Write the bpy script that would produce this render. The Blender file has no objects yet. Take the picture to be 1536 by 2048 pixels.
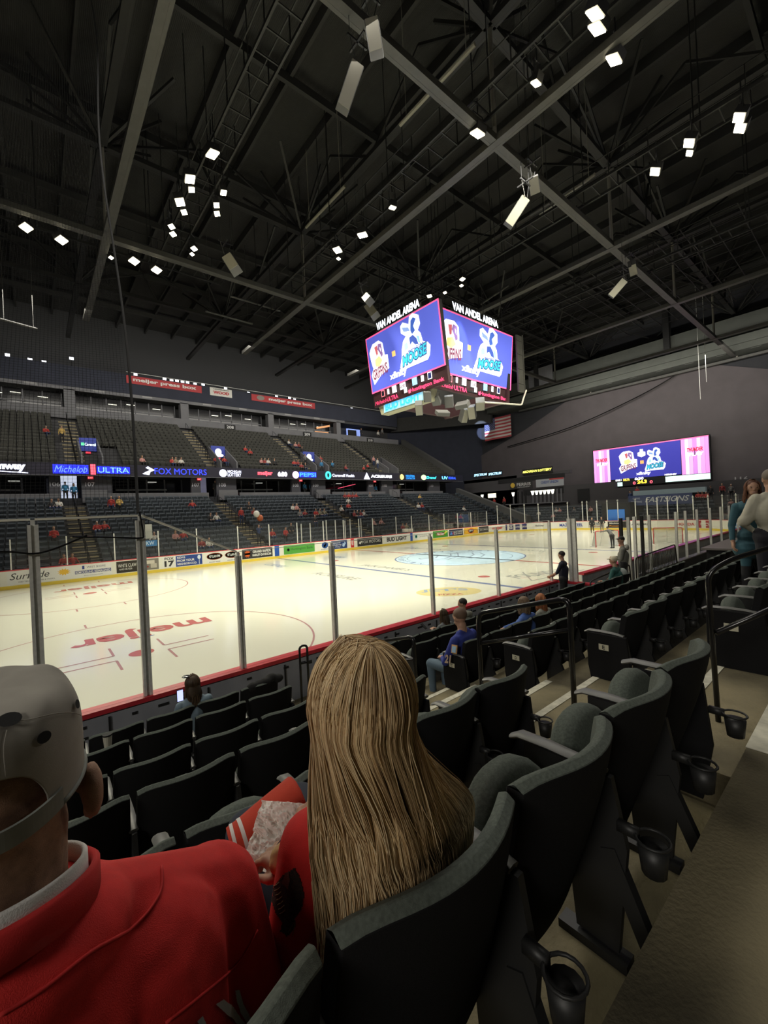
import bpy, bmesh, math, random
import numpy as np
from mathutils import Vector, Matrix
from mathutils.bvhtree import BVHTree
random.seed(7)
S = bpy.context.scene
COL = S.collection
R = math.radians
V = Vector

# ------------------------------------------------------------------ camera
CP = V((-23.1096, -19.5299, 3.4448))
YAW, PIT, ROL, FPX = R(50.033), R(-0.011), R(-2.736), 836.31
cf = V((math.cos(YAW)*math.cos(PIT), math.sin(YAW)*math.cos(PIT), math.sin(PIT)))
_r = V((math.sin(YAW), -math.cos(YAW), 0)); _u = _r.cross(cf)
cr = math.cos(ROL)*_r + math.sin(ROL)*_u
cu = -math.sin(ROL)*_r + math.cos(ROL)*_u
cam = bpy.data.objects.new('camera', bpy.data.cameras.new('camera')); COL.objects.link(cam)
cam.matrix_world = Matrix.Translation(CP) @ Matrix((cr, cu, -cf)).transposed().to_4x4()
cam.data.sensor_fit = 'VERTICAL'; cam.data.sensor_height = 36; cam.data.lens = FPX/2048*36
cam.data.clip_start = .02; cam.data.clip_end = 400
S.camera = cam

def ray(x, y): return cf + cr*((x-768)/FPX) - cu*((y-1024)/FPX)
def at_y(x, y, Y): d = ray(x, y); return CP + d*((Y-CP.y)/d.y)
def at_x(x, y, X): d = ray(x, y); return CP + d*((X-CP.x)/d.x)
def at_z(x, y, Z): d = ray(x, y); return CP + d*((Z-CP.z)/d.z)

# ------------------------------------------------------------------ materials
def mat(name, c, rough=.7, metal=0, emit=0, ecol=None, noise=0, nscale=20, bump=0, bscale=200, spec=.5, wave=None, c2=None):
    m = bpy.data.materials.new(name); m.use_nodes = True
    nt = m.node_tree; b = nt.nodes['Principled BSDF']
    b.inputs['Base Color'].default_value = (*c, 1); b.inputs['Roughness'].default_value = rough
    b.inputs['Metallic'].default_value = metal; b.inputs['Specular IOR Level'].default_value = spec
    if emit:
        b.inputs['Emission Color'].default_value = (*(ecol or c), 1); b.inputs['Emission Strength'].default_value = emit
    tc = nt.nodes.new('ShaderNodeTexCoord')
    if noise or c2:
        n = nt.nodes.new('ShaderNodeTexNoise'); n.inputs['Scale'].default_value = nscale; n.inputs['Detail'].default_value = 6
        nt.links.new(tc.outputs['Object'], n.inputs['Vector'])
        r = nt.nodes.new('ShaderNodeValToRGB'); r.color_ramp.elements[0].position = .3; r.color_ramp.elements[1].position = .7
        lo = [max(0, k*(1-noise)) for k in c]; hi = list(c2) if c2 else [k*(1+noise) for k in c]
        r.color_ramp.elements[0].color = (*lo, 1); r.color_ramp.elements[1].color = (*hi, 1)
        nt.links.new(n.outputs['Fac'], r.inputs['Fac']); nt.links.new(r.outputs['Color'], b.inputs['Base Color'])
    if bump:
        n2 = nt.nodes.new('ShaderNodeTexNoise'); n2.inputs['Scale'].default_value = bscale; n2.inputs['Detail'].default_value = 3
        if wave:
            n2 = nt.nodes.new('ShaderNodeTexWave'); n2.inputs['Scale'].default_value = bscale; n2.bands_direction = wave
        nt.links.new(tc.outputs['Object'], n2.inputs['Vector'])
        bp = nt.nodes.new('ShaderNodeBump'); bp.inputs['Strength'].default_value = bump; bp.inputs['Distance'].default_value = .02
        nt.links.new(n2.outputs['Fac'], bp.inputs['Height']); nt.links.new(bp.outputs['Normal'], b.inputs['Normal'])
    return m

_mc = {}
def flat(c, rough=.6, emit=0, metal=0):
    k = (tuple(round(v, 3) for v in c), rough, emit, metal)
    if k not in _mc: _mc[k] = mat('paint' if not emit else 'self_lit', c, rough, metal, emit)
    return _mc[k]
def H(s, g=2.2):
    s = s.lstrip('#'); return tuple((int(s[i:i+2], 16)/255)**g for i in (0, 2, 4))

def glassmat(name, tint, gl=.04, rough=.03, milk=.0):
    m = bpy.data.materials.new(name); m.use_nodes = True; nt = m.node_tree; nt.nodes.clear()
    o = nt.nodes.new('ShaderNodeOutputMaterial'); t = nt.nodes.new('ShaderNodeBsdfTransparent'); g = nt.nodes.new('ShaderNodeBsdfGlossy')
    t.inputs[0].default_value = (*tint, 1); g.inputs['Roughness'].default_value = rough
    x = nt.nodes.new('ShaderNodeMixShader'); lw = nt.nodes.new('ShaderNodeLayerWeight'); lw.inputs['Blend'].default_value = .25
    mp = nt.nodes.new('ShaderNodeMath'); mp.operation = 'MULTIPLY'; mp.inputs[1].default_value = .25
    nt.links.new(lw.outputs['Fresnel'], mp.inputs[0]); nt.links.new(mp.outputs[0], x.inputs[0])
    nt.links.new(t.outputs[0], x.inputs[1]); nt.links.new(g.outputs[0], x.inputs[2])
    last = x
    if milk:
        d = nt.nodes.new('ShaderNodeBsdfDiffuse'); d.inputs[0].default_value = (.8, .8, .8, 1)
        y = nt.nodes.new('ShaderNodeMixShader'); y.inputs[0].default_value = milk
        nt.links.new(x.outputs[0], y.inputs[1]); nt.links.new(d.outputs[0], y.inputs[2]); last = y
    nt.links.new(last.outputs[0], o.inputs[0]); return m

M = dict(
    ice=mat('ice', (.78, .775, .66), .14, noise=.03, nscale=.25, spec=.35),
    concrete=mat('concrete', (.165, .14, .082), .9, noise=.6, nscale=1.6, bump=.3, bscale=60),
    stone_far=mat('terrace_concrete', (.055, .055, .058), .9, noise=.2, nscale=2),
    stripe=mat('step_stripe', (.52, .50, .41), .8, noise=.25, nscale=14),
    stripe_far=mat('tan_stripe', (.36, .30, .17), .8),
    fascia=mat('grey_fascia', (.13, .13, .14), .8, noise=.1, nscale=1),
    board=mat('white_board', (.80, .79, .70), .35, noise=.03, nscale=3),
    kick=mat('yellow_kickplate', (.78, .58, .06), .4),
    cap=mat('red_cap_rail', (.55, .035, .05), .35, noise=.15, nscale=4),
    boardback=mat('grey_board_back', (.30, .31, .35), .6, noise=.12, nscale=3),
    steel=mat('brushed_steel', (.72, .72, .68), .45, .1, noise=.1, nscale=20),
    darksteel=mat('dark_steel', (.03, .03, .032), .4, .4),
    rail=mat('black_rail', (.012, .012, .013), .22, .1),
    glass=glassmat('rink_glass', (.97, .975, .97), milk=.012), shell=mat('seat_shell', (.007, .007, .008), .85, bump=.15, bscale=300, spec=.25),
    fabric=mat('seat_fabric', (.085, .10, .085), .95, noise=.25, nscale=120, bump=.25, bscale=600),
    arm=mat('armrest_plastic', (.13, .13, .125), .45, noise=.1, nscale=30),
    iron=mat('seat_iron', (.02, .02, .02), .5),
    plate=mat('row_plate', (.6, .58, .45), .5), black=mat('matte_black', (.008, .008, .009), .8),
    seatfar=mat('far_seat', (.05, .062, .076), .75, noise=.15, nscale=3),
    seatup=mat('upper_seat', (.045, .045, .038), .75, noise=.15, nscale=3),
    wall=mat('dark_wall', (.022, .023, .028), .9, noise=.1, nscale=1),
    wallblue=mat('blue_black_wall', (.022, .025, .040), .9, noise=.1, nscale=1),
    wallgrey=mat('lit_wall_grey', (.078, .068, .073), .9, noise=.08, nscale=.6),
    beam=mat('roof_beam', (.022, .022, .021), .75, noise=.15, nscale=2),
    tube=mat('truss_paint', (.052, .051, .046), .5, noise=.12, nscale=3),
    truss2=mat('dark_truss_paint', (.012, .012, .011), .6, noise=.12, nscale=3),
    deck=mat('roof_deck', (.020, .020, .019), .85, noise=.2, nscale=1, bump=.6, bscale=4, wave='X'),
    speaker=mat('pale_speaker', (.23, .22, .18), .6), cloth_speaker=mat('grey_speaker', (.1, .1, .1), .7),
    skin=mat('skin', (.42, .24, .16), .6, noise=.12, nscale=30), skin2=mat('neck_skin', (.40, .235, .15), .65, noise=.18, nscale=60, bump=.15, bscale=400),
)

# ------------------------------------------------------------------ mesh builder
class MB:
    def __init__(s): s.v = []; s.f = []; s.m = []
    def add(s, vs, fs, mi=0):
        o = len(s.v); s.v += [tuple(v) for v in vs]; s.f += [tuple(i+o for i in f) for f in fs]; s.m += [mi]*len(fs); return s
    def frame(s, c, a, b, d, mi=0):   # box with centre c and half-axis vectors
        c, a, b, d = V(c), V(a), V(b), V(d)
        vs = [c+a*i+b*j+d*k for i in (-1, 1) for j in (-1, 1) for k in (-1, 1)]
        fs = [(0, 1, 3, 2), (4, 6, 7, 5), (0, 4, 5, 1), (2, 3, 7, 6), (0, 2, 6, 4), (1, 5, 7, 3)]
        return s.add(vs, fs, mi)
    def box(s, x0, x1, y0, y1, z0, z1, mi=0):
        return s.frame(((x0+x1)/2, (y0+y1)/2, (z0+z1)/2), ((x1-x0)/2, 0, 0), (0, (y1-y0)/2, 0), (0, 0, (z1-z0)/2), mi)
    def bar(s, p, q, w, h=None, mi=0, up=(0, 0, 1)):
        p, q = V(p), V(q); d = (q-p); L = d.length; d.normalize(); h = h or w
        sd = d.cross(V(up))
        if sd.length < 1e-3: sd = d.cross(V((1, 0, 0)))
        sd.normalize(); uu = sd.cross(d)
        return s.frame((p+q)/2, d*L/2, sd*w/2, uu*h/2, mi)
    def tube(s, pts, r, n=8, mi=0, cap=True, closed=False, rs=None, sq=1):
        pts = [V(p) for p in pts]; N = len(pts); vs = []; pu = None
        for i, p in enumerate(pts):
            if closed: t = pts[(i+1) % N]-pts[i-1]
            else: t = pts[min(i+1, N-1)]-pts[max(i-1, 0)]
            t = t.normalized() if t.length > 1e-9 else V((0, 0, 1))
            if pu is None:
                pu = V((0, 0, 1)) if abs(t.z) < .9 else V((1, 0, 0))
            sd = t.cross(pu); sd = sd.normalized() if sd.length > 1e-6 else V((1, 0, 0)); uu = sd.cross(t); pu = uu
            rr = rs[i] if rs else r
            for k in range(n):
                a = 2*math.pi*k/n; vs.append(p+sd*math.cos(a)*rr+uu*math.sin(a)*rr*sq)
        fs = []
        for i in range(N if closed else N-1):
            j = (i+1) % N
            for k in range(n):
                k2 = (k+1) % n; fs.append((i*n+k, j*n+k, j*n+k2, i*n+k2))
        if cap and not closed:
            fs.append(tuple(range(n))); fs.append(tuple(range((N-1)*n+n-1, (N-1)*n-1, -1)))
        return s.add(vs, fs, mi)
    def ell(s, c, r, n=12, m=8, mi=0, rot=None):
        c = V(c); vs = []
        for i in range(m+1):
            th = math.pi*i/m
            for k in range(n):
                a = 2*math.pi*k/n; p = V((math.sin(th)*math.cos(a)*r[0], math.sin(th)*math.sin(a)*r[1], math.cos(th)*r[2]))
                vs.append(c+(rot @ p if rot else p))
        fs = [(i*n+k, (i+1)*n+k, (i+1)*n+(k+1) % n, i*n+(k+1) % n) for i in range(m) for k in range(n)]
        return s.add(vs, fs, mi)
    def prism(s, poly, o, a, b, d, mi=0):   # polygon in (a,b) plane from o, extruded by vector d
        o, a, b, d = V(o), V(a), V(b), V(d); n = len(poly)
        vs = [o+a*x+b*y for x, y in poly]; vs += [v+d for v in vs]
        fs = [tuple(range(n)), tuple(range(2*n-1, n-1, -1))]+[(i, i+n, (i+1) % n+n, (i+1) % n) for i in range(n)]
        return s.add(vs, fs, mi)
    def mesh(s, name, mats, smooth=False, auto=False):
        me = bpy.data.meshes.new(name); me.from_pydata(s.v, [], s.f)
        for m in (mats if isinstance(mats, (list, tuple)) else [mats]): me.materials.append(m)
        if any(s.m): me.polygons.foreach_set('material_index', s.m)
        bm = bmesh.new(); bm.from_mesh(me)
        bmesh.ops.remove_doubles(bm, verts=bm.verts, dist=1e-6)
        bmesh.ops.recalc_face_normals(bm, faces=bm.faces); bm.to_mesh(me); bm.free()
        if smooth or auto: me.polygons.foreach_set('use_smooth', [True]*len(me.polygons))
        if auto:
            try: me.set_sharp_from_angle(angle=R(38))
            except Exception: pass
        me.update(); return me
    def build(s, name, mats, parent=None, smooth=False, auto=False, bevel=0):
        return link(name, s.mesh(name, mats, smooth, auto), parent, bevel)

def wpos(o):
    p = V((0, 0, 0))
    while o: p += o.location; o = o.parent
    return p
def link(name, me, parent=None, bevel=0, raw=False):
    """Links a mesh given in world coordinates; its origin goes to its parent's or, for a top-level thing, to its base."""
    o = bpy.data.objects.new(name, me); COL.objects.link(o)
    if raw:
        o.parent = parent; off = V((0, 0, 0))
    elif parent:
        o.parent = parent; off = wpos(parent)
    else:
        n = len(me.vertices); a = np.zeros(n*3, 'f'); me.vertices.foreach_get('co', a); a = a.reshape(-1, 3)
        lo, hi = a.min(0), a.max(0); off = V((float(lo[0]+hi[0])/2, float(lo[1]+hi[1])/2, float(lo[2]))); o.location = off
    if off.length > 1e-9: me.transform(Matrix.Translation(-off)); me.update()
    if bevel:
        b = o.modifiers.new('bevel', 'BEVEL'); b.width = bevel; b.segments = 2; b.limit_method = 'ANGLE'
    return o
def tag(o, label=None, cat=None, group=None, kind=None):
    if label: o['label'] = label
    if cat: o['category'] = cat
    if group: o['group'] = group
    if kind: o['kind'] = kind
    return o
def empty(name, loc=(0, 0, 0), label=None, cat=None, group=None, kind=None):
    o = bpy.data.objects.new(name, None); COL.objects.link(o); o.location = loc; o.empty_display_size = .1
    return tag(o, label, cat, group, kind)
def structure(o, label=None): o['kind'] = 'structure'; (label and o.__setitem__('label', label)); return o
def children(o): return [c for c in CH.get(o.name, [])]
def copy_tree(o, loc=None, rz=None, parent=None):
    c = o.copy(); COL.objects.link(c)
    if parent: c.parent = parent
    if loc is not None: c.location = loc
    if rz is not None: c.rotation_euler = (0, 0, rz)
    for ch in PROTO.get(o.name, []):
        copy_tree(ch, parent=c)
    return c
PROTO = {}
def proto(o):
    ks = [c for c in bpy.data.objects if c.parent == o]
    PROTO[o.name] = ks
    for k in ks: proto(k)
    return o

# ------------------------------------------------------------------ lettering
_tc = {}
def text_mesh(s, bold=0, shear=0, sp=1):
    k = (s, bold, shear, sp)
    if k not in _tc:
        cu_ = bpy.data.curves.new('t', 'FONT'); cu_.body = s; cu_.size = 1; cu_.offset = bold; cu_.shear = shear; cu_.space_character = sp
        cu_.resolution_u = 3; cu_.align_x = 'CENTER'
        o = bpy.data.objects.new('t', cu_); COL.objects.link(o)
        me = bpy.data.meshes.new_from_object(o.evaluated_get(bpy.context.evaluated_depsgraph_get()))
        n = len(me.vertices); a = np.zeros(n*3, 'f'); me.vertices.foreach_get('co', a); a = a.reshape(-1, 3)
        polys = [tuple(p.vertices) for p in me.polygons]
        bpy.data.objects.remove(o); bpy.data.curves.remove(cu_); bpy.data.meshes.remove(me)
        lo, hi = a.min(0), a.max(0); a = (a-(lo+hi)/2)/np.maximum(hi-lo, 1e-6)
        _tc[k] = (a, polys)
    return _tc[k]
def letters(s, c, w, h, right, up, m, parent=None, bold=0.02, shear=0, sp=1, off=0, arc=None, name='lettering'):
    a, polys = text_mesh(s, bold, shear, sp); c, r_, u_ = V(c), V(right).normalized(), V(up).normalized(); nrm = r_.cross(u_)
    vs = []
    for x, y, _ in a:
        X, Y = x*w, y*h
        if arc: Y += arc*(1-4*x*x)
        vs.append(c+r_*X+u_*Y+nrm*off)
    mb = MB(); mb.add(vs, polys)
    me = bpy.data.meshes.new(name); me.from_pydata(mb.v, [], mb.f); me.materials.append(m); me.update()
    return link(name, me, parent)
def panel(x0, z0, x1, z1, y, t, m, parent, name, axis='y'):
    b = MB()
    if axis == 'y': b.box(x0, x1, y-t, y, z0, z1)
    else: b.box(y-t, y, x0, x1, z0, z1)
    return b.build(name, m, parent)
def smoothpath(pts, n=6):
    pts = [V(p) for p in pts]; out = []
    for i in range(len(pts)-1):
        p0, p1, p2, p3 = pts[max(i-1, 0)], pts[i], pts[i+1], pts[min(i+2, len(pts)-1)]
        for k in range(n):
            t = k/n; out.append(.5*((2*p1)+(p2-p0)*t+(2*p0-5*p1+4*p2-p3)*t*t+(3*p1-p0-3*p2+p3)*t**3))
    return out+[pts[-1]]
def fillet(pts, r=.06, n=4):
    pts = [V(p) for p in pts]; out = [pts[0]]
    for i in range(1, len(pts)-1):
        a, b, c = pts[i-1], pts[i], pts[i+1]; d1 = (a-b); d2 = (c-b); rr = min(r, d1.length/2, d2.length/2)
        p, q = b+d1.normalized()*rr, b+d2.normalized()*rr
        for k in range(n+1):
            t = k/n; out.append((1-t)**2*p+2*t*(1-t)*b+t*t*q)
    return out+[pts[-1]]
# ================================================================== rink
HX, HY, RC = 30.0, 12.95, 8.53
def rink_path(x0=-HX, x1=HX, y0=-HY, y1=HY, r=RC, n=14):
    P = []
    for cx, cy, a0 in ((x1-r, y1-r, 0), (x0+r, y1-r, 90), (x0+r, y0+r, 180), (x1-r, y0+r, 270)):
        for k in range(n+1):
            a = R(a0+90*k/n); P.append((cx+r*math.cos(a), cy+r*math.sin(a)))
    return P
RP = rink_path()
b = MB(); b.prism(rink_path(r=4.2), (0, 0, -.03), (1, 0, 0), (0, 1, 0), (0, 0, .03))
ice = structure(b.build('floor_ice', M['ice']), 'cream white ice sheet with red and blue painted lines')
b = MB(); b.box(-60, 60, -40, 60, -.3, -.032); structure(b.build('floor', M['stone_far']))

RX, UPY = V((1, 0, 0)), V((0, 1, 0)); UPZ = V((0, 0, 1))
icered = mat('ice_paint_red', (.52, .16, .14), .2); iceblue = mat('ice_paint_blue', (.20, .24, .40), .2)
icegrey = mat('ice_paint_grey', (.38, .39, .38), .2); iceaqua = mat('ice_paint_aqua', (.60, .79, .93), .2)
icemauve = mat('ice_paint_mauve', (.50, .27, .26), .2); iceyel = mat('ice_paint_yellow', (.72, .62, .30), .2); ipale = mat('ice_paint_pale', (.34, .42, .52), .2)
def ring(cx, cy, r, w, z, n=72, a0=0, a1=360):
    b = MB(); vs = []; fs = []
    for k in range(n+1):
        a = R(a0+(a1-a0)*k/n)
        vs += [(cx+(r-w)*math.cos(a), cy+(r-w)*math.sin(a), z), (cx+r*math.cos(a), cy+r*math.sin(a), z)]
    fs = [(2*k, 2*k+1, 2*k+3, 2*k+2) for k in range(n)]; b.add(vs, fs); return b
def disc(cx, cy, rx, ry, z, n=48, rot=0):
    b = MB(); c, s_ = math.cos(rot), math.sin(rot)
    b.add([(cx+rx*math.cos(t)*c-ry*math.sin(t)*s_, cy+rx*math.cos(t)*s_+ry*math.sin(t)*c, z) for t in [2*math.pi*k/n for k in range(n)]], [tuple(range(n))]); return b
def flatbox(x0, x1, y0, y1, z=.003):
    b = MB(); b.add([(x0, y0, z), (x1, y0, z), (x1, y1, z), (x0, y1, z)], [(0, 1, 2, 3)]); return b
for x in (-7.62, 7.62): flatbox(x-.15, x+.15, -HY+.05, HY-.05).build('blue_line', iceblue, ice)
flatbox(-.15, .15, -HY+.05, HY-.05).build('red_line', icered, ice)
for x in (-26.6, 26.6): flatbox(x-.03, x+.03, -11.6, 11.6).build('goal_line', icered, ice)
for sx in (-1, 1):
    for sy in (-1, 1):
        cx, cy = sx*21.03, sy*6.706
        ring(cx, cy, 4.572, .055, .003).build('faceoff_circle', icemauve, ice)
        disc(cx, cy, .30, .30, .004).build('faceoff_spot', icered, ice)
        b = MB()
        for ax in (-1, 1):
            for ay in (-1, 1):
                x_, y_ = cx+ax*.6, cy+ay*.25
                b.add(flatbox(min(x_, x_+ax*1.2), max(x_, x_+ax*1.2), y_-.03, y_+.03, .004).v, [(0, 1, 2, 3)])
                b.add(flatbox(x_-.03, x_+.03, min(y_, y_+ay*.9), max(y_, y_+ay*.9), .004).v, [(0, 1, 2, 3)])
        for ax in (-.85, .85):
            for ay in (-1, 1): b.add(flatbox(cx+ax-.03, cx+ax+.03, cy+ay*4.572-(.6 if ay < 0 else 0), cy+ay*4.572+(.6 if ay > 0 else 0), .004).v, [(0, 1, 2, 3)])
        b.build('restraining_marks', icemauve, ice)
        disc(sx*6.096, sy*6.706, .30, .30, .004).build('neutral_spot', icered, ice)
disc(0, 0, 4.57, 4.57, .003, 72).build('centre_circle', iceaqua, ice)
ring(0, 0, 4.57, .10, .004, 96).build('circle_line', iceblue, ice)
ring(0, 0, 3.7, .05, .005, 96).build('circle_line', ipale, ice)
b = MB()
for poly in ([(-2.8, -.3), (-1.8, .9), (-.6, 1.5), (.7, 1.2), (.9, .6), (-.4, .7), (-1.5, .2), (-2.3, -.6)], [(-1.8, -1.6), (-.2, -.2), (1.6, .4), (2.7, -.2), (2.3, -.6), (1.4, -.1), (0, -.7), (-1.3, -1.9)],
             [(.2, -1.8), (1.3, -1.0), (2.4, -1.4), (2.2, -1.8), (1.3, -1.5), (.5, -2.1)], [(-3.2, -1.2), (-2.6, -.9), (-2.0, -1.9), (-2.4, -2.2)]):
    for i in range(len(poly)):
        p, q = poly[i], poly[(i+1) % len(poly)]; b.bar((-p[0], -p[1], .005), (-q[0], -q[1], .005), .12, .002)
b.build('centre_emblem', ipale, ice)
def arc_text(s, cx, cy, r, a0, a1, h, m, flip=False):
    for i, ch in enumerate(s):
        if ch == ' ': continue
        a = R(a0+(a1-a0)*(i+.5)/len(s)); rad = V((math.cos(a), math.sin(a), 0)); tn = V((-math.sin(a), math.cos(a), 0))
        if flip: letters(ch, V((cx, cy, .006))+rad*r, h*.7, h, tn, -rad, m, ice, name='ice_letter')
        else: letters(ch, V((cx, cy, .006))+rad*r, h*.7, h, -tn, rad, m, ice, name='ice_letter')
arc_text('GRAND RAPIDS GRIFFINS', 0, 0, 4.12, -20, 200, .42, iceblue, True)
letters('meijer', (-20.5, -4.25, .005), 3.9, 1.5, -RX, -UPY, icered, ice, bold=.03)
letters('meijer', (-20.6, 9.3, .005), 3.7, 1.5, -RX, -UPY, icered, ice, bold=.03)
disc(-20.6, -5.02, .22, .07, .004).build('ice_emblem', iceblue, ice)
letters("JACK DANIEL'S", (-6.6, .45, .005), 4.6, .8, -UPY, RX, icegrey, ice)
letters('ACRISURE', (-10.3, .3, .005), 4.2, .7, -UPY, RX, icegrey, ice)
letters('COREWELL', (-10.0, 8.3, .005), 3.0, .7, -UPY, RX, ipale, ice)
letters('PEPSI', (-4.6, 8.8, .005), 1.8, .8, -UPY, RX, ipale, ice)
disc(-9.98, -7.8, 1.35, .95, .004, rot=R(-42)).build('ice_advert_oval', iceyel, ice)
letters("JET'S", (-9.9, -7.5, .006), 2.0, .65, V((.743, -.669, 0)), V((.669, .743, 0)), ipale, ice, bold=.03)
letters('PIZZA', (-10.35, -8.25, .006), 1.0, .3, V((.743, -.669, 0)), V((.669, .743, 0)), icered, ice)
letters('FOUNDERS', (-3.7, -8.5, .005), 3.9, 1.0, V((.96, -.28, 0)), V((.28, .96, 0)), icegrey, ice)
b = MB(); b.bar((-5.9, -9.2, .005), (-3.9, -7.5, .005), .07, .002).bar((-5.9, -9.2, .005), (-1.6, -9.6, .005), .07, .002); b.build('ice_advert_frame', icegrey, ice)
letters('LAKE TRUST', (3.4, 6.6, .005), 5, .7, -UPY, RX, icegrey, ice)
letters('DEWALT', (5.6, -2.6, .005), 3, .7, -UPY, RX, icegrey, ice)

# ---- dasher boards
def wallpath(pts, z0, z1, t, name, m, parent, closed=False):
    """A vertical band of thickness t following a plan path (outwards = right of travel reversed)."""
    b = MB(); n = len(pts); vs = []
    for i, p in enumerate(pts):
        a = V((*pts[i-1 if (i or closed) else 0], 0)); c = V((*pts[(i+1) % n if (i < n-1 or closed) else i], 0)); d = (c-a).normalized(); nr = V((d.y, -d.x, 0))
        q = V((*p, 0)); vs += [q+UPZ*z0, q+UPZ*z1, q+nr*t+UPZ*z1, q+nr*t+UPZ*z0]
    fs = []
    for i in range(n if closed else n-1):
        j = (i+1) % n
        for k in range(4): fs.append((i*4+k, j*4+k, j*4+(k+1) % 4, i*4+(k+1) % 4))
    if not closed: fs += [(0, 1, 2, 3), tuple(4*(n-1)+k for k in (3, 2, 1, 0))]
    return b.add(vs, fs).build(name, m, parent)
def boards(name, pts, label, group, ads=True, back=True):
    e = empty(name, (pts[0][0], pts[0][1], 0), label, 'rink boards', group)
    wallpath(pts, 0, 1.05, .1, 'board_wall', [M['board']], e)
    wallpath([(p[0], p[1]) for p in pts], .0, .2, -.006, 'kick_plate', M['kick'], e)
    wallpath(pts, 1.05, 1.10, .14, 'cap_rail', M['cap'], e)
    return e
# path going counter-clockwise: right side end -> far -> left end; outward is on the right-hand side of travel
ccw = RP
far_pts = [p for p in ccw[0:15]]                       # right far corner
far_straight = [(21.47, HY), (-25.3, HY)]
G = 'rink boards around the ice'
fb = boards('dasher_boards', [far_straight[0], far_straight[1]], 'white advert boards with yellow kick plate along the far side of the ice', G)
fcr = boards('dasher_boards', ccw[0:15], 'curved white advert boards at the far right corner of the ice', G)
fcl = boards('dasher_boards', ccw[19:30]+[(-HX, -4.42)]+ccw[30:40], 'curved white boards round the left end of the ice', G)
endb = boards('dasher_boards', [(HX, -4.42), (HX, 4.42)], 'white boards across the far end behind the goal', G)
ncr = boards('dasher_boards', ccw[45:60], 'curved boards at the near corner beyond the benches', G)
nb = empty('dasher_boards', (-16, -13, 0), 'grey backed boards with red cap rail running below the near seats', 'rink boards', G)
b = MB(); b.box(-25.2, -10.85, -13.06, -12.95, 0, 1.05); b.build('board_wall', M['board'], nb)
b = MB(); b.box(-25.2, -10.85, -13.1, -13.06, .1, 1.03); b.build('back_panel', M['boardback'], nb)
b = MB(); b.box(-25.2, -10.8, -13.11, -12.90, 1.05, 1.11); b.build('cap_rail', M['cap'], nb)
b = MB(); b.box(-25.2, -10.85, -12.95, -12.944, 0, .2); b.build('kick_plate', M['kick'], nb)
b = MB()
for x in np.arange(-24.9, -11, 1.22): b.box(x-.012, x+.012, -13.112, -13.1, .1, 1.0)
b.build('panel_joint', M['black'], nb)
b = MB(); rr = random.Random(3)
for x in np.arange(-25, -11, .31):
    if rr.random() < .75: b.box(x, x+rr.uniform(.06, .16), -13.106, -13.1, .93, .965)
    if rr.random() < .2: b.box(x, x+.14, -13.106, -13.1, .80, .83)
b.build('slot', M['black'], nb)
# return board at the bench gate, bench boards and benches
b = MB(); b.box(-10.95, -10.83, -14.25, -13.1, .1, 1.05); ret = tag(b.build('gate_board', M['boardback']), 'short grey board with red rail turning towards the seats at the bench gate', 'rink boards')
b = MB(); b.box(-10.98, -10.78, -14.3, -12.95, 1.05, 1.11); b.build('cap_rail', M['cap'], ret)
bb = empty('dasher_boards', (0, -13, 0), 'boards with red rail in front of the team benches', 'rink boards', G)
b = MB(); b.box(-9.3, 21.47, -13.06, -12.95, 0, 1.05); b.build('board_wall', M['board'], bb)
b = MB(); b.box(-9.3, 21.47, -13.09, -13.06, .1, 1.03); b.build('back_panel', M['boardback'], bb)
b = MB(); b.box(-9.3, 21.47, -13.14, -12.92, 1.05, 1.11); b.build('cap_rail', M['cap'], bb)
magenta = mat('pink_cap_rail', (.75, .12, .6), .4)
b = MB(); b.box(-4.6, 8, -13.16, -12.9, 1.11, 1.125); b.build('pink_trim', magenta, bb)
for x0, x1 in ((-9.0, -1.0), (1.0, 9)):
    t = empty('team_bench', ((x0+x1)/2, -13.75, 0), 'long low players bench behind the boards, %s one' % ('nearer' if x0 < 0 else 'farther'), 'bench', 'team benches')
    b = MB(); b.box(x0, x1, -13.95, -13.6, .55, .6); b.build('seat', M['iron'], t)
    b = MB(); [b.box(x, x+.08, -13.9, -13.65, 0, .55) for x in np.arange(x0+.2, x1, 1.9)]; b.build('leg', M['iron'], t)

# ---- adverts on the far boards (x0,x1,colour, [(text, colour, cx, cz, w, h, bold, shear)])
W_, K_ = (.8, .8, .76), (.02, .02, .022)
def advert(x0, x1, bg, items, z0=.24, z1=1.0, y=HY, shapes=()):
    a = panel(x0, z0, x1, z1, y-.002, .004, flat(bg, .4), fb, 'advert')
    cx0, wd, ht = (x0+x1)/2, x1-x0, z1-z0
    for t, c, u, v, w, h, *k in items:
        letters(t, (cx0+(u-.5)*wd, y-.008, z0+v*ht), w*wd, h*ht, RX, UPZ, flat(c, .5), a, bold=k[0] if k else .02, shear=k[1] if len(k) > 1 else 0)
    for kind, c, u, v, w, h in shapes:
        q = MB(); n = 20
        if kind == 'o': poly = [(math.cos(2*math.pi*i/n), math.sin(2*math.pi*i/n)) for i in range(n)]
        elif kind == 'b': poly = [(-1, -1), (1, -1), (1, 1), (-1, 1)]
        elif kind == 's': poly = [((1 if i % 2 else .6)*math.cos(2*math.pi*i/24), (1 if i % 2 else .6)*math.sin(2*math.pi*i/24)) for i in range(24)]
        elif kind == 'z': poly = [(-1, -.6), (-.1, -1), (1, .3), (.3, 1), (.1, .2), (-.7, .4)]
        else: poly = [(-1, -1), (1, -1), (0, 1)]
        q.prism([(p[0]*w*wd/2, p[1]*h*ht/2) for p in poly], (cx0+(u-.5)*wd, y-.0065, z0+v*ht), RX, UPZ, (0, .0025, 0)); q.build('emblem', flat(c, .5), a)
    return a
NV = H('1d2b5e'); 
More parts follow.
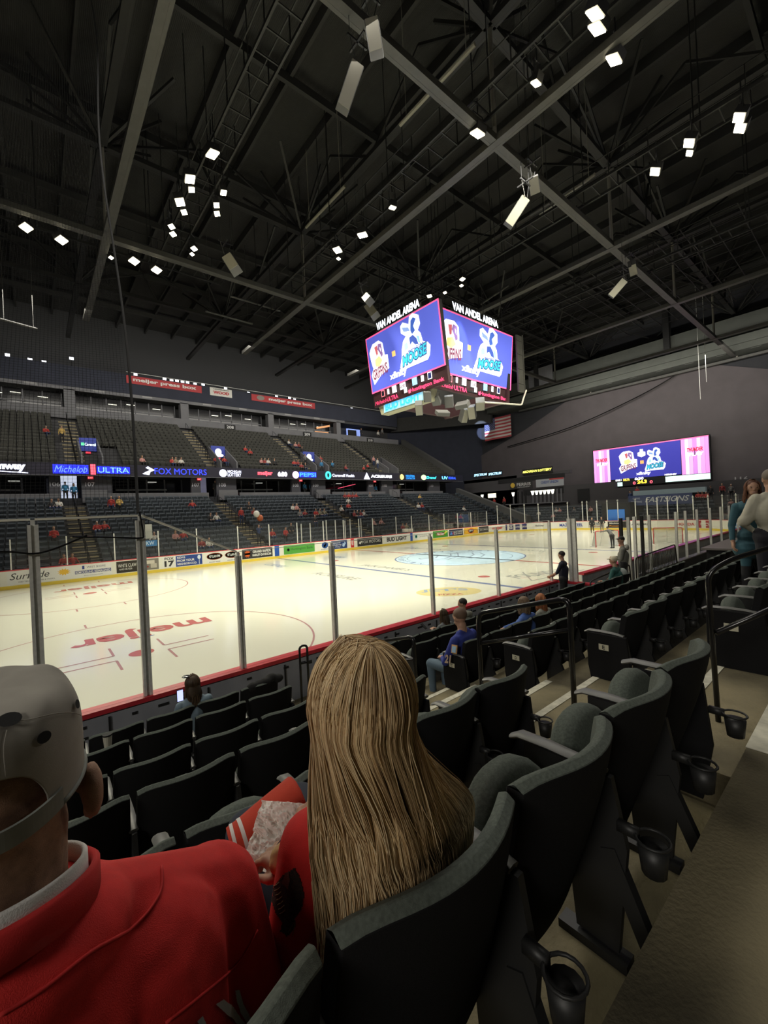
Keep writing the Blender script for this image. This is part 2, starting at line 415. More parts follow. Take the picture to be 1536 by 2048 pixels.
advert(-24.4, -22.0, W_, [('Surfside', K_, .42, .62, .75, .5, .0, .3), ('ICED TEAS LEMONADES & VODKA', (.2, .2, .2), .55, .18, .7, .1)])
advert(-22.0, -21.3, W_, [], shapes=[('s', H('e8b93a'), .3, .6, 1.0, .6)])
advert(-21.3, -19.3, W_, [('WEST SHORE', H('39405a'), .58, .8, .5, .16, .0), ('REMODELING REIMAGINED', W_, .5, .42, .92, .2, .02), ('BATHS WINDOWS DOORS', (.3, .3, .3), .5, .12, .5, .07)],
       shapes=[('b', H('2b3f86'), .24, .8, .06, .28)])
panel(-21.25, .47, -19.35, .66, HY-.0055, .002, flat(H('27377c'), .4), fb, 'advert')
advert(-19.05, -17.8, H('2c2620'), [('WHITE CLAW', W_, .5, .62, .85, .3, .0), ('HARD SELTZER', W_, .42, .3, .6, .14, .0)])
advert(-17.8, -16.55, H('77736a'), [], shapes=[('b', H('c9c2b4'), .5, .7, .6, .3), ('b', H('8e2a22'), .35, .3, .3, .12), ('b', H('b5ae9f'), .75, .35, .3, .4)])
advert(-16.3, -15.45, W_, [('FOX', K_, .5, .83, .7, .26, .03), ('17', K_, .5, .36, .75, .55, .05)])
advert(-15.45, -13.65, H('1f3f87'), [('NEWS', W_, .2, .82, .3, .2), ('FROM YOUR', W_, .37, .53, .66, .22), ('NEIGHBORHOOD.', W_, .42, .22, .74, .2)], shapes=[('o', (.7, .8, .9), .88, .72, .13, .4), ('b', (.7, .8, .9), .88, .3, .02, .5)])
for x0 in (-13.35, -12.0):
    advert(x0, x0+1.2, W_, [('97 LAV-FM', W_, .5, .62, .66, .26, .03), ('CLASSIC ROCK', K_, .5, .08, .7, .1)], shapes=[('o', H('7a3412'), .5, .62, .98, .68), ('o', H('e08a4a'), .5, .62, .9, .56), ('o', H('5a2408'), .5, .62, .84, .46)])
advert(-10.65, -8.1, K_, [('GRAND RAPIDS', W_, .64, .68, .6, .28, .03), ('HARLEY-DAVIDSON', W_, .64, .32, .62, .26, .03)], shapes=[('s', H('d05a1c'), .17, .5, .25, .8), ('b', K_, .17, .5, .28, .2)])
advert(-7.08, -4.1, H('4f9a3c'), [('Huntington Bank', H('12351a'), .58, .5, .72, .36, .0)], shapes=[('o', H('12351a'), .14, .5, .09, .36), ('o', H('4f9a3c'), .14, .5, .05, .2)])
advert(-3.5, -2.55, W_, [('ATHLETICO', NV, .5, .12, .9, .12)], shapes=[('o', H('1c4a8c'), .5, .6, .72, .75), ('z', W_, .5, .6, .36, .5)])
advert(-2.35, -.6, H('223a6e'), [('Second', W_, .32, .75, .5, .22, .0, .2), ('Helping', W_, .36, .48, .55, .22, .0, .2), ('is Way', W_, .32, .22, .5, .2, .0, .2)], shapes=[('z', H('a9c6e8'), .8, .5, .24, .7)])
advert(-.18, .2, H('c01f28'), [('HERE', W_, .5, .5, .6, .5)], 0.22, 1.04)
advert(.6, 3.7, K_, [('FOX MOTORS', W_, .56, .5, .74, .36, .0)], shapes=[('z', W_, .12, .5, .12, .5)])
advert(3.95, 7.45, W_, [('BUD LIGHT', K_, .5, .5, .8, .62, .05)], shapes=[])
for x0, x1 in ((-7.9, -7.5), (7.6, 7.95)): advert(x0, x1, H('1f4fa8'), [], .2, 1.05)
advert(8.15, 10.85, W_, [('Corewell Health', H('4a5a60'), .6, .5, .66, .3, -.01)], shapes=[('o', H('2fa39a'), .12, .5, .13, .5), ('o', W_, .12, .5, .07, .28)])
advert(11.1, 13.6, H('3f8f2a'), [('Mtn Dew', W_, .5, .52, .5, .34, .04, .3)], shapes=[('z', H('d9e84a'), .8, .7, .4, .5), ('b', H('a33024'), .5, .5, .52, .42)])
advert(13.8, 16.3, H('222a44'), [('BLUE CROSS', W_, .64, .6, .6, .26), ('BLUE SHIELD', W_, .64, .28, .6, .2)], shapes=[('t', H('4a86d8'), .16, .5, .2, .6), ('o', H('9a3a5a'), .3, .4, .14, .4)])
advert(16.5, 19.2, H('e6ad10'), [("JET'S", W_, .5, .5, .26, .34, .03)], shapes=[('o', H('d8451c'), .5, .5, .42, .78), ('o', W_, .5, .5, .36, .62), ('o', H('d8451c'), .5, .5, .33, .54), ('b', K_, .04, .4, .03, .3), ('b', K_, .95, .4, .03, .3)])
advert(19.4, 21.4, K_, [("Jack Daniel's", W_, .5, .5, .82, .42, .0)])
def curve_advert(a0, a1, bg, items, corner=(HX-RC, HY-RC), r=RC-.01, z0=.25, z1=1.0):
    b = MB(); n = 8; vs = []
    for k in range(n+1):
        a = R(a0+(a1-a0)*k/n); x, y = corner[0]+r*math.cos(a), corner[1]+r*math.sin(a); vs += [(x, y, z0), (x, y, z1)]
    b.add(vs, [(2*k, 2*k+1, 2*k+3, 2*k+2) for k in range(n)]); ad = b.build('advert', flat(bg, .4), fcr)
    for t, c, u, v, w, h in items:
        a = R(a0+(a1-a0)*u); L = abs(R(a1-a0))*r
        p = V((corner[0]+(r-.02-L*w*w*.13*L/8.5)*math.cos(a), corner[1]+(r-.02-L*w*w*.13*L/8.5)*math.sin(a), z0+(z1-z0)*v))
        letters(t, p, w*L, h*(z1-z0), (math.sin(a), -math.cos(a), 0), UPZ, flat(c, .5), ad)
curve_advert(87, 72, W_, [('meijer', H('d02a2a'), .5, .5, .85, .6)])
curve_advert(70, 47, H('2c2a6a'), [('AIS', W_, .2, .5, .2, .6), ('SOLUTIONS GROUP', W_, .62, .5, .55, .3)])
curve_advert(45, 24, W_, [('Amway', K_, .3, .5, .35, .4)])
curve_advert(23, 2, W_, [('MAZEL STEEL', H('1f3f9a'), .5, .5, .9, .5)])
def end_advert(y0, y1, bg, items):
    a = panel(y0, .25, y1, 1.0, HX-.001, .006, flat(bg, .4), endb, 'advert', 'x')
    for t, c, u, v, w, h in items: letters(t, (HX-.012, y1+(y0-y1)*u, .25+.75*v), w*(y1-y0), h*.75, -UPY, UPZ, flat(c, .5), a)
end_advert(2.3, 4.2, H('b9b6a8'), [('LAKE TRUST', H('27476e'), .5, .6, .8, .3), ('CREDIT UNION', H('8a3a1a'), .5, .2, .8, .2)])
end_advert(-.2, 1.9, K_, [('Michigan', W_, .4, .68, .6, .3), ('Pottery', H('d8902a'), .4, .25, .6, .3)])
end_advert(-2.6, -.6, W_, [('ACRISURE', K_, .5, .5, .9, .3)])
def near_corner_adv(a0, a1, bg, items):
    curve_advert(a0, a1, bg, items, (HX-RC, -HY+RC))
near_corner_adv(-4, -18, W_, [('HONDA', H('c02020'), .5, .5, .8, .4)])
near_corner_adv(-19, -30, H('a8303a'), [('UFCW', W_, .5, .5, .7, .4)])
near_corner_adv(-42, -66, H('2a78b8'), [('LOUIS', W_, .4, .5, .5, .5)])

# ---- glass: panes and posts
def glass_run(parent, pts, zt, post_r=.035, z0=1.11, skip=(), t=.012):
    for i, p in enumerate(pts):
        if i not in skip:
            b = MB(); b.box(p[0]-post_r, p[0]+post_r, p[1]-.04, p[1]+.04, z0, zt+.02)
            b.build('glass_post', M['steel'], parent)
        if i < len(pts)-1:
            q = pts[i+1]; b = MB(); d = (V((*q, 0))-V((*p, 0))).normalized(); o = V((-d.y, d.x, 0))*.0
            b.bar(V((*p, (z0+zt)/2))+d*.03, V((*q, (z0+zt)/2))-d*.03, t, zt-z0); b.build('glass_pane', M['glass'], parent)
xs_far = [-24.2, -21.6, -19.1, -16.5, -13.96, -10.9, -8.3, -5.73, -3.1, -.9, .9, 2.6, 5.7, 7.93, 10.6, 13.1, 15.5, 18.0, 21.2]
glass_run(fb, [(x, HY+.05) for x in xs_far], 2.86, .03)
for x, z in ((-5.0, 2.75), (-4.1, 2.75), (-2.4, 2.95), (-1.4, 2.9), (-.3, 2.8), (0.3, 2.9), (1.6, 2.9)):
    b = MB(); b.box(x-.03, x+.03, HY+.6, HY+.68, 0, z); b.build('gate_post', M['steel'], fb)
cp = [(HX-RC+(RC+.05)*math.cos(R(a)), HY-RC+(RC+.05)*math.sin(R(a))) for a in (78, 64, 51, 39, 27, 15, 3)]
glass_run(fcr, cp, 3.25, .03)
glass_run(endb, [(HX+.05, y) for y in (4.3, 3.1, 1.9, .7, -1.2, -2.4, -3.4, -4.4)], 3.6, .03)
npnt = [(HX-RC+(RC+.05)*math.cos(R(a)), -HY+RC+(RC+.05)*math.sin(R(a))) for a in (-6, -16, -26, -36, -47, -58, -70, -82)]
glass_run(ncr, npnt, 3.5, .03)
for p in cp+[(HX+.05, y) for y in (4.3, 3.1, 1.9, .7, -1.2, -2.4, -3.4, -4.4)]+npnt:
    b = MB(); b.box(p[0]-.07, p[0]+.07, p[1]-.07, p[1]+.07, 3.42, 3.5); b.box(p[0]-.03, p[0]+.03, p[1]-.03, p[1]+.03, 3.3, 3.62); b.build('post_cap', M['steel'], endb)
# near glass
NG = empty('near_glass', (-17, -13, 1.11), 'tall clear glass panes on silver posts along the near boards', 'glass')
xs = [(-24.35, 3.55), (-23.12, 3.55), (-22.0, 3.55), (-20.68, 2.93), (-18.95, 2.93), (-16.35, 2.91), (-13.88, 2.9), (-11.17, 2.95)]
lit_edge = mat('lit_edge_steel', (.95, .93, .8), .3, .1)  # steel made near white, the bright glint of pane tops put into the colour
for i, (x, zt) in enumerate(xs):
    w = .052 if i < 3 else (.04 if i < 5 else .032)
    b = MB(); b.box(x-w, x-w*.35, -13.06, -12.98, 1.11, zt-.06); b.box(x+w*.35, x+w, -13.06, -12.98, 1.11, zt-.06); b.box(x-w*.4, x+w*.4, -13.04, -13.0, 1.11, zt); b.build('glass_post', M['steel'], NG)
    if i < len(xs)-1:
        x2, z2 = xs[i+1]; za, zb = zt, z2
        if i in (0, 1): zb = zt
        if i == 2: zb = 2.93
        b = MB(); b.prism([(x+.045, 1.11), (x2-.045, 1.11), (x2-.045, zb), (x+.045, za)], (0, -13.026, 0), RX, UPZ, (0, .012, 0)); b.build('glass_pane', M['glass'], NG)
        b = MB(); b.bar((x+.02, -13.02, za+.005), (x2-.02, -13.02, zb+.005), .03, .026 if i < 3 else .008); b.build('pane_edge', lit_edge if i < 3 else M['steel'], NG)
b = MB(); b.tube(smoothpath([(-22.01, -13.08, 3.6), (-21.98, -13.09, 3.3), (-22.02, -13.09, 3.25), (-22.3, -13.09, 3.28), (-22.75, -13.09, 3.32)]), .012, 6)
b.tube(smoothpath([(-22.6, -13.09, 3.33), (-22.9, -13.09, 3.2), (-23.12, -13.09, 3.15), (-23.4, -13.09, 3.2), (-24.2, -13.09, 3.25)]), .012, 6)
b.build('black_cord', M['rail'], NG)
# bench glass
BG = empty('bench_glass', (-5, -14.3, 0), 'row of tall glass panes and posts behind the team benches', 'glass')
for x, y, z0, z1, w in ((-10.83, -13.48, 1.1, 2.98, .06), (-10.83, -13.62, 1.1, 2.98, .04)):
    b = MB(); b.box(x-w, x+w, y-.05, y+.05, z0, z1); b.build('glass_post', M['steel'], BG)
bgx = [-9.2, -8.6, -8.1, -7.45, -6.75, -3.85, -2.6, -.94, 1.2, 3.2, 5.0, 7.0, 9.5, 12, 14.5, 17, 19.5]
for i, x in enumerate(bgx):
    w = .05 if i < 5 else .035
    b = MB(); b.box(x-w, x+w, -14.34, -14.26, .1, 2.9); b.build('glass_post', M['darksteel'] if i in (0, 3) else M['steel'], BG)
    if i < len(bgx)-1 and i != 1:
        b = MB(); b.box(x+w, bgx[i+1]-w, -14.306, -14.294, 1.0, 2.9); b.build('glass_pane', M['glass'], BG)
b = MB(); b.box(-7.4, 20, -14.4, -14.2, .1, .95); b.build('bench_wall', M['black'], BG)
b = MB(); b.box(-7.4, 20, -14.42, -14.18, .95, .99); b.build('wall_rail', M['arm'], BG)
for y, x in ((-13.7, -2.2), (-13.7, 1.8)):
    b = MB(); b.box(x-.006, x+.006, -14.2, -13.15, 1.0, 2.8); b.build('glass_pane', M['glass'], BG)

# ---- hockey nets
redpipe = mat('red_pipe', (.5, .04, .05), .4); netting = glassmat('net_cord', (.72, .72, .7), milk=.22)
def goal(loc, rz, label):
    e = empty('hockey_goal', (0, 0, 0), label, 'goal', 'hockey goals on the ice')
    b = MB(); b.tube(fillet([(-.915, 0, 0), (-.915, 0, 1.22), (.915, 0, 1.22), (.915, 0, 0)], .1), .035, 8); b.build('goal_frame', redpipe, e, smooth=True)
    b = MB(); b.tube(smoothpath([(-.915, 0, .03), (-1.0, .5, .03), (-.6, 1.0, .03), (.6, 1.0, .03), (1.0, .5, .03), (.915, 0, .03)]), .03, 6)
    b.tube([(0, .45, 1.2), (0, 1.0, .03)], .02, 6); b.tube(smoothpath([(-.915, 0, 1.22), (-.7, .5, 1.2), (.7, .5, 1.2), (.915, 0, 1.22)]), .02, 6); b.build('base_frame', mat('white_pipe', (.7, .7, .68), .4), e)
    b = MB(); P = [(-.9, .02), (-.98, .5), (-.6, .98), (.6, .98), (.98, .5), (.9, .02)]; T = [(-.9, .02), (-.75, .4), (-.6, .5), (.6, .5), (.75, .4), (.9, .02)]
    b.add([(x, y, .05) for x, y in P]+[(x, y, 1.2) for x, y in T], [(i, i+1, i+7, i+6) for i in range(5)]); b.build('net', netting, e)
    e.location = loc; e.rotation_euler = (0, 0, rz); return e
goal((10.1, -6.05, 0), R(-36)+math.pi*0, 'white netted goal with a staff member leaning over its crossbar')
goal((13.6, -9.0, 0), R(-70), 'red framed goal standing behind the bench glass')
# ================================================================== near stand
TZ = [.37, .64, .88, 1.21, 1.54, 1.91, 2.25]                 # tread heights of rows A..G
def fy(k): return -13.23-.975*k                             # front edge of tread k
def by(k): return -14.05-.975*k                             # seat back line
AX0, AX1 = -20.57, -18.9                                      # aisle
def xend(k): return (-11.0, -10.5, -9.4, -9.4, -9.4, -9.4, -9.4)[k]
b = MB()
b.box(-40, 22, -13.23, -13.11, 0, .34)
for k, z in enumerate(TZ):
    y1 = fy(k) if k else -13.11
    b.box(-34, 22 if k < 1 else 14, fy(k+1) if k < 6 else -24, y1, 0, z)
stand = structure(b.build('floor_terrace', M['concrete']), 'worn brown concrete seating terrace')
b = MB(); st = MB()
for k in range(1, 7):
    z0, z1 = TZ[k-1], TZ[k]
    b.box(AX0, AX1+.0, fy(k)+.0, fy(k)+.46, z0, (z0+z1)/2)
    st.box(AX0+.05, AX1-.02, fy(k)+.40, fy(k)+.463, (z0+z1)/2+.001, (z0+z1)/2+.004)
    st.box(AX0+.05 if k < 6 else AX0-.0, AX1-.02, fy(k)-.09 if k == 6 else fy(k)-.07, fy(k)+.003, z1+.001, z1+.004)
o = b.build('aisle_steps', M['concrete'], stand); st.build('step_stripe', M['stripe'], stand)
# second aisle on the far side of the right-hand block
b = MB(); b.box(-9.3, 14, -24, -14.6, 0, .5); b.box(-9.3, 14, -24, -16.6, .5, 1.3); structure(b.build('floor_platform', M['concrete']), 'dark raised platform beyond the right-hand seats')

# ---- the seat
def seat_back(w=.262, top=.84, bot=.20, th=.05, nu=14, nv=9):
    def P(u, v, s):
        x = w*u*(1-.02*v); y = .15*(1-v)**1.3-.085*(1-u*u)*(.4+.6*v)
        z = bot+(top-bot)*v-(.03*(abs(u)**6) if v > .9 else 0)
        return (x, y+(th*.5*s)+(.018*math.sin(math.pi*min(1, v*1.05))*(1-u*u) if s > 0 else 0), z)
    b = MB(); front = [[P(-1+2*i/nu, j/nv, 1) for i in range(nu+1)] for j in range(nv+1)]; back = [[P(-1+2*i/nu, j/nv, -1) for i in range(nu+1)] for j in range(nv+1)]
    def grid(g, mi, fl):
        vs = [p for r_ in g for p in r_]; n = nu+1
        fs = [((j*n+i), (j*n+i+1), ((j+1)*n+i+1), ((j+1)*n+i)) for j in range(len(g)-1) for i in range(nu)]
        b.add(vs, fs, mi)
    grid(front, 1, 0); grid(back, 0, 1)
    mid = [[(f[0], (f[1]+q[1])/2, f[2]+.014) for f, q in zip(front[-1], back[-1])]]
    grid([front[-1], mid[0], back[-1]], 1, 0); grid([front[0], back[0]], 0, 0)
    for i in (0, nu):
        vs = [front[j][i] for j in range(nv+1)]+[back[j][i] for j in range(nv+1)]
        b.add(vs, [(j, j+1, nv+1+j+1, nv+1+j) for j in range(nv)], 0)
    return b
def seat_cushion():
    b = MB(); n = 10; vs = []
    c = V((0, .19, .41)); ax = V((1, 0, 0)); up = V((0, .20, .98)).normalized(); nr = V((0, -.98, .20)).normalized()
    prof = []
    for i in range(n+1):
        u = -1+2*i/n; prof.append((u*.232, .12+.15*(1-abs(u)**2.6)))
    rings = []
    for d, k in ((-.045, .9), (-.02, 1.0), (.03, 1.0), (.055, .93), (.065, .8)):
        r_ = [c+ax*x*k+up*(z*k)+nr*d for x, z in prof]+[c+ax*x*k-up*(.2*k)+nr*d for x in (.225, -.225)]; rings.append(r_)
    m = len(rings[0])
    for r_ in rings: vs += r_
    fs = [(j*m+i, j*m+(i+1) % m, (j+1)*m+(i+1) % m, (j+1)*m+i) for j in range(4) for i in range(m)]
    fs += [tuple(range(m)), tuple(range(5*m-1, 4*m-1, -1))]; b.add(vs, fs[:4*m]+fs[4*m+1:], 1); b.add(vs, fs[4*m:4*m+1], 0); return b
def armrest(sx):
    b = MB(); x = sx*.278; z = .635
    pts = [(x, .0, z-.01), (x, .08, z), (x, .20, z+.004), (x, .32, z), (x, .36, z-.02)]
    b.tube(pts, .03, 8, sq=.42, rs=[.024, .027, .029, .03, .022]); return b
def stanchion(sx):
    b = MB(); x = sx*.278
    b.prism([(-.02, .62), (.30, .62), (.30, .5), (.14, .30), (.12, .04), (-.02, .04), (-.06, .4)], (x-.012, 0, 0), (0, 1, 0), (0, 0, 1), (.024, 0, 0))
    b.box(x-.03, x+.03, -.05, .18, 0, .03); b.bar((x, -.0, .38), (x, -.12, .10), .035, .05); return b
def cup(sx):
    b = MB(); c = (sx*.235, -.145, .50)
    b.tube([(c[0]+.046*math.cos(a), c[1]+.046*math.sin(a), c[2]) for a in [2*math.pi*i/16 for i in range(16)]], .005, 5, closed=True)
    b.tube([(c[0], c[1], c[2]-.10), (c[0], c[1], c[2]-.02)], .036, 12, rs=[.034, .043]); b.box(c[0]-.012, c[0]+.012, c[1]+.04, c[1]+.1, c[2]-.02, c[2]+.01); return b
pr = empty('stadium_seat')
seat_back().build('backrest', [M['shell'], M['fabric']], pr, auto=True, bevel=.004)
seat_cushion().build('cushion', [M['shell'], M['fabric']], pr, auto=True, bevel=.008)
armrest(-1).build('armrest', M['arm'], pr, auto=True); stanchion(-1).build('stanchion', M['iron'], pr); cup(1).build('cup_holder', M['iron'], pr, smooth=True)
proto(pr)
def end_seat(sx):
    e = copy_tree(pr); e.location = (0, 0, 0)
    a = armrest(1).build('armrest', M['arm'], e, auto=True); s_ = stanchion(1).build('stanchion', M['iron'], e)
    b = MB(); b.prism([(-.03, .625), (.33, .625), (.33, .30), (.28, .02), (-.02, .02), (-.06, .3)], (sx*.305-.014, 0, 0), (0, 1, 0), (0, 0, 1), (.028, 0, 0)); ep = b.build('end_panel', M['shell'], e, bevel=.006)
    return e, ep
ends = {}
ORD = ['first', 'second', 'third', 'fourth', 'fifth', 'sixth', 'seventh', 'eighth', 'ninth', 'tenth', 'eleventh', 'twelfth', 'thirteenth', 'fourteenth', 'fifteenth', 'sixteenth', 'seventeenth', 'eighteenth']
TAKEN = {}
first = True
PITCH = .548
n_near = 0
def place(o, x, k, label, grp, row):
    o.location = (x, by(k)+.02, TZ[k]); tag(o, label, 'seat', grp)
for k in range(6):
    L = 'ABCDEF'[k]
    off = (.35, .12, .42, .1, .06, .02)[k] if k < 4 else 0
    # left block
    for i in range(7 if k < 4 else 5):
        x = AX0-PITCH*(i+.5)-(.28 if k in (1,) else 0)
        if x < -24.2: continue
        c = pr if first else copy_tree(pr); first = False
        place(c, x, k, 'black padded folding seat, %s from the aisle in row %s left of the steps' % (ORD[i], L), 'near seats, row %s left of the aisle' % L, L); n_near += 1
    # right block
    i = 0
    while True:
        x = AX1+PITCH*(i+.5)
        if x+PITCH/2 > xend(k): break
        if i == 0 and k >= 2:
            c, ep = end_seat(-1)
            for q in bpy.data.objects:
                if q.parent == c and q.name.startswith('armrest') and q.data == None: pass
            place(c, x, k, 'black aisle-end seat with a white plate lettered %s on its side panel' % L, 'near seats, row %s right of the aisle' % L, L)
            wx = x-.305-.017; wy = by(k)+.02+.17; wz = TZ[k]+.50
            b = MB(); b.box(wx-.004, wx, wy-.045, wy+.045, wz-.028, wz+.028); pl = b.build('row_plate', M['plate'], ep)
            letters(L, (wx-.006, wy, wz), .024, .036, (0, -1, 0), UPZ, flat(K_, .5), pl)
        else:
            c = copy_tree(pr); place(c, x, k, 'black padded folding seat, %s from the aisle in row %s right of the steps' % (ORD[min(i, 17)], L), 'near seats, row %s right of the aisle' % L, L)
        n_near += 1; i += 1
# end panels on the aisle side of the left block
for k in range(1, 6):
    x = AX0+.01-(.28 if k == 1 else 0)
    for o in list(bpy.data.objects):
        if o.get('label', '') == 'black padded folding seat, first from the aisle in row %s left of the steps' % 'ABCDEF'[k]:
            b = MB(); y = by(k)+.02; z = TZ[k]
            b.prism([(y-.02, z+.6), (y+.3, z+.6), (y+.3, z+.3), (y+.25, z+.02), (y, z+.02), (y-.05, z+.3)], (x-.03, 0, 0), (0, 1, 0), (0, 0, 1), (.028, 0, 0)); b.build('end_panel', M['shell'], o)
            b = MB(); b.tube([(x-.015, y, z+.625), (x-.015, y+.1, z+.638), (x-.015, y+.3, z+.638), (x-.015, y+.35, z+.62)], .03, 8, sq=.42); b.build('armrest', M['arm'], o, auto=True)
# ---- handrails in the aisle
def handrail(y0, z0, y1, z1, b0, b1, label, x=-20.0, mid=True):
    e = empty('handrail', (x, y0, b0), label, 'handrail', 'black loop handrails in the aisle')
    b = MB(); b.tube(fillet([(x, y0, b0), (x, y0, z0), (x, y1, z1), (x, y1, b1)], .09, 6), .021, 10); b.build('rail_loop', M['rail'], e, smooth=True)
    if mid:
        b = MB(); b.tube([(x, y0, z0-.28), (x, y1, z1-.24)], .016, 8); b.build('mid_rail', M['rail'], e, smooth=True)
    return e
handrail(-17.1, 2.47, -17.97, 2.72, 1.60, 1.72, 'black double-bar handrail loop in the aisle behind the blue jersey man')
handrail(-15.0, 1.72, -16.22, 2.08, 1.0, 1.2, 'black handrail loop in the aisle above the blonde head')
e = empty('handrail', (-20.0, -13.75, .5), 'narrow upright black hoop rail at the foot of the aisle by the boards', 'handrail', 'black loop handrails in the aisle')
b = MB(); b.tube(fillet([(-20.05, -13.7, .5), (-20.05, -13.7, 1.44), (-19.93, -13.72, 1.44), (-19.93, -13.72, .5)], .06, 6), .018, 8); b.build('rail_loop', M['rail'], e, smooth=True)
b = MB(); b.tube([(-20.05, -13.7, 1.17), (-19.93, -13.72, 1.17)], .014, 6); b.box(-19.93, -19.86, -13.73, -13.71, 1.14, 1.19); b.build('mid_rail', M['rail'], e)
e = empty('handrail', (-20.0, -18.84, 2.1), 'long black handrail on a pale post climbing towards the standing couple', 'handrail', 'black loop handrails in the aisle')
pts = [(-19.98, -18.85, 2.08), (-19.98, -18.83, 2.98)]
p1 = at_y(1436, 1122, -18.98); p2 = at_y(1536, 1090, -19.15)
b = MB(); b.tube(fillet([V(pts[0]), V(pts[1]), V((-19.9, -18.93, 3.06)), V((-19.5, -19.25, 3.18)), V((-19.1, -19.6, 3.28))], .07, 5), .015, 10); b.build('rail_loop', M['rail'], e, smooth=True)
b = MB(); b.tube([(-19.98, -18.86, 2.62), (-19.4, -19.25, 2.84), (-19.0, -19.6, 2.94)], .016, 8); b.build('mid_rail', M['rail'], e, smooth=True)
# rails by the benches
for i, (pts, lab) in enumerate([
        ([(-11.5, -14.32, .4), (-11.5, -14.32, 1.28), (-9.0, -14.42, 1.45), (-8.9, -14.42, .5)], 'black curved safety rail beside the white capped spectator near the bench'),
        ([(-8.7, -14.5, .9), (-8.7, -14.5, 1.62), (-5.2, -14.6, 1.75), (-5.0, -14.6, .9)], 'black safety rail with upright bars behind the bench glass'),
        ([(-9.6, -17.2, 1.3), (-9.6, -17.2, 2.5), (-6.5, -17.2, 2.62)], 'dark grey post and rail beside the grey topped platform')]):
    e = empty('safety_rail', pts[0], lab, 'railing')
    b = MB(); b.tube(fillet(pts, .12, 6), .022, 8); b.build('rail_loop', M['rail'], e, smooth=True)
    if i == 1:
        b = MB(); [b.tube([(x, -14.55, .9), (x, -14.55, 1.65)], .01, 5) for x in np.arange(-8.5, -5.1, .14)]; b.build('upright_bars', M['rail'], e)
b = MB(); b.box(-9.2, -5.6, -17.3, -16.3, 2.0, 2.05); t_ = empty('counter_table', (-7.4, -16.8, 1.3), 'long grey topped counter table beyond the right-hand seats', 'table'); b.build('table_top', flat(H('6b6663'), .5), t_)
b = MB(); b.box(-9.1, -5.7, -17.25, -16.4, 1.3, 2.0); b.build('table_skirt', M['black'], t_)

# ================================================================== far stands
def stand_rows(n, y0, z0, dy, dz, x0, x1, name, m, label):
    b = MB()
    for k in range(n): b.box(x0, x1, y0+dy*k, y0+dy*(k+1)+.02, z0-.42 if z0 < 1 else z0-.05+dz*max(0, k-2), z0+dz*k)
    return structure(b.build(name, m), label)
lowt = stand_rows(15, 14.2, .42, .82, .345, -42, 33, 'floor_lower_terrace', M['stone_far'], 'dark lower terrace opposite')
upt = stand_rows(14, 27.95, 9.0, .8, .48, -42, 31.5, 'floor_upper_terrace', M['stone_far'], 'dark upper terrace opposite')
ZTL = .42
AISL = [(-33.2, -31.8), (-21.1, -19.6), (-8.9, -7.3), (3.4, 5.0), (16.6, 18.2), (29.6, 30.6)]
AISU = [(-33.2, -31.8), (-20.7, -19.1), (-8.3, -6.7), (3.6, 5.9), (15.2, 18.6), (30.2, 31.4)]
AISU = [(-33.2, -31.8), (-20.7, -19.1), (-8.1, -6.8), (4.0, 5.3), (16.3, 17.7)]
def aisle(e, ais, n, y0, z0, dy, dz, double):
    for a in ais:
        st = MB(); bd = MB()
        for k in range(n):
            z = z0+dz*k; y = y0+dy*k
            st.box(a[0]+.05, a[1]-.05, y-dy*.45, y-.02, z-dz*.5, z-dz*.5+.004)
            bd.box(a[0], a[1], y-dy*.5, y, z-dz, z-dz*.5)
            st.box(a[0]+.05, a[1]-.05, y, y+.1, z+.002, z+.006)
            st.box(a[0]+.05, a[1]-.05, y-dy*.52, y-dy*.5, z-dz*.7, z-dz*.5)
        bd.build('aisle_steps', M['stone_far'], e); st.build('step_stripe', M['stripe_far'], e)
        if double:
            b = MB()
            for k in range(0, n, 2): xm = (a[0]+a[1])/2; b.tube(fillet([(xm, y0+dy*k, z0+dz*k), (xm, y0+dy*k, z0+dz*k+.9), (xm, y0+dy*(k+1.2), z0+dz*(k+1.2)+.9), (xm, y0+dy*(k+1.2), z0+dz*(k+1.2))], .1, 2), .025, 4)
            b.build('aisle_rail', M['rail'], e)
aisle(lowt, AISL[1:5], 15, 14.2, .42, .82, .345, True)
aisle(upt, AISU[1:5], 14, 27.95, 9.0, .8, .48, True)
def far_seat_mesh():
    b = MB()
    P = [(-.235, .05), (-.12, 0), (.12, 0), (.235, .05)]          # facing +Y local
    vs = []
    for z, dy in ((.38, .1), (.80, 0)):
        for s in (.02, -.03):
            vs += [(x, -.04*(1-(x/.235)**2)+dy+s, z) for x, _ in P]
    b.add(vs, [(0, 1, 9, 8), (1, 2, 10, 9), (2, 3, 11, 10), (5, 4, 12, 13), (6, 5, 13, 14), (7, 6, 14, 15), (8, 9, 13, 12), (9, 10, 14, 13), (10, 11, 15, 14), (4, 0, 8, 12), (3, 7, 15, 11)])
    b.frame((0, .2, .5), (.215, 0, 0), (0, .05, .19), (0, -.03, .01))
    b.box(-.26, -.235, .02, .3, .05, .6)
    return b
fsm = far_seat_mesh(); _v = np.array(fsm.v); _f = fsm.f
def mass(places, m, name, label, group, flip=True):
    vs = []; fs = []; n = len(_v)
    for i, (x, y, z, rz) in enumerate(places):
        c, s_ = math.cos(rz), math.sin(rz); q = _v.copy(); q[:, 0] = _v[:, 0]*c-_v[:, 1]*s_+x; q[:, 1] = _v[:, 0]*s_+_v[:, 1]*c+y; q[:, 2] += z
        vs.append(q); fs += [tuple(j+i*n for j in f) for f in _f]
    me = bpy.data.meshes.new(name); me.from_pydata(np.concatenate(vs).tolist(), [], fs); me.materials.append(m); me.update()
    return tag(link(name, me), label, 'seats', group, 'stuff')
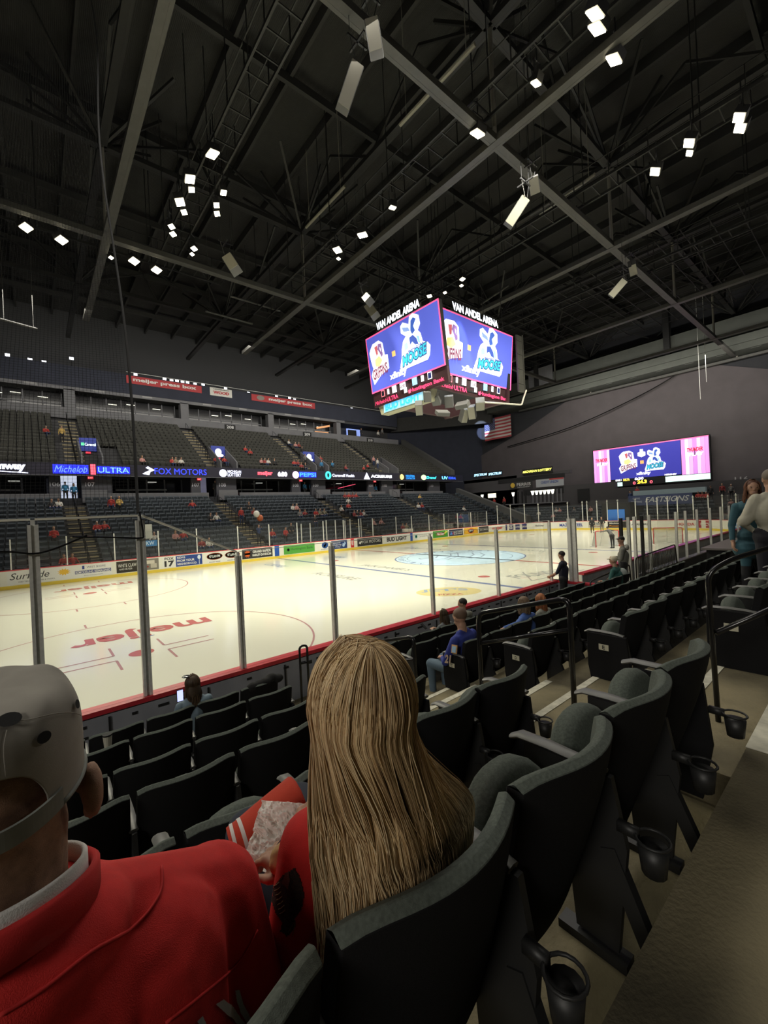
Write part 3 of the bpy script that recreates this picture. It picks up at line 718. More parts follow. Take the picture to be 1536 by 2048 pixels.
def in_ais(x, A, pad=.28): return any(a[0]-pad < x < a[1]+pad for a in A)
low, indiv = [], []
for k in range(15):
    y = 14.2+.82*k+.50; z = .42+.345*k
    x = -41.7
    while x < 31.9:
        if not in_ais(x, AISL):
            (indiv if (k in (1, 2, 3, 4) and -18.9 < x < 3.4) or (k < 4 and -26 < x < -22) else low).append((x, y, z, math.pi, k))
        x += .56
indiv = indiv[:300-n_near-2]
fs_me = fsm.mesh('far_seat', M['seatfar'])
for i, (x, y, z, rz, k) in enumerate(indiv):
    o = bpy.data.objects.new('stadium_seat', fs_me); COL.objects.link(o); o.location = (x, y, z); o.rotation_euler = (0, 0, rz)
    tag(o, 'dark blue grey folded seat in the %s row of the stand opposite' % ORD[k], 'seat', 'empty seats in the low rows of the stand opposite, row %d' % (k+1))
S_ = set(indiv); low2 = [p[:4] for p in low]+[]
mass(low2, M['seatfar'], 'stadium_seats', 'rows of dark blue grey seats filling the lower stand opposite', 'seats of the far stands')
VOM = [(-19.5, -17.9), (-6.9, -5.1), (5.3, 7.2), (17.7, 19.6)]
up = []
for k in range(14):
    y = 27.95+.8*k+.48; z = 9.0+.48*k; x = -41.7
    while x < 31.2:
        if not in_ais(x, AISU) and not (k < 5 and in_ais(x, [(v[0]-.1, v[1]+.1+(1.2 if v[0] < -15 else .1)) for v in VOM])): up.append((x, y, z, math.pi))
        x += .56
mass(up, M['seatup'], 'stadium_seats', 'rows of dark olive grey seats filling the upper stand opposite', 'seats of the far stands')
# vomitory entries in the upper stand
for i, (x0, x1) in enumerate(VOM):
    e = empty('stair_entry', ((x0+x1)/2, 27.6, 9.0), ['dark upper stair entry with a blue screen on top, beside the double stairs', 'stair entry in the upper stand with a white emblem screen on top', 'stair entry in the upper stand with pale sloping cheek walls', 'stair entry at the right end of the upper stand'][i], 'stair entry', 'stair entries of the upper stand')
    for xx in (x0, x1):
        b = MB(); b.prism([(27.6, 9.0), (27.6, 9.9), (28.4, 10.4), (31.6, 12.2), (31.6, 11.0), (28.4, 9.0)], (xx-.07, 0, 0), (0, 1, 0), (0, 0, 1), (.14, 0, 0)); b.build('cheek_wall', M['fascia'], e)
    b = MB(); b.box(x0, x1, 31.2, 31.5, 9, 11.9); b.build('back_wall', M['wall'], e)
    b = MB(); b.box(x0+.35, x1-.35, 31.1, 31.2, 9, 10.6); b.build('doorway', M['black'], e)
    if i < 3:
        b = MB(); b.box(x0+.1, x1-.1, 31.0, 31.15, 10.9, 12.2); sc = b.build('screen', flat((.02, .03, .16), .4, 1.0), e)
        if i == 0: letters('Corewell', ((x0+x1)/2+.2, 30.98, 11.55), .9, .3, RX, UPZ, flat((.8, .9, .9), .5, 1.3), sc); b = MB(); b.box(x0+.25, x0+.5, 30.97, 30.99, 11.42, 11.7); b.build('emblem', flat((.1, .7, .3), .5, 1.2), sc)
        else: b = MB(); b.ell(((x0+x1)/2, 30.97, 11.5), (.38, .02, .42)); b.ell(((x0+x1)/2+.15, 30.97, 11.1), (.45, .02, .2)); b.build('emblem', flat((.8, .85, .9), .5, 1.6), sc)
    b = MB(); b.box((x0+x1)/2-.2, (x0+x1)/2+.2, 30.98, 31.1, 10.66, 10.82); b.build('exit_sign', flat((.8, .05, .08), .5, 1.2), e)
# ---- level with the suites behind the lower stand (y = 27 .. 31)
b = MB(); b.box(-42, 34, 27.3, 27.9, 0, 6.0); b.box(-42, 34, 31.0, 31.4, 6, 9.0); b.box(-42, 34, 27.35, 31.2, 8.15, 8.95); structure(b.build('wall_suites', M['wall']), 'dark recessed wall of the suites opposite')
def fx(px, py, Y=27.0): return at_y(px, py, Y).x
PAR = [(-42, fx(120, 992)), (fx(165, 992), fx(215, 992)), (fx(216, 988), fx(418, 992)), (fx(438, 987), fx(476, 987)), (fx(480, 990), fx(620, 990)), (fx(633, 985), fx(661, 985)), (fx(665, 988), fx(771, 990)), (fx(779, 985), fx(800, 985)), (fx(806, 988), fx(886, 990))]
for i, (x0, x1) in enumerate(PAR):
    b = MB(); short = i in (3, 5, 7, 1); b.box(x0, x1, 27.0, 27.2, 5.6, 6.42 if not short else 6.72); structure(b.build('wall_parapet', M['fascia']))
signs = [('106', 98, 122), ('107', 164, 226), ('107', 385, 404), ('108', 436, 476), ('108', 587, 604), ('109', 627, 655), ('109', 740, 752), ('110', 767, 790), ('110', 862, 884)]
sgn_w = flat((.45, .45, .5), .6)
for t, a, c in signs:
    x0, x1 = fx(a, 970), fx(c, 970); b = MB(); b.box(x0, x1, 27.5, 27.9, 6.0, 8.15); w = structure(b.build('wall_pier', mat('pier_paint', (.05, .05, .06), .8)))
    letters(t, ((x0+min(x1, x0+1.3))/2, 27.48, 7.3), .75, .4, RX, UPZ, sgn_w, w)
# lit concourse doorways
lit = mat('concourse_light', (.62, .68, .85), .5, 0, .85)
litd = mat('concourse_dim', (.2, .2, .3), .5, 0, .35)
for i, (a, c, m) in enumerate([(122, 157, lit), (404, 422, litd), (607, 613, litd), (753, 757, litd)]):
    x0, x1 = fx(a, 970), fx(c, 970); b = MB(); b.box(x0, x1, 28.6, 28.7, 5.9, 8.15); structure(b.build('door_%d' % (i+1), m))
suites = [(0, 97), (228, 383), (480, 585), (658, 737), (793, 860)]
for i, (a, c) in enumerate([(-80, 97)]+suites[1:]):
    x0, x1 = fx(a, 970), fx(c, 970)
    e = structure(empty('window_%d' % (i+1), ((x0+x1)/2, 30.5, 6)))
    b = MB(); n = max(3, int((x1-x0)/1.6))
    for j in range(n+1): xx = x0+(x1-x0)*j/n; b.box(xx-.07, xx+.07, 30.8, 30.95, 6, 8.1)
    b.build('window_frame', M['fascia'], e)
    b = MB(); b.box(x0, x1, 30.85, 30.9, 6.1, 8.1); b.build('pane', mat('suite_glass', (.012, .012, .014), .12), e)
    b = MB(); b.box(x0+.3, x1-.3-(x1-x0)*.25, 28.5, 28.65, 6.75, 6.9); b.build('counter_rail', M['fascia'], e)
    b = MB(); b.box(x0+.2, x1-.2, 28.9, 29.6, 6.2, 6.55); b.build('suite_seats', flat((.05, .012, .018)), e)
    b = MB(); b.box(x0+(x1-x0)*.5, x0+(x1-x0)*.5+.8, 30.1, 30.3, 7.75, 7.8); b.build('ceiling_light', flat((.5, .5, .45), .5, 1.2), e)
b = MB(); b.bar((fx(690, 960), 28.8, 7.0), (fx(725, 955), 28.8, 7.6), .06, .08); structure(b.build('trim_1', flat((.8, .08, .15), .5, 1.2)))
for i, px in enumerate((398, 601, 749, 181)):
    q = at_y(px, 957+i*2 if i < 3 else 957, 27.3); b = MB(); b.box(q.x-.22, q.x+.22, 27.2, 27.3, 7.75, 8.0); sx_ = tag(b.build('exit_sign', flat((.5, .02, .03), .5, .8)), 'small red exit sign under the ribbon, %s' % ['by the second section sign 107', 'by section sign 108', 'by the last section sign 109', 'by the bright left doorway'][i], 'exit sign', 'red exit signs under the ribbon'); letters('EXIT', (q.x, 27.19, 7.875), .34, .15, RX, UPZ, flat((.9, .3, .3), .5, 1.5), sx_)
# ---- LED ribbon
rb = empty('ribbon_display', (0, 27.1, 8.1), 'long LED ribbon with glowing sponsor names along the upper stand front', 'display')
b = MB(); b.box(-42, 34, 27.0, 27.35, 8.05, 9.15); b.build('ribbon_panel', flat((.016, .014, .03), .6), rb)
b = MB(); b.box(-42, 34, 26.98, 27.06, 8.02, 8.07); b.build('edge_trim', M['fascia'], rb)
EB, EW, ER = (.02, .03, .9), (.75, .78, 1.0), (.9, .08, .12)
def rtext(t, a, c, col, e=1.6, h=.62, sh=0, bold=.02, z=8.6, halo=None):
    x0, x1 = fx(a, 945), fx(c, 945)
    if halo:
        q = MB(); q.box(x0-.08, x1+.08, 26.975, 26.985, z-h*.68, z+h*.68); q.build('glow_panel', flat(halo, .6, 1.0), rb)
    letters(t, ((x0+x1)/2, 26.96, z), x1-x0, h, RX, UPZ, flat(col, .5, e), rb, bold=bold, shear=sh)
rtext('amway', -22, 52, EW, 2.2, .62, 0, .06); b = MB(); b.bar((fx(0, 940), 26.95, 8.3), (fx(56, 940), 26.95, 8.2), .02, .07); b.build('underline', flat(EW, .5, 2.2), rb)
rtext('Michelob', 108, 175, (.12, .25, 1.0), 1.6, .6, .4, 0, halo=EB); rtext('ULTRA', 196, 258, (.15, .4, 1.0), 1.8, .5, 0, .01, halo=EB)
q = MB(); q.box(fx(181, 940), fx(191, 940), 26.95, 26.98, 8.15, 9.1); q.build('emblem', flat(ER, .5, 2.0), rb)
rtext('FOX MOTORS', 309, 413, (.03, .05, 1.0), 1.9, .6, 0, .0)
q = MB(); x_ = fx(298, 940); q.prism([(-.6, -.3), (0, -.4), (.1, -.1), (.5, .1), (-.1, .45), (-.3, .3), (.1, .1), (-.3, -.1)], (x_, 26.95, 8.6), RX, UPZ, (0, .02, 0)); q.build('emblem', flat(EW, .5, 2.2), rb)
q = MB(); q.ell((fx(446, 945), 26.97, 8.55), (.42, .02, .42)); q.build('emblem', flat(EW, .5, 2), rb); rtext('MICHIGAN', 455, 482, EW, 1.6, .28, z=8.75); rtext('LOTTERY', 455, 482, EW, 1.8, .36, z=8.38)
rtext('meijer', 515, 545, ER, 2.0, .6, bold=.05); rtext('6:30', 555, 574, (.85, .8, 1), 2.2, .6, bold=.07)
q = MB(); q.ell((fx(591, 945), 26.97, 8.55), (.45, .02, .45)); q.build('emblem', flat((.8, .5, .8), .5, 2), rb); rtext('PEPSI', 599, 631, (.05, .3, 1.0), 1.8, .5, bold=.02, halo=EB)
def ringem(px, c, r=.42, e=1.8):
    q = MB(); cx = fx(px, 945); q.tube([(cx+r*.75*math.cos(2*math.pi*i/14), 26.96, 8.58+r*math.sin(2*math.pi*i/14)) for i in range(14)], .13, 5, closed=True); q.build('emblem', flat(c, .5, e), rb)
ringem(656, (.05, .7, .65)); rtext('Corewell Health', 664, 708, EW, 1.8, .38, bold=.03)
q = MB(); q.prism([(-.55, -.45), (.55, -.45), (0, .5)], (fx(733, 945), 26.95, 8.6), RX, UPZ, (0, .02, 0)); q.build('emblem', flat(EW, .5, 2), rb)
rtext('ACRISURE', 741, 783, (.85, .85, .95), 2.0, .42, bold=.06)
ringem(803, (.9, .75, .2), .3); rtext('INDUSTRIAL', 811, 829, (.02, .3, .9), 1.8, .3, z=8.78); rtext('CONTRACTOR', 811, 829, (.02, .3, .9), 1.6, .28, z=8.4)
q = MB(); q.ell((fx(847, 948), 26.97, 8.6), (.6, .02, .42)); q.build('emblem', flat((.5, .8, .35), .5, 1.8), rb); rtext('Grand', 851, 872, (.05, .7, .75), 1.9, .42, .3, bold=.03)
rtext('UV', 883, 895, (.15, .6, .95), 2, .5, bold=.04); rtext('FEDERAL', 896, 911, (.03, .1, .9), 1.9, .4, bold=.02)
# ---- upper level: fascia, suites, press box
b = MB(); b.box(-42, 30.5, 39.2, 39.45, 15.7, 16.95); fas = structure(b.build('wall_upper_fascia', M['fascia']), 'grey parapet above the upper seats')
for t, a, py in (('208', 460, 850), ('209', 614, 863), ('210', 740, 874)):
    p = at_y(a, py, 39.18); b = MB(); b.box(p.x-.75, p.x+.75, 39.15, 39.2, 16.05, 16.75); pl = b.build('section_plate', M['black'], fas); letters(t, (p.x, 39.13, 16.4), 1.0, .42, RX, UPZ, flat((.6, .6, .6)), pl)
b = MB(); b.box(-42, 31, 42.5, 42.8, 15.7, 30); b.box(-42, 30.5, 39.5, 42.5, 15.5, 16.2); b.box(-42, 30.5, 39.6, 42.5, 19.0, 19.4); structure(b.build('wall_back', mat('back_wall_paint', (.04, .041, .044), .9)), 'dark grey back wall')
b = MB(); b.box(-42, 30.5, 39.3, 39.6, 19.55, 21.75); b.box(-42, 30.5, 39.3, 42.5, 19.4, 19.56); structure(b.build('wall_press_front', M['wallblue']), 'navy press box front wall')
b = MB(); b.box(-42, fx(690, 870, 39.5), 39.4, 39.6, 19.0, 19.55)
for a, c in ((128, 150), (360, 376), (534, 545), (670, 678)):
    b.box(fx(a, 800, 39.5), fx(c, 800, 39.5), 39.4, 40.4, 16.2, 19.1)
structure(b.build('wall_suite_columns', M['fascia']))
for i, (a, c) in enumerate([(-90, 125), (153, 355), (380, 530), (548, 668)]):
    x0, x1 = fx(a, 800, 39.5), fx(c, 800, 39.5); e = structure(empty('window_%d' % (i+11), ((x0+x1)/2, 41, 16.2)))
    b = MB(); n = max(5, int((x1-x0)/1.5))
    for j in range(n+1): xx = x0+(x1-x0)*j/n; b.box(xx-.06, xx+.06, 41.2, 41.3, 16.2, 19)
    b.box(x0, x1, 41.2, 41.3, 17.6, 17.7); b.box(x0+(x1-x0)*.1, x0+(x1-x0)*.45, 40, 40.1, 17.3, 17.45); b.box(x0+(x1-x0)*.55, x0+(x1-x0)*.95, 40, 40.1, 17.3, 17.45)
    b.build('window_frame', M['fascia'], e)
    b = MB(); b.box(x0, x1, 41.22, 41.26, 16.2, 19.0); b.build('pane', mat('dark_glass', (.01, .01, .012), .15), e)
    b = MB(); [b.box(x0+(x1-x0)*u, x0+(x1-x0)*u+1.1, 39.38, 39.4, 19.15, 19.35) for u in (.15, .62)]; b.build('suite_number_plate', flat((.25, .25, .25)), e)
    b = MB(); [b.box(x0+(x1-x0)*u, x0+(x1-x0)*u+.9, 40.9, 41.0, 18.2+.2*(j % 2), 18.26+.2*(j % 2)) for j, u in enumerate((.3, .48, .75))]; b.build('ceiling_light', flat((.8, .78, .65), .5, 1.6), e)
x_ = fx(636, 835, 39.8); b = MB(); b.box(x_, x_+2.6, 40.9, 41.0, 17.2, 17.5); b.bar((x_+.3, 40.9, 18.0), (x_+2.9, 40.9, 18.6), .1, .3); structure(b.build('trim_2', flat((.6, .28, .12), .5, .8)))
x0, x1 = fx(703, 860, 39.8), fx(730, 860, 39.8); b = MB(); b.box(x0, x1, 41.3, 41.4, 16.2, 18.6); d_ = structure(b.build('door_9', flat((.25, .35, .8), .5, .8)), 'bright bluish doorway at the end of the upper suites')
b = MB(); b.box(x0+.25, x1-.9, 41.2, 41.3, 16.2, 18.4); b.build('door_leaf', M['black'], d_)
def banner(a, py0, c, py1, col, label, items, h=.95, z=21.15):
    x0, x1 = fx(a, py0, 39.2), fx(c, py1, 39.2)
    b = MB(); n = 12; vs = []
    for j in range(n+1):
        x = x0+(x1-x0)*j/n; yy = 39.2+.02*math.sin(j*1.7); vs += [(x, yy, z-h/2), (x, yy, z+h/2), (x, yy+.02, z+h/2), (x, yy+.02, z-h/2)]
    fs = [(4*j+k, 4*(j+1)+k, 4*(j+1)+(k+1) % 4, 4*j+(k+1) % 4) for j in range(n) for k in range(4)]+[(0, 1, 2, 3), (4*n+3, 4*n+2, 4*n+1, 4*n)]
    o = tag(b.add(vs, fs).build('banner', flat(col, .7)), label, 'banner', 'banners on the press box front')
    for t, cc, u, v, w, hh, bo in items: letters(t, (x0+(x1-x0)*u, 39.15, z+(v-.5)*h), w*(x1-x0), hh*h, RX, UPZ, flat(cc, .7), o, bold=bo)
    return o
RDB = (.36, .035, .04)
banner(253, 765, 403, 770, RDB, 'long plain red banner with white wording above the suites, left one', [('meijer press box', (.62, .6, .58), .5, .5, .84, .62, .035)])
bn = banner(503, 795, 630, 810, RDB, 'red banner with white wording and a small grey emblem at its left end', [('meijer press box', (.62, .6, .58), .6, .5, .7, .6, .035)])
b = MB(); xx = fx(521, 795, 39.2); b.ell((xx, 39.16, 21.2), (.6, .02, .36)); b.build('emblem', flat((.2, .18, .16)), bn)
banner(420, 785, 464, 788, (.55, .54, .5), 'white banner with red capitals between the two red banners', [('WOOD', (.4, .04, .05), .5, .42, .72, .38, .05), ('NEWSRADIO', K_, .5, .82, .7, .12, .03)], h=1.1)
b = MB(); b.tube([(-13.8, 39.25, 22.05), (27, 39.25, 22.05)], .03, 5); b.build('rail_loop', M['steel']); o = bpy.data.objects['rail_loop.005'] if 'rail_loop.005' in bpy.data.objects else None
for o in list(COL.objects):
    if o.parent is None and o.name.startswith('rail_loop'): o.name = 'press_box_rail'; tag(o, 'thin pale rail along the top of the press box front', 'railing')
desk = flat((.85, .88, .95), .5, 3.0)
for i, (px, py) in enumerate([(15, 710), (60, 719), (88, 724), (143, 717), (271, 749), (329, 758), (343, 761), (354, 762), (365, 764), (375, 765), (390, 768), (406, 769), (451, 777), (497, 786), (553, 793), (579, 796), (589, 799), (703, 817), (731, 828)]):
    p = at_y(px, py, 40.2); b = MB(); b.box(p.x-.2, p.x+.2, 40.15, 40.2, p.z-.14, p.z+.14); l_ = b.build('desk_lamp', desk)
    b = MB(); b.tube([(p.x, 40.25, 19.6), (p.x, 40.2, p.z)], .02, 5); b.build('lamp_stem', M['rail'], l_)
    tag(l_, 'small bright desk lamp glowing in the press box', 'lamp', 'small bright lamps along the press box')
# press box figures and lamp stands handled with the people
# ---- side walls closing the stands on the right
for nm, poly, x in (('wall_lower_cheek', [(14.0, 0), (14.0, 1.9), (15, 2.2), (27.2, 6.9), (27.2, 0)], 32.3), ('wall_upper_cheek', [(27.4, 8), (27.4, 10.0), (28, 10.4), (39.5, 17.2), (39.5, 8)], 31.5)):
    b = MB(); b.prism(poly, (x, 0, 0), (0, 1, 0), (0, 0, 1), (.9, 0, 0)); structure(b.build(nm, mat('cheek_paint', (.07, .07, .068), .8)))
# ================================================================== end wall and right end
b = MB()
b.prism([(44.0, 30.0), (44.3, 30.0), (31.0, 42.9), (30.6, 42.6)], (0, 0, 0), RX, UPY, (0, 0, 31)); structure(b.build('wall_corner', M['wallblue']), 'blue black corner wall')
b = MB(); b.box(44.0, 44.4, -40, 30.2, 0, 31); structure(b.build('wall_right', M['wall']), 'dark end wall')
b = MB(); b.prism([(33, 9), (33, 12.5), (20.7, 16.65), (12.9, 20.0), (-6.5, 20.05), (-11.3, 18.1), (-20, 16.5), (-36, 16.5), (-36, 0), (30, 0)], (43.8, 0, 0), UPY, UPZ, (.2, 0, 0)); structure(b.build('wall_right_lit', M['wallgrey']), 'lit part of the end wall as a grey slab behind the end screen')  # lit part of the end wall, shaped as a paler slab
b = MB(); b.box(40.5, 44, -40, 26, 20.3, 21.0); b.box(41.5, 42.1, -40, 30, 21.8, 24.6); b.box(40.2, 41.0, -40, 30, 21.0, 21.9)
for y in np.arange(-24, 26, 3.2): b.box(40.9, 41.1, y, y+.9, 20.25, 20.32)
structure(b.build('beam_end', mat('end_beam', (.055, .06, .053), .8, noise=.1, nscale=1)), 'dark ring beam along the end wall')
b = MB(); b.prism([(41.5, 26), (42.1, 26), (31.2, 41.8), (30.6, 41.4)], (0, 0, 18.8), RX, UPY, (0, 0, 2.6)); structure(b.build('beam_corner', M['beam']))
for y in (16.5, -2.0):
    b = MB(); b.box(41.0, 41.9, y-.35, y+.35, 20.6, 30); structure(b.build('column_end', M['black']))
b = MB(); b.box(41.3, 41.5, 13.8, 18, 22.5, 25.8); structure(b.build('wall_duct', M['fascia']))
# end terrace
b = MB()
for k in range(7): b.box(31.6+.85*k, 39, -14 if k < 7 else 0, 13.2+1.4*k, 0, .42+.36*k)
structure(b.build('floor_end_terrace', M['stone_far']), 'dark terrace behind the far goal')
es = []
for k in range(6):
    x = 31.6+.85*k+.5; y = -13.5-.8*k
    while y < 12.2+1.3*k:
        if not (-.4 < y < 3.4) and not (5.5 < y < 6.8) and not (-8.2 < y < -7.2): es.append((x, y, .42+.36*k, math.pi/2))
        y += .56
mass(es, M['seatfar'], 'stadium_seats', 'rows of dark seats on the terrace behind the far goal', 'seats of the far stands')
b = MB(); b.box(38, 39, 4.0, 30, 2.9, 6.1); b.box(38, 44, -36, 4.0, 0, 5.2); b.box(38, 38.6, 19, 30, 2.9, 8.5); b.box(38, 38.4, 10.0, 30, 7.9, 8.4)
ew = structure(b.build('wall_end_concourse', mat('concourse_wall', (.055, .052, .056), .85)), 'grey wall of the end concourse')
b = MB(); b.box(37.95, 38.0, 10.9, 22.6, 7.3, 8.0); b.box(37.95, 38.0, 11.2, 17.9, 5.0, 5.9); b.box(37.9, 37.99, 7.4, 9.1, 3.5, 5.4)
b.build('dark_opening', M['black'], ew)
b = MB(); b.box(37.2, 38, 10.5, 27, 3.6, 3.75); b.build('drink_rail', M['fascia'], ew)
colm = mat('column_lamp', (.95, .93, .8), .5, 0, 1.8)
for i, (px, l) in enumerate([(965, 0), (1027, 1), (1036, 0), (1044, 0), (1051, 0), (1066, 1), (1074, 1), (1082, 1), (1090, 1), (1098, 1), (1106, 1), (1115, 2), (1123, 2)]):
    p = at_x(px, 990, 37.9)
    b = MB(); b.box(37.8, 37.95, p.y-.1, p.y+.1, 3.7, 5.7); o = b.build('concourse_column', M['fascia'] if l else M['black'], ew)
    if l == 1 or px == 965:
        q = MB(); q.prism([(-.12, -.45), (.12, -.45), (.3, .2), (-.3, .2)], (37.78, p.y, 5.45), UPY, UPZ, (.06, 0, 0)); q.build('column_lamp', colm, o)
p = at_x(985, 992, 37.9); b = MB(); b.box(37.85, 37.95, p.y-.7, p.y+.9, 5.0, 5.75); b.build('lit_menu', flat((.9, .85, .6), .5, 1.5), ew)
for t, a, c, m_, tx in (('FERRIS', 1020, 1065, (.02, .02, .02), (.5, .5, .5)), ('CREDIT UNION', 1072, 1128, (.35, .37, .4), (.06, .1, .3))):
    p0, p1 = at_x(a, 962, 37.9), at_x(c, 968, 37.9)
    b = MB(); b.box(37.85, 37.9, p1.y, p0.y, 6.15, 7.35); s_ = tag(b.build('wall_sign', flat(m_)), 'black sign with grey capitals and a yellow mark on the end concourse' if a == 1020 else 'pale grey and red sign beside the black one on the end concourse', 'sign')
    letters(t, (37.83, (p0.y+p1.y)/2-(.5 if a == 1020 else 0), 6.85), abs(p0.y-p1.y)*.62, .5 if a == 1020 else .4, -UPY, UPZ, flat(tx), s_)
    if a == 1020:
        letters('STATE UNIVERSITY', (37.83, (p0.y+p1.y)/2-.5, 6.4), 2.3, .16, -UPY, UPZ, flat(tx), s_); b = MB(); b.ell((37.84, p0.y-.5, 6.8), (.02, .42, .4)); b.build('emblem', flat((.6, .4, .05)), s_)
    else: b = MB(); b.box(37.83, 37.85, p1.y, (p0.y+p1.y)/2, 7.15, 7.35); b.build('red_band', flat((.4, .05, .05)), s_)
for a, c, z, t, col in ((1046, 1104, 8.78, 'MICHIGAN LOTTERY', (.95, .9, .15)), (948, 974, 9.2, 'SPECTRUM', (.4, .7, .95)), (977, 1003, 9.1, 'SPECTRUM', (.4, .7, .95))):
    p0, p1 = at_x(a, 945, 37.8), at_x(c, 940, 37.8); b = MB(); b.box(37.78, 37.9, p1.y-.1, p0.y+.1, z-.42, z+.42); s_ = tag(b.build('end_display', M['black']), {1046: 'short end display glowing yellow', 948: 'short end display glowing pale blue, nearer the upper stand', 977: 'short end display glowing pale blue, nearer the yellow one'}[a], 'display')
    letters(t, (37.74, (p0.y+p1.y)/2, z), (p0.y-p1.y), .36 if a > 1000 else .42, -UPY, UPZ, flat(col, .5, 2.0), s_, bold=.03, shear=.2)
# tunnel with the sign over it
b = MB(); b.box(31, 38, -.3, 2.9, 0, 3.2); structure(b.build('floor_tunnel', M['black']), 'dark players tunnel')
b = MB(); b.box(30.9, 31.0, 0.3, 2.3, .1, 2.4); structure(b.build('door_12', flat((.03, .16, .5), .5, .25)), 'blue curtain in the tunnel mouth')  # curtain colour carries a weak glow in place of light on it
b = MB(); b.box(37.3, 38, -6.2, 1.5, 4.0, 4.6); structure(b.build('ceiling_lobby', flat((.25, .32, .33), .6, .12)))  # weak emission stands in for light on the lobby ceiling
p0, p1 = at_x(1257, 1000, 33), at_x(1385, 996, 33)
b = MB(); b.box(32.95, 33.05, p1.y, p0.y, 2.75, 3.95); s_ = tag(b.build('tunnel_sign', flat((.03, .045, .12))), 'blue sign with slanted grey capitals over the players tunnel', 'sign')
letters('FASTSIGNS', (32.92, p0.y+(p1.y-p0.y)*.62, 3.4), abs(p1.y-p0.y)*.68, .62, -UPY, UPZ, flat((.4, .42, .45)), s_, bold=.01, shear=.35)
letters('GOING', (32.92, p0.y-.9, 3.6), .8, .22, -UPY, UPZ, flat((.3, .32, .4)), s_); letters('EXCITING', (32.92, p0.y-.9, 3.2), 1.2, .22, -UPY, UPZ, flat((.3, .32, .4)), s_)
p = at_x(1483, 958, 43.7); letters('116', (43.7, p.y, p.z), 1.3, .6, -UPY, UPZ, flat((.3, .3, .3)), bpy.data.objects['wall_right'])

# ================================================================== emblems
def poly_shape(pts, c, r_, u_, w, h, d, m, parent, name='emblem'):
    c, r_, u_ = V(c), V(r_).normalized(), V(u_).normalized(); nr = r_.cross(u_)
    b = MB(); n = len(pts); b.prism([((x-.5)*w, (.5-y)*h) for x, y in pts], c+nr*d, r_, u_, -nr*.012)
    me = bpy.data.meshes.new(name); me.from_pydata(b.v, [], b.f); me.materials.append(m); me.update(); return link(name, me, parent)
GR = [(.1, .12), (.25, .02), (.6, 0), (.8, .1), (.85, .4), (1, .42), (1, .75), (.55, .83), (.1, 1), (0, .75), (.15, .6), (.08, .45), (.02, .2)]
MO = [(.15, .12), (.24, .07), (.42, .16), (.47, .02), (.58, 0), (.75, .09), (.77, .26), (.68, .36), (.75, .43), (.79, .6), (.93, .66), (1, .74), (.95, .91), (.88, .98), (.24, .98), (.03, 1), (0, .91), (.08, .74), (.12, .57), (.19, .43), (.29, .36), (.15, .26)]
def emblem_griffin(c, r_, u_, w, h, par, e=1.0):
    wh = flat((.85, .85, .9), .5, 1.3*e)
    poly_shape(GR, c, r_, u_, w, h, .02, wh, par)
    C = V(c); r2, u2 = V(r_).normalized(), V(u_).normalized()
    def q(pts, col, d=.035): poly_shape(pts, c, r_, u_, w, h, d, flat(col, .5, e), par, 'emblem_detail')
    q([(.55, .08), (.72, .1), (.76, .38), (.68, .42), (.6, .3), (.5, .2)], (.22, .12, .3)); q([(.34, .12), (.5, .1), (.5, .3), (.42, .34)], (.45, .1, .12))
    q([(.3, .42), (.55, .36), (.7, .5), (.5, .62), (.3, .58)], (.85, .68, .25)); q([(.62, .16), (.68, .2), (.7, .3), (.64, .24)], (.8, .8, .85), .05)
    letters('GRIFFINS', C-u2*h*.24+r2*w*.02+r2.cross(u2)*.05, w*.84, h*.26, r2+u2*.12, u2-r2*.05, flat((.16, .03, .06), .5, e), par, bold=.03)
def emblem_moose(c, r_, u_, w, h, par, e=1.0, txt=(.05, .45, .6)):
    poly_shape(MO, c, r_, u_, w, h, .02, flat((.85, .9, .95), .5, 1.3*e), par)
    C = V(c); r2, u2 = V(r_).normalized(), V(u_).normalized()
    def q(pts, col, d=.035): poly_shape(pts, c, r_, u_, w, h, d, flat(col, .5, e), par, 'emblem_detail')
    q([(.50, .12), (.58, .08), (.66, .13), (.56, .24), (.60, .34), (.50, .38), (.46, .3)], (.04, .1, .42)); q([(.2, .16), (.4, .22), (.44, .3), (.24, .26)], (.2, .3, .6)); q([(.40, .42), (.52, .40), (.62, .5), (.66, .62), (.56, .6), (.48, .52), (.40, .56)], (.04, .08, .36)); q([(.22, .5), (.32, .48), (.34, .6), (.2, .64)], (.3, .55, .85)); q([(.62, .44), (.70, .48), (.72, .62), (.66, .58)], (.25, .5, .8))
    letters('MOOSE', C-u2*h*.29+r2.cross(u2)*.05, w*.84, h*.24, r2+u2*.10, u2, flat((.02, .06, .25), .5, e*.5), par, bold=.10, shear=.2)
    letters('MOOSE', C-u2*h*.29+r2.cross(u2)*.06, w*.80, h*.20, r2+u2*.10, u2, flat(txt, .5, e*.8), par, bold=.03, shear=.2)
    letters('MANITOBA', C-u2*h*.155+r2*w*.08+r2.cross(u2)*.05, w*.5, h*.045, r2+u2*.10, u2, flat((.03, .06, .3), .5, e), par, bold=.03)
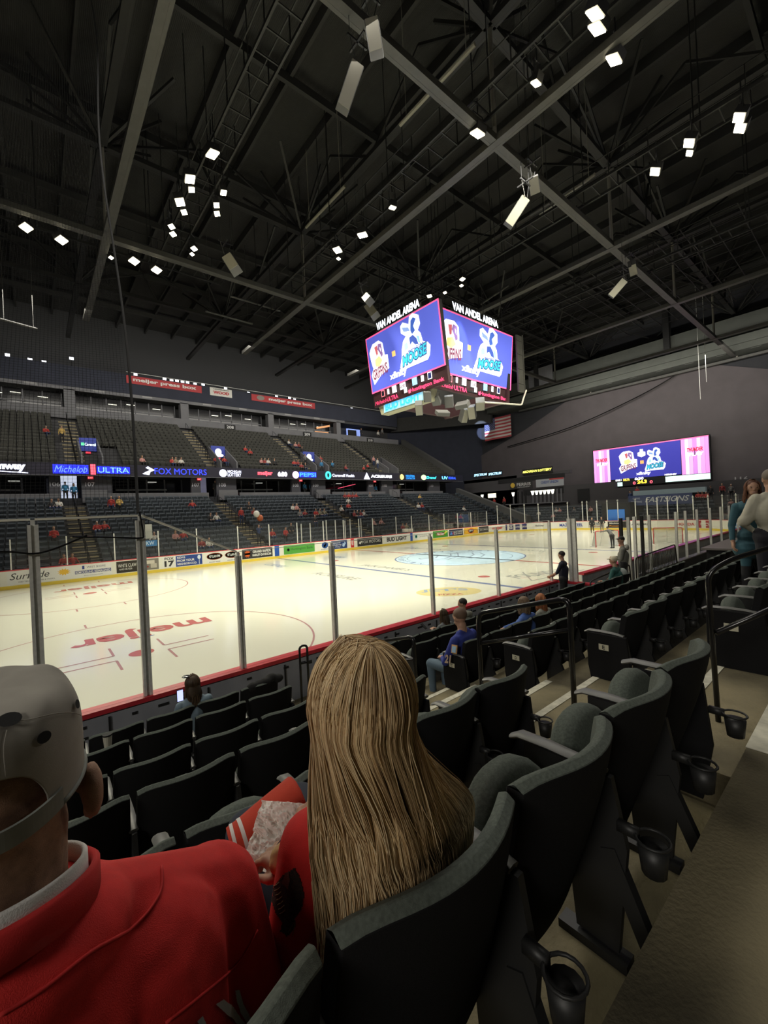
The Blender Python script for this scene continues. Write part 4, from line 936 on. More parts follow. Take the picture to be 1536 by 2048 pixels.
# ================================================================== end video board
vb = empty('video_board', (43.3, 1.7, 5.4), 'wide glowing video board with pink wood side panels on the end wall', 'video board')
XB = 43.0
def pj(px, py): return at_x(px, py, XB)
Y0, Y1, Z0, Z1 = 8.75, -5.55, 5.55, 11.25
b = MB(); b.box(XB, XB+.5, Y1-.1, Y0+.1, Z0-.05, Z1+.1); b.build('board_frame', M['black'], vb)
def vquad(u0, u1, v0, v1, col, e, d=.01, name='screen_panel', par=None):
    y0, y1 = Y0+(Y1-Y0)*u0, Y0+(Y1-Y0)*u1; z0, z1 = Z0+(Z1-Z0)*v0, Z0+(Z1-Z0)*v1
    b = MB(); b.box(XB-d, XB-d+.008, y1, y0, z0, z1); return b.build(name, flat(col, .5, e), par or vb)
scr = vquad(.165, .785, .18, .975, (.035, .035, .30), 1.0, .02, 'screen')
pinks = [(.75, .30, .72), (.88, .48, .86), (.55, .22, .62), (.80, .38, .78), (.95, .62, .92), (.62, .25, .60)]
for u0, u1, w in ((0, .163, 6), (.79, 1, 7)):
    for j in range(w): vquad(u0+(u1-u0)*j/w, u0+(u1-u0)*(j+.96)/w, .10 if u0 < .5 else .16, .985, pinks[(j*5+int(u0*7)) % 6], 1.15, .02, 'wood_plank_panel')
vquad(.0, 1, .975, 1.0, (.8, .15, .35), 1.0, .03, 'screen_edge')
vquad(0, .275, 0, .10, (.55, .85, .75), 1.2, .03, 'ticker_panel'); vquad(.655, 1, .02, .15, (.6, .85, .75), 1.2, .03, 'ticker_panel')
vquad(.275, .655, 0, .17, (.01, .01, .012), 0, .03, 'clock_panel')
NX = -RX
def vpt(u, v, d=.05): return V((XB-d, Y0+(Y1-Y0)*u, Z0+(Z1-Z0)*v))
WB = Y0-Y1; HB = Z1-Z0
emblem_griffin(vpt(.335, .60), -UPY, UPZ, WB*.17, HB*.56, vb); emblem_moose(vpt(.575, .60), -UPY, UPZ, WB*.18, HB*.56, vb)
vquad(.447, .478, .52, .60, (.9, .4, .12), 1.0, .04, 'vs_box'); poly_shape([(0, .4), (.3, .3), (.3, 0), (.7, 0), (.7, .3), (1, .4), (1, .8), (.5, 1), (0, .8)], vpt(.462, .78), -UPY, UPZ, WB*.07, HB*.2, .02, flat((.85, .85, .9), .5, 1.3), vb)
letters('xfinity', vpt(.47, .275), WB*.13, HB*.1, -UPY, UPZ, flat((.8, .8, .95), .5, 1.4), vb, bold=.04)
for u in (.08, .895):
    letters('THUNDER', vpt(u, .72), WB*.12, HB*.09, -UPY, UPZ, flat((.75, .04, .08), .5, 1.0), vb, bold=.05, shear=.25); letters('PLAY', vpt(u+.01, .61), WB*.11, HB*.07, -UPY, UPZ, flat((.9, .85, .95), .5, 1.3), vb, bold=.06); poly_shape([(.4, 0), (.6, 0), (.7, 1), (.3, 1)], vpt(u, .66), -UPY, UPZ, .25, .9, .02, flat((.05, .01, .02), .5), vb)
letters('GAME 1', vpt(.24, .155), WB*.06, HB*.05, -UPY, UPZ, flat((.9, .9, .95), .5, 1.5), vb, bold=.05); letters('DELTA', vpt(.315, .155), WB*.06, HB*.06, -UPY, UPZ, flat((.95, .75, .1), .5, 1.5), vb, bold=.05); letters('6:30', vpt(.43, .16), WB*.08, HB*.07, -UPY, UPZ, flat((.9, .9, .95), .5, 1.6), vb, bold=.05)
letters('0', vpt(.385, .055), .35, .42, -UPY, UPZ, flat((.95, .1, .15), .5, 2), vb, bold=.03); letters('24.3', vpt(.455, .075), 1.2, .5, -UPY, UPZ, flat((1, .7, .05), .5, 2), vb, bold=.05); letters('0', vpt(.535, .055), .35, .42, -UPY, UPZ, flat((.95, .1, .15), .5, 2), vb, bold=.03)
letters('HERSHEY', vpt(.7, .195), WB*.1, HB*.04, -UPY, UPZ, flat((.9, .85, .95), .5, 1.6), vb, bold=.05)
# flag
fl = empty('national_flag', (42.6, 25.6, 15.8), 'large stars and stripes flag hanging high in the dark corner', 'flag')
fy0, fy1, fz0, fz1 = 28.1, 22.4, 15.8, 19.7
def wav(y): return 42.4+.08*math.sin(y*1.9)
def fstrip(y0, y1, z0, z1, m, name, off=0, par=fl):
    n = 12; vs = []
    for j in range(n+1): y = y0+(y1-y0)*j/n; x = wav(y)-off; vs += [(x, y, z0), (x, y, z1), (x+.02, y, z1), (x+.02, y, z0)]
    b = MB(); b.add(vs, [(4*j+k, 4*(j+1)+k, 4*(j+1)+(k+1) % 4, 4*j+(k+1) % 4) for j in range(n) for k in range(4)]+[(0, 1, 2, 3), (4*n+3, 4*n+2, 4*n+1, 4*n)]); return b.build(name, m, par)
fr_, fw_, fb_ = flat((.35, .05, .06)), flat((.5, .48, .45)), flat((.05, .06, .16))
hh = (fz1-fz0)/13
for k in range(13): fstrip(fy0, fy1, fz1-hh*(k+1), fz1-hh*k, fr_ if k % 2 == 0 else fw_, 'stripe')
cn = fstrip(fy0, fy0+(fy1-fy0)*.42, fz1-hh*7, fz1, fb_, 'canton', .015)
b = MB()
for i in range(9):
    for j in range(6 if i % 2 == 0 else 5):
        y = fy0-.22-(.5 if i % 2 == 0 else .7)*.8*j*1.0+(0 if i % 2 == 0 else .16)-.0; y = fy0-.2-.4*j-(.2 if i % 2 else 0); z = fz1-.22-.21*i
        st_ = []
        for q in range(10): rr_ = .085 if q % 2 == 0 else .035; st_.append((rr_*math.sin(math.pi*q/5), rr_*math.cos(math.pi*q/5)))
        b.prism(st_, (wav(y)-.03, y, z), -UPY, UPZ, (.01, 0, 0))
b.build('stars', fw_, cn)

# ================================================================== centre scoreboard
sb = empty('scoreboard', (-.6, .55, 11.7), 'four-sided hanging scoreboard with blue screens above centre ice', 'scoreboard')
A0, B0 = -4.27, -3.0
TOP, BOT = 15.95, 12.05; TI = .38
def screen(tl, tr, inn, name):
    """tl/tr: plan positions of the screen's left and right edge, inn: inward direction."""
    tl, tr, inn = V((*tl, 0)), V((*tr, 0)), V((*inn, 0)); r_ = (tr-tl).normalized(); w = (tr-tl).length
    top = (tl+tr)/2+UPZ*TOP; bot = (tl+tr)/2+UPZ*BOT+inn*TI; u_ = (top-bot).normalized(); h = (top-bot).length; c = (top+bot)/2; n_ = r_.cross(u_)
    b = MB(); b.frame(c+inn*.16, r_*w/2, u_*h/2, n_*.15); fr = b.build('screen_cabinet', M['black'], sb)
    b = MB(); b.frame(c-inn*.0, r_*(w/2-.0), u_*(h/2), n_*.008); b.build('screen_edge', flat((.95, .10, .28), .5, 1.1), fr)
    b = MB(); b.frame(c+n_*.012, r_*(w/2-.09), u_*(h/2-.09), n_*.006); s_ = b.build('screen', flat((.075, .10, .50), .5, 1.0), fr)
    def P(u, v): return c+r_*((u-.5)*w)+u_*((v-.5)*h)+n_*.02
    emblem_griffin(P(.17, .50), r_, u_, w*.27, h*.72, fr); emblem_moose(P(.66, .58), r_, u_, w*.40, h*.82, fr, 1.0, (.04, .42, .60))
    b = MB(); b.frame(P(.39, .52), r_*.16, u_*.17, n_*.01); b.build('vs_box', flat((.95, .5, .15), .5, 1.1), fr)
    letters('xfinity', P(.42, .15)+n_*.02, w*.24, h*.15, r_, u_, flat((.8, .82, .95), .5, 1.4), fr, bold=.04)
    hc = top+UPZ*.42+inn*.1; letters('VAN ANDEL ARENA', hc-r_*w*.02+n_*.1, w*.60, .52, r_, UPZ, flat((.85, .92, 1.0), .5, 2.2), fr, bold=.05)
    b = MB(); b.frame(hc+inn*.08-UPZ*.3, r_*w*.32, UPZ*.04, n_*.05); b.build('letter_bar', M['darksteel'], fr)
    # ribbon below
    rc = bot-u_*.50; b = MB(); b.frame(rc+inn*.2, r_*w*.5, u_*.49, n_*.12); rbn = b.build('lower_ribbon', flat((.03, .012, .014), .5, .5), sb)
    def Q(u, v): return rc+r_*((u-.5)*w)+u_*((v-.5)*.98)+n_*.02-inn*.0+inn*.06+n_*.0
    RDL = flat((.9, .05, .16), .5, 1.3)
    letters('Michelob', Q(.12, .24)+n_*.06, w*.18, .26, r_, u_, RDL, rbn, shear=.4, bold=.0); letters('ULTRA', Q(.30, .24)+n_*.06, w*.16, .30, r_, u_, RDL, rbn, bold=.02); letters('Huntington Bank', Q(.76, .24)+n_*.06, w*.42, .32, r_, u_, RDL, rbn, bold=.03)
    def bx(u, v, ww, hh_, col, e=1.3, out=None):
        q = MB(); q.frame(Q(u, v)+n_*.06, r_*ww/2, u_*hh_/2, n_*.006); o = q.build('score_cell', flat(col, .5, e), rbn)
        if out: q = MB(); q.frame(Q(u, v)+n_*.07, r_*(ww/2-.05), u_*(hh_/2-.05), n_*.006); q.build('cell_face', flat(out, .5, .4), rbn)
    WW = (.85, .85, .9)
    bx(.17, .76, .36, .44, (.9, .2, .25), 1.0, (.01, .01, .02)); bx(.25, .76, .2, .36, WW); bx(.34, .76, .44, .46, WW, 1.2); bx(.46, .76, .55, .42, WW, 1.4); bx(.49, .42, .28, .34, WW, 1.3); bx(.62, .76, .44, .46, (.25, .55, .8), 1.0); bx(.72, .76, .24, .38, WW); bx(.81, .76, .36, .44, WW, 1.0, (.01, .02, .12)); bx(.54, .24, .18, .22, (.9, .1, .2), 1.2)
    letters('25:00', Q(.46, .76)+n_*.08, .46, .2, r_, u_, flat((.1, .02, .04), .5), rbn, bold=.03)
    return fr
screen((A0, 4.1), (A0, B0), (1, 0), 'l')
screen((A0+.55, B0+.65), (4.5, B0+.65), (0, 1), 'r')
screen((4.6, B0+.9), (4.6, 4.1), (-1, 0), 'b')
screen((4.2, 4.2), (A0+.5, 4.2), (0, -1), 'f')
b = MB()
for x in (A0+.7, 4.0):
    for y in (B0+1.2, 3.7):
        b.bar((x, y, 11.2), (x, y, 16.6), .14)
for z in (11.3, 13.5, 16.2):
    for p, q in (((A0+.7, B0+1.2), (4.0, B0+1.2)), ((4.0, B0+1.2), (4.0, 3.7)), ((4.0, 3.7), (A0+.7, 3.7)), ((A0+.7, 3.7), (A0+.7, B0+1.2))): b.bar((*p, z), (*q, z), .1)
b.build('inner_frame', M['darksteel'], sb)
b = MB(); b.box(4.75, 5.5, B0+.5, B0+.62, 11.9, 16.1); [b.bar((5.5, B0+.5, z), (4.75, B0+.5, z), .06) for z in (12.5, 13.6, 14.7, 15.7)]; b.bar((5.5, B0+.5, 11.8), (5.5, B0+.5, 16.2), .1); b.build('side_ladder_frame', M['tube'], sb)
# bud light sign box below left screen
pale = mat('pale_sign_case', (.42, .40, .28), .5)
b = MB(); c = V((A0+.75, 1.2, 10.8)); b.prism([(-2.3, -.35), (2.3, -.35), (2.6, .45), (-2.6, .45)], c+V((-.1, 0, 0)), -UPY, UPZ, (.7, 0, 0)); sg = b.build('sign_case', pale, sb)
b = MB(); b.box(c.x-.14, c.x-.10, c.y-1.95, c.y+1.95, c.z-.28, c.z+.36); b.build('sign_face', flat((.35, .7, .9), .5, .6), sg)
letters('BUD LIGHT', (c.x-.17, c.y, c.z+.04), 3.5, .5, -UPY, UPZ, flat((.03, .35, .75), .5, 1.2), sg, bold=.05)
b = MB(); b.tube(fillet([(5.4, B0+.3, 12.0), (4.6, B0+.1, 11.2), (4.2, B0-.0, 10.7), (-1.0, B0-.1, 10.2)], .2), .06, 8); b.build('lower_pipe', mat('pale_pipe', (.6, .58, .5), .4), sb)
def spk_cabinet(c, d, w, h, t, name, par, m=M['speaker'], tilt=.5):
    c = V(c); d = V(d).normalized(); s_ = d.cross(UPZ).normalized(); u_ = s_.cross(d)
    b = MB(); b.frame(c, s_*w/2, u_*h/2, d*t/2, 0); b.frame(c+d*(t/2+.01), s_*(w/2-.02), u_*(h/2-.02), d*.01, 1); o = b.build(name, [M['cloth_speaker'], m], par, bevel=.01); return o
rr = random.Random(5)
for i, (px, py, w, h) in enumerate([(838, 808, .5, 1.0), (872, 790, .6, .9), (925, 802, .9, .35), (928, 822, .45, 1.1), (944, 816, .5, 1.0), (898, 795, .6, .9), (960, 800, .6, .8), (885, 818, .9, .3), (855, 785, .5, .8)]):
    d_ = ray(px, py+8); p = CP+d_*(26.0+rr.uniform(-.8, 1.5)); dd = V((-d_.x+rr.uniform(-.5, .5), -d_.y+rr.uniform(-.5, .5), -.75))
    spk_cabinet(p, dd, w*.9, h*.8, .5, 'loudspeaker', sb, M['speaker'] if i in (0, 3, 4, 6) else M['cloth_speaker'])
b = MB(); b.tube([(-1.5, -2.6, 10.4), (-1.5, -2.6, 9.7)], .03, 5); b.ell((-1.5, -2.6, 9.6), (.12, .12, .2)); b.build('hanging_camera', mat('white_plastic', (.6, .6, .6), .5), sb)
b = MB(); [b.tube([(x, y, 16.5), (x*.9, y*.9, 26)], .025, 5) for x in (-3.5, -1, 1.5, 3.8) for y in (-2, 3.4)]; b.build('hanging_cables', M['darksteel'], sb)

# ================================================================== roof
b = MB(); b.box(-60, 46, -45, 44, 29.2, 29.5); structure(b.build('ceiling', M['deck']), 'dark corrugated roof deck')
b = MB(); b.box(-60.3, -60, -45, 44, 0, 30); structure(b.build('wall_left', M['wall'])); b = MB(); b.box(-60, 46, -45.3, -45, 0, 30); structure(b.build('wall_near', M['wall']))
# purlins and joists
b = MB()
for x in np.arange(-56, 44, 3.22): b.box(x-.09, x+.09, -45, 43, 28.5, 29.2)
for y in np.arange(-42, 42, 8.7): b.box(-58, 44, y-.12, y+.12, 28.1, 28.6)
structure(b.build('ceiling_joists', M['beam']), 'dark roof joists')
ZL, ZU = 20.0, 25.3
XN = [-45, -32.2, -19.3, -6.4, 6.4, 19.3, 32.2, 43]; YN = [-26.1, -8.7, 8.7, 26.1]
def chord(b, p, q, r=.2, double=True):
    p, q = V(p), V(q); d = (q-p).normalized(); s_ = d.cross(UPZ).normalized()*.15
    if double: b.bar(p+s_, q+s_, .13, .30); b.bar(p-s_, q-s_, .13, .30); b.bar(p-UPZ*.12, q-UPZ*.12, .36, .05)
    else: b.bar(p, q, .22, .26)
PST = mat('post_paint', (.19, .18, .155), .5)
for y in YN:
    e = structure(empty('roof_truss', (0, y, ZL))); b = MB()
    if abs(y) < 10: chord(b, (-45, y, ZL), (41 if y < 0 else 32, y, ZL)); b.build('bottom_chord', M['tube'], e)
    b = MB(); chord(b, (-45, y, ZU), (43, y, ZU)); b.build('top_chord', M['truss2'], e)
    w = MB(); pt = MB()
    for i, x in enumerate(XN):
        if abs(y) < 10: pt.tube([(x, y, ZL), (x, y, ZU)], .10, 8)
        for dx, dy in ((3.2, 0), (-3.2, 0), (0, 3.2), (0, -3.2), (3.2, 3.2), (-3.2, 3.2), (3.2, -3.2), (-3.2, -3.2)): w.bar((x, y, ZU), (x+dx, y+dy, 28.5), .15)
    for x0, x1 in zip(XN[:-1], XN[1:]):
        xm = (x0+x1)/2; w.bar((xm, y, ZU), (xm+1.6, y, 28.5), .12); w.bar((xm, y, ZU), (xm-1.6, y, 28.5), .12); w.bar((x0, y, ZU), (xm, y, 28.3), .12); w.bar((xm, y, 28.3), (x1, y, ZU), .12)
    w.build('web_members', M['truss2'], e)
    if pt.v: pt.build('hanger_posts', PST, e)
for x in XN[1:]:
    e = structure(empty('roof_truss', (x, 0, ZL))); b = MB(); chord(b, (x, -40, ZL-.02), (x, 21, ZL-.02)); b.build('bottom_chord', M['tube'], e)
    b = MB(); chord(b, (x, -40, ZU), (x, 40, ZU)); b.build('top_chord', M['truss2'], e)
    w = MB()
    for y0, y1 in zip(YN[:-1], YN[1:]):
        n = 4
        for j in range(n): ya, yb = y0+(y1-y0)*j/n, y0+(y1-y0)*(j+1)/n; w.bar((x, ya, ZU if j % 2 == 0 else 28.3), (x, yb, 28.3 if j % 2 == 0 else ZU), .13)
    w.build('web_members', M['truss2'], e)
# catwalks
def catwalk(p, q, w, label, z):
    e = structure(empty('catwalk', (*p, z)), label); p, q = V((*p, z)), V((*q, z)); d = (q-p).normalized(); s_ = d.cross(UPZ).normalized()*w/2; L = (q-p).length
    b = MB(); b.bar(p+s_, q+s_, .08, .14); b.bar(p-s_, q-s_, .08, .14); n = int(L/.9)
    for i in range(n+1): c = p+d*L*i/n; b.bar(c+s_, c-s_, .05)
    b.build('walk_frame', M['truss2'], e)
    b = MB(); b.bar(p+s_+UPZ*1.1, q+s_+UPZ*1.1, .04); b.bar(p-s_+UPZ*1.1, q-s_+UPZ*1.1, .04)
    for i in range(0, n+1, 2): c = p+d*L*i/n; b.bar(c+s_, c+s_+UPZ*1.1, .04); b.bar(c-s_, c-s_+UPZ*1.1, .04); 
    for i in range(0, n+1, 6): c = p+d*L*i/n; b.tube([c+s_, c+s_+UPZ*8], .03, 4); b.tube([c-s_, c-s_+UPZ*8], .03, 4)
    b.build('walk_rail', M['truss2'], e)
for p, q, w in (((-7.7, -20), (-7.7, 14), 1.2), ((1.3, -20), (1.3, 14), 1.2), ((-15.8, -8), (-15.8, 12), 1.0), ((-28, 10.5), (-12, 10.5), 1.0), ((12.5, -20), (12.5, 20), 1.2), ((-8, 3.0), (8, 3.0), 1.2)): catwalk(p, q, w, 'dark lighting catwalk under the roof', 20.6)
e = structure(empty('rigging_grid', (26, 0, 21)), 'dark wire grid hung over the far end'); b = MB()
for x in np.arange(13, 31.5, 1.6): b.bar((x, -14, 22.6), (x, 20, 22.6), .06)
for y in np.arange(-14, 20, 1.6): b.bar((13, y, 22.6), (31, y, 22.6), .06)
b.build('grid_bars', M['truss2'], e)
for i, (a, c, Z) in enumerate([((612, 455), (690, 372), 23), ((800, 250), (950, 88), 22), ((460, 592), (560, 622), 21.2), ((410, 622), (505, 648), 21), ((1080, 430), (1190, 348), 22), ((962, 608), (1018, 570), 21), ((1060, 430), (1100, 405), 22), ((0, 638), (74, 658), 18)]):
    p, q = at_z(*a, Z), at_z(*c, Z); b = MB(); b.tube([p, q], .09, 8)
    m_ = (p+q)/2; b.tube([p+(q-p)*.1, p+(q-p)*.1+UPZ*(28-Z)], .02, 4); b.tube([p+(q-p)*.9, p+(q-p)*.9+UPZ*(28-Z)], .02, 4)
    tag(b.build('rigging_pipe', M['speaker'] if i in (0, 1, 4) else M['tube']), ['pale pipe hung high above the left boards', 'pale pipe hung high above the near ice', 'short grey pipe under the far roof edge', 'grey pipe beside the far roof edge', 'pale pipe hung right of the diagonal chords', 'short pipe hung near the scoreboard top', 'small pipe by the right loudspeaker', 'thin pipe hanging at the far left'][i], 'pipe', 'pipes hung from the roof')
# line arrays and speakers
def line_array(px, py, px2, py2, Z, label, w=.45):
    e = empty('loudspeaker', at_z(px, py, Z), label, 'loudspeaker', 'loudspeakers hung from the roof')
    p = at_z(px, py, Z); d = ray(px2, py2); L = 2.2
    q = CP+d*((p-CP).dot(cf)*1.02)
    ax = (q-p); s_ = ax.normalized().cross(ray(px, py).normalized()).normalized(); n_ = ax.normalized().cross(s_)
    if n_.dot(p-CP) > 0: n_ = -n_
    b = MB(); b.frame((p+q)/2-n_*.25, ax/2, s_*w/2, n_*.25); b.build('cabinet', M['cloth_speaker'], e, bevel=.02)
    b = MB(); b.frame((p+q)/2+n_*.01+s_*.0, ax/2, s_*w*.45, n_*.012); b.build('grille', M['speaker'], e)
    t = p if p.z > q.z else q
    b = MB(); b.bar(t+V((-.4, 0, .7)), t+V((.4, 0, .7)), .06); b.bar(t+V((0, -.4, .7)), t+V((0, .4, .7)), .06)
    for dx in (-.3, .3): b.tube([t+V((dx, 0, .7)), t+V((dx*.3, 0, 0))], .015, 4); b.tube([t+V((dx, 0, .7)), t+V((dx, 0, 27-t.z))], .012, 4)
    b.build('rigging', M['darksteel'], e)
line_array(716, 125, 687, 212, 18.5, 'long tilted pale loudspeaker high over the near ice at the top edge')
line_array(742, 35, 752, 100, 19.0, 'squat grey loudspeaker at the very top of the picture')
line_array(1052, 395, 1018, 448, 17.5, 'tilted pale loudspeaker beside the long diagonal chord')
line_array(1066, 355, 1071, 388, 18.5, 'small pale loudspeaker above the diagonal chord')
line_array(1250, 560, 1222, 592, 17.5, 'tilted pale loudspeaker near the end of the diagonal chord')
line_array(1264, 530, 1268, 550, 18.5, 'small loudspeaker next to the far diagonal chord end')
line_array(735, 598, 728, 590, 17, 'small grey box loudspeaker above the scoreboard corner', .5)
line_array(748, 628, 734, 608, 17, 'pale box loudspeaker left of the scoreboard lettering', .6)
line_array(468, 535, 452, 510, 17.5, 'pale box loudspeaker hung between the left floodlights', .6)
# ---- floodlights
LP = [(52, 455, 2), (123, 480, 2), (222, 515, 0), (268, 522, 2), (313, 540, 2), (425, 308, 2), (380, 358, 2), (383, 379, 1), (360, 404, 2), (368, 424, 1), (343, 453, 1), (346, 468, 1), (388, 497, 1), (384, 508, 0), (433, 410, 1), (434, 427, 1), (447, 385, 1),
      (675, 500, 2), (677, 517, 0), (725, 470, 2), (785, 415, 1), (955, 267, 2), (925, 558, 1), (923, 571, 0), (890, 585, 0), (859, 592, 1), (1072, 166, 1), (1190, 28, 2), (1194, 57, 2), (1228, 119, 2), (1310, 343, 2), (1378, 286, 2), (1379, 306, 1), (1478, 235, 2), (1480, 256, 2)]
lens = mat('lamp_lens', (1, .90, .60), .3, 0, 16)
yoke = M['darksteel']
def lamp_region(px):
    return 'at the far left of the roof' if px < 330 else 'in the left roof cluster' if px < 460 else 'above the boards left of the scoreboard' if px < 800 else 'just above the scoreboard' if 850 < px < 930 else 'high over the near ice' if px < 1240 else 'in the right roof rows'
for i, (px, py, s) in enumerate(LP):
    p = at_z(px, py, 19.7); sz = (.11, .16, .25)[s]
    e = empty('floodlight', p, 'bright warm floodlight %s' % lamp_region(px), 'floodlight', 'roof floodlights %s' % lamp_region(px))
    d = (V((p.x*.55+(-3), p.y*.3, 0))-p).normalized(); s_ = d.cross(UPZ).normalized(); u_ = s_.cross(d)
    b = MB(); b.frame(p+d*.02, s_*sz, u_*sz*.8, d*.02); b.build('lens', lens, e)
    b = MB(); b.frame(p-d*.16, s_*sz*1.12, u_*sz*.95, d*.15); b.build('housing', yoke, e)
    b = MB(); b.tube([p-d*.2+s_*sz*1.2, p-d*.2+s_*sz*1.2+UPZ*.6, p-d*.2-s_*sz*1.2+UPZ*.6, p-d*.2-s_*sz*1.2], .025, 5); b.tube([p-d*.2+UPZ*.6, p-d*.2+UPZ*1.3], .03, 5); b.build('yoke', yoke, e)
# ---- end-zone safety net
def netmat():
    m = bpy.data.materials.new('safety_net'); m.use_nodes = True; nt = m.node_tree; nt.nodes.clear()
    o = nt.nodes.new('ShaderNodeOutputMaterial'); t = nt.nodes.new('ShaderNodeBsdfTransparent'); d = nt.nodes.new('ShaderNodeBsdfDiffuse'); d.inputs[0].default_value = (.02, .02, .02, 1)
    tc = nt.nodes.new('ShaderNodeUVMap'); sx = nt.nodes.new('ShaderNodeSeparateXYZ'); nt.links.new(tc.outputs[0], sx.inputs[0])
    outs = []
    for ax in (0, 1):
        a = nt.nodes.new('ShaderNodeMath'); a.operation = 'PINGPONG'; a.inputs[1].default_value = .5; nt.links.new(sx.outputs[ax], a.inputs[0])
        c = nt.nodes.new('ShaderNodeMath'); c.operation = 'LESS_THAN'; c.inputs[1].default_value = .035; nt.links.new(a.outputs[0], c.inputs[0]); outs.append(c)
    mx = nt.nodes.new('ShaderNodeMath'); mx.operation = 'MAXIMUM'; nt.links.new(outs[0].outputs[0], mx.inputs[0]); nt.links.new(outs[1].outputs[0], mx.inputs[1])
    x = nt.nodes.new('ShaderNodeMixShader'); nt.links.new(mx.outputs[0], x.inputs[0]); nt.links.new(t.outputs[0], x.inputs[1]); nt.links.new(d.outputs[0], x.inputs[2]); nt.links.new(x.outputs[0], o.inputs[0]); return m
pa = V((-21.98, -12.8, 3.6)); pb = at_z(180, 0, 20.0)
me = bpy.data.meshes.new('safety_net'); pts = [pa, pb, V((-29.0, 6, 20)), V((-29.5, -4, 3.6)), V((-28.0, -9.5, 3.6)), V((-25, -12.2, 3.6)), V((-26.5, -2, 20))]
me.from_pydata([tuple(pa), (-25, -12.3, 3.6), (-28, -9.5, 3.6), (-29.7, -3, 3.6), (-29.9, 14, 3.6), tuple(pb), (-24, -3, 20.0), (-27.5, 0, 20), (-29.7, 4, 20), (-29.9, 14, 20)], [], [(0, 1, 6, 5), (1, 2, 7, 6), (2, 3, 8, 7), (3, 4, 9, 8)])
uv = me.uv_layers.new(name='UVMap'); U = [0, 3.1, 7.1, 13.8, 31, 0, 3.1, 7.1, 13.8, 31]
for poly in me.polygons:
    for li, vi in zip(poly.loop_indices, poly.vertices): uv.data[li].uv = (U[vi]/.05, (0 if vi < 5 else 18.)/.05)
me.materials.append(netmat()); no = tag(link('safety_net', me), 'fine dark safety net hanging from the roof at the left', 'net')
b = MB(); rp = [pa+(pb-pa)*t+V((.15*math.sin(t*9), .1*math.sin(t*6), 0))*.5 for t in [i/30 for i in range(31)]]; b.tube(rp, .02, 6); b.build('net_edge_rope', M['black'], no)
for i, x in enumerate((-21.0, -18.2, 36)): pass
b = MB(); p = at_y(1478, 680, -3); q = at_y(1480, 480, -3); b.tube([(34, -7.5, 16), (34, -7.5, 29)], .02, 4); b.tube([(38, -6.0, 15), (38, -6.0, 29)], .02, 4); tag(b.build('hanging_cable', M['steel']), 'two thin cables hanging in front of the end wall', 'cable')
b = MB(); b.tube(smoothpath([(43.4, 24, 14.2), (43.3, 12, 15.6), (43.3, 2, 18.2), (43.3, -3.3, 20.3)]), .08, 5); tag(b.build('hanging_cable', M['rail']), 'dark cable sagging across the grey end wall', 'cable')
# ================================================================== people
def cap_mesh(p, q, r0, r1, n=12, m=5):
    p, q = V(p), V(q); d = q-p; L = d.length
    if L < 1e-5: d = V((0, 0, 1))
    d.normalize(); a = d.cross(V((0, 0, 1)) if abs(d.z) < .9 else V((1, 0, 0))).normalized(); c = d.cross(a); vs = [p-d*r0]; 
    rings = []
    for i in range(1, m+1): t = math.pi/2*i/m; rings.append((p-d*r0*math.cos(t), r0*math.sin(t)))
    for i in range(0, m): t = math.pi/2*i/m; rings.append((q+d*r1*math.sin(t), r1*math.cos(t)))
    for ctr, r in rings: vs += [ctr+a*(r*math.cos(2*math.pi*k/n))+c*(r*math.sin(2*math.pi*k/n)) for k in range(n)]
    vs.append(q+d*r1); N = len(rings); fs = [(0, 1+(k+1) % n, 1+k) for k in range(n)]
    fs += [(1+i*n+k, 1+i*n+(k+1) % n, 1+(i+1)*n+(k+1) % n, 1+(i+1)*n+k) for i in range(N-1) for k in range(n)]
    fs += [(1+(N-1)*n+k, 1+(N-1)*n+(k+1) % n, 1+N*n) for k in range(n)]
    return vs, fs
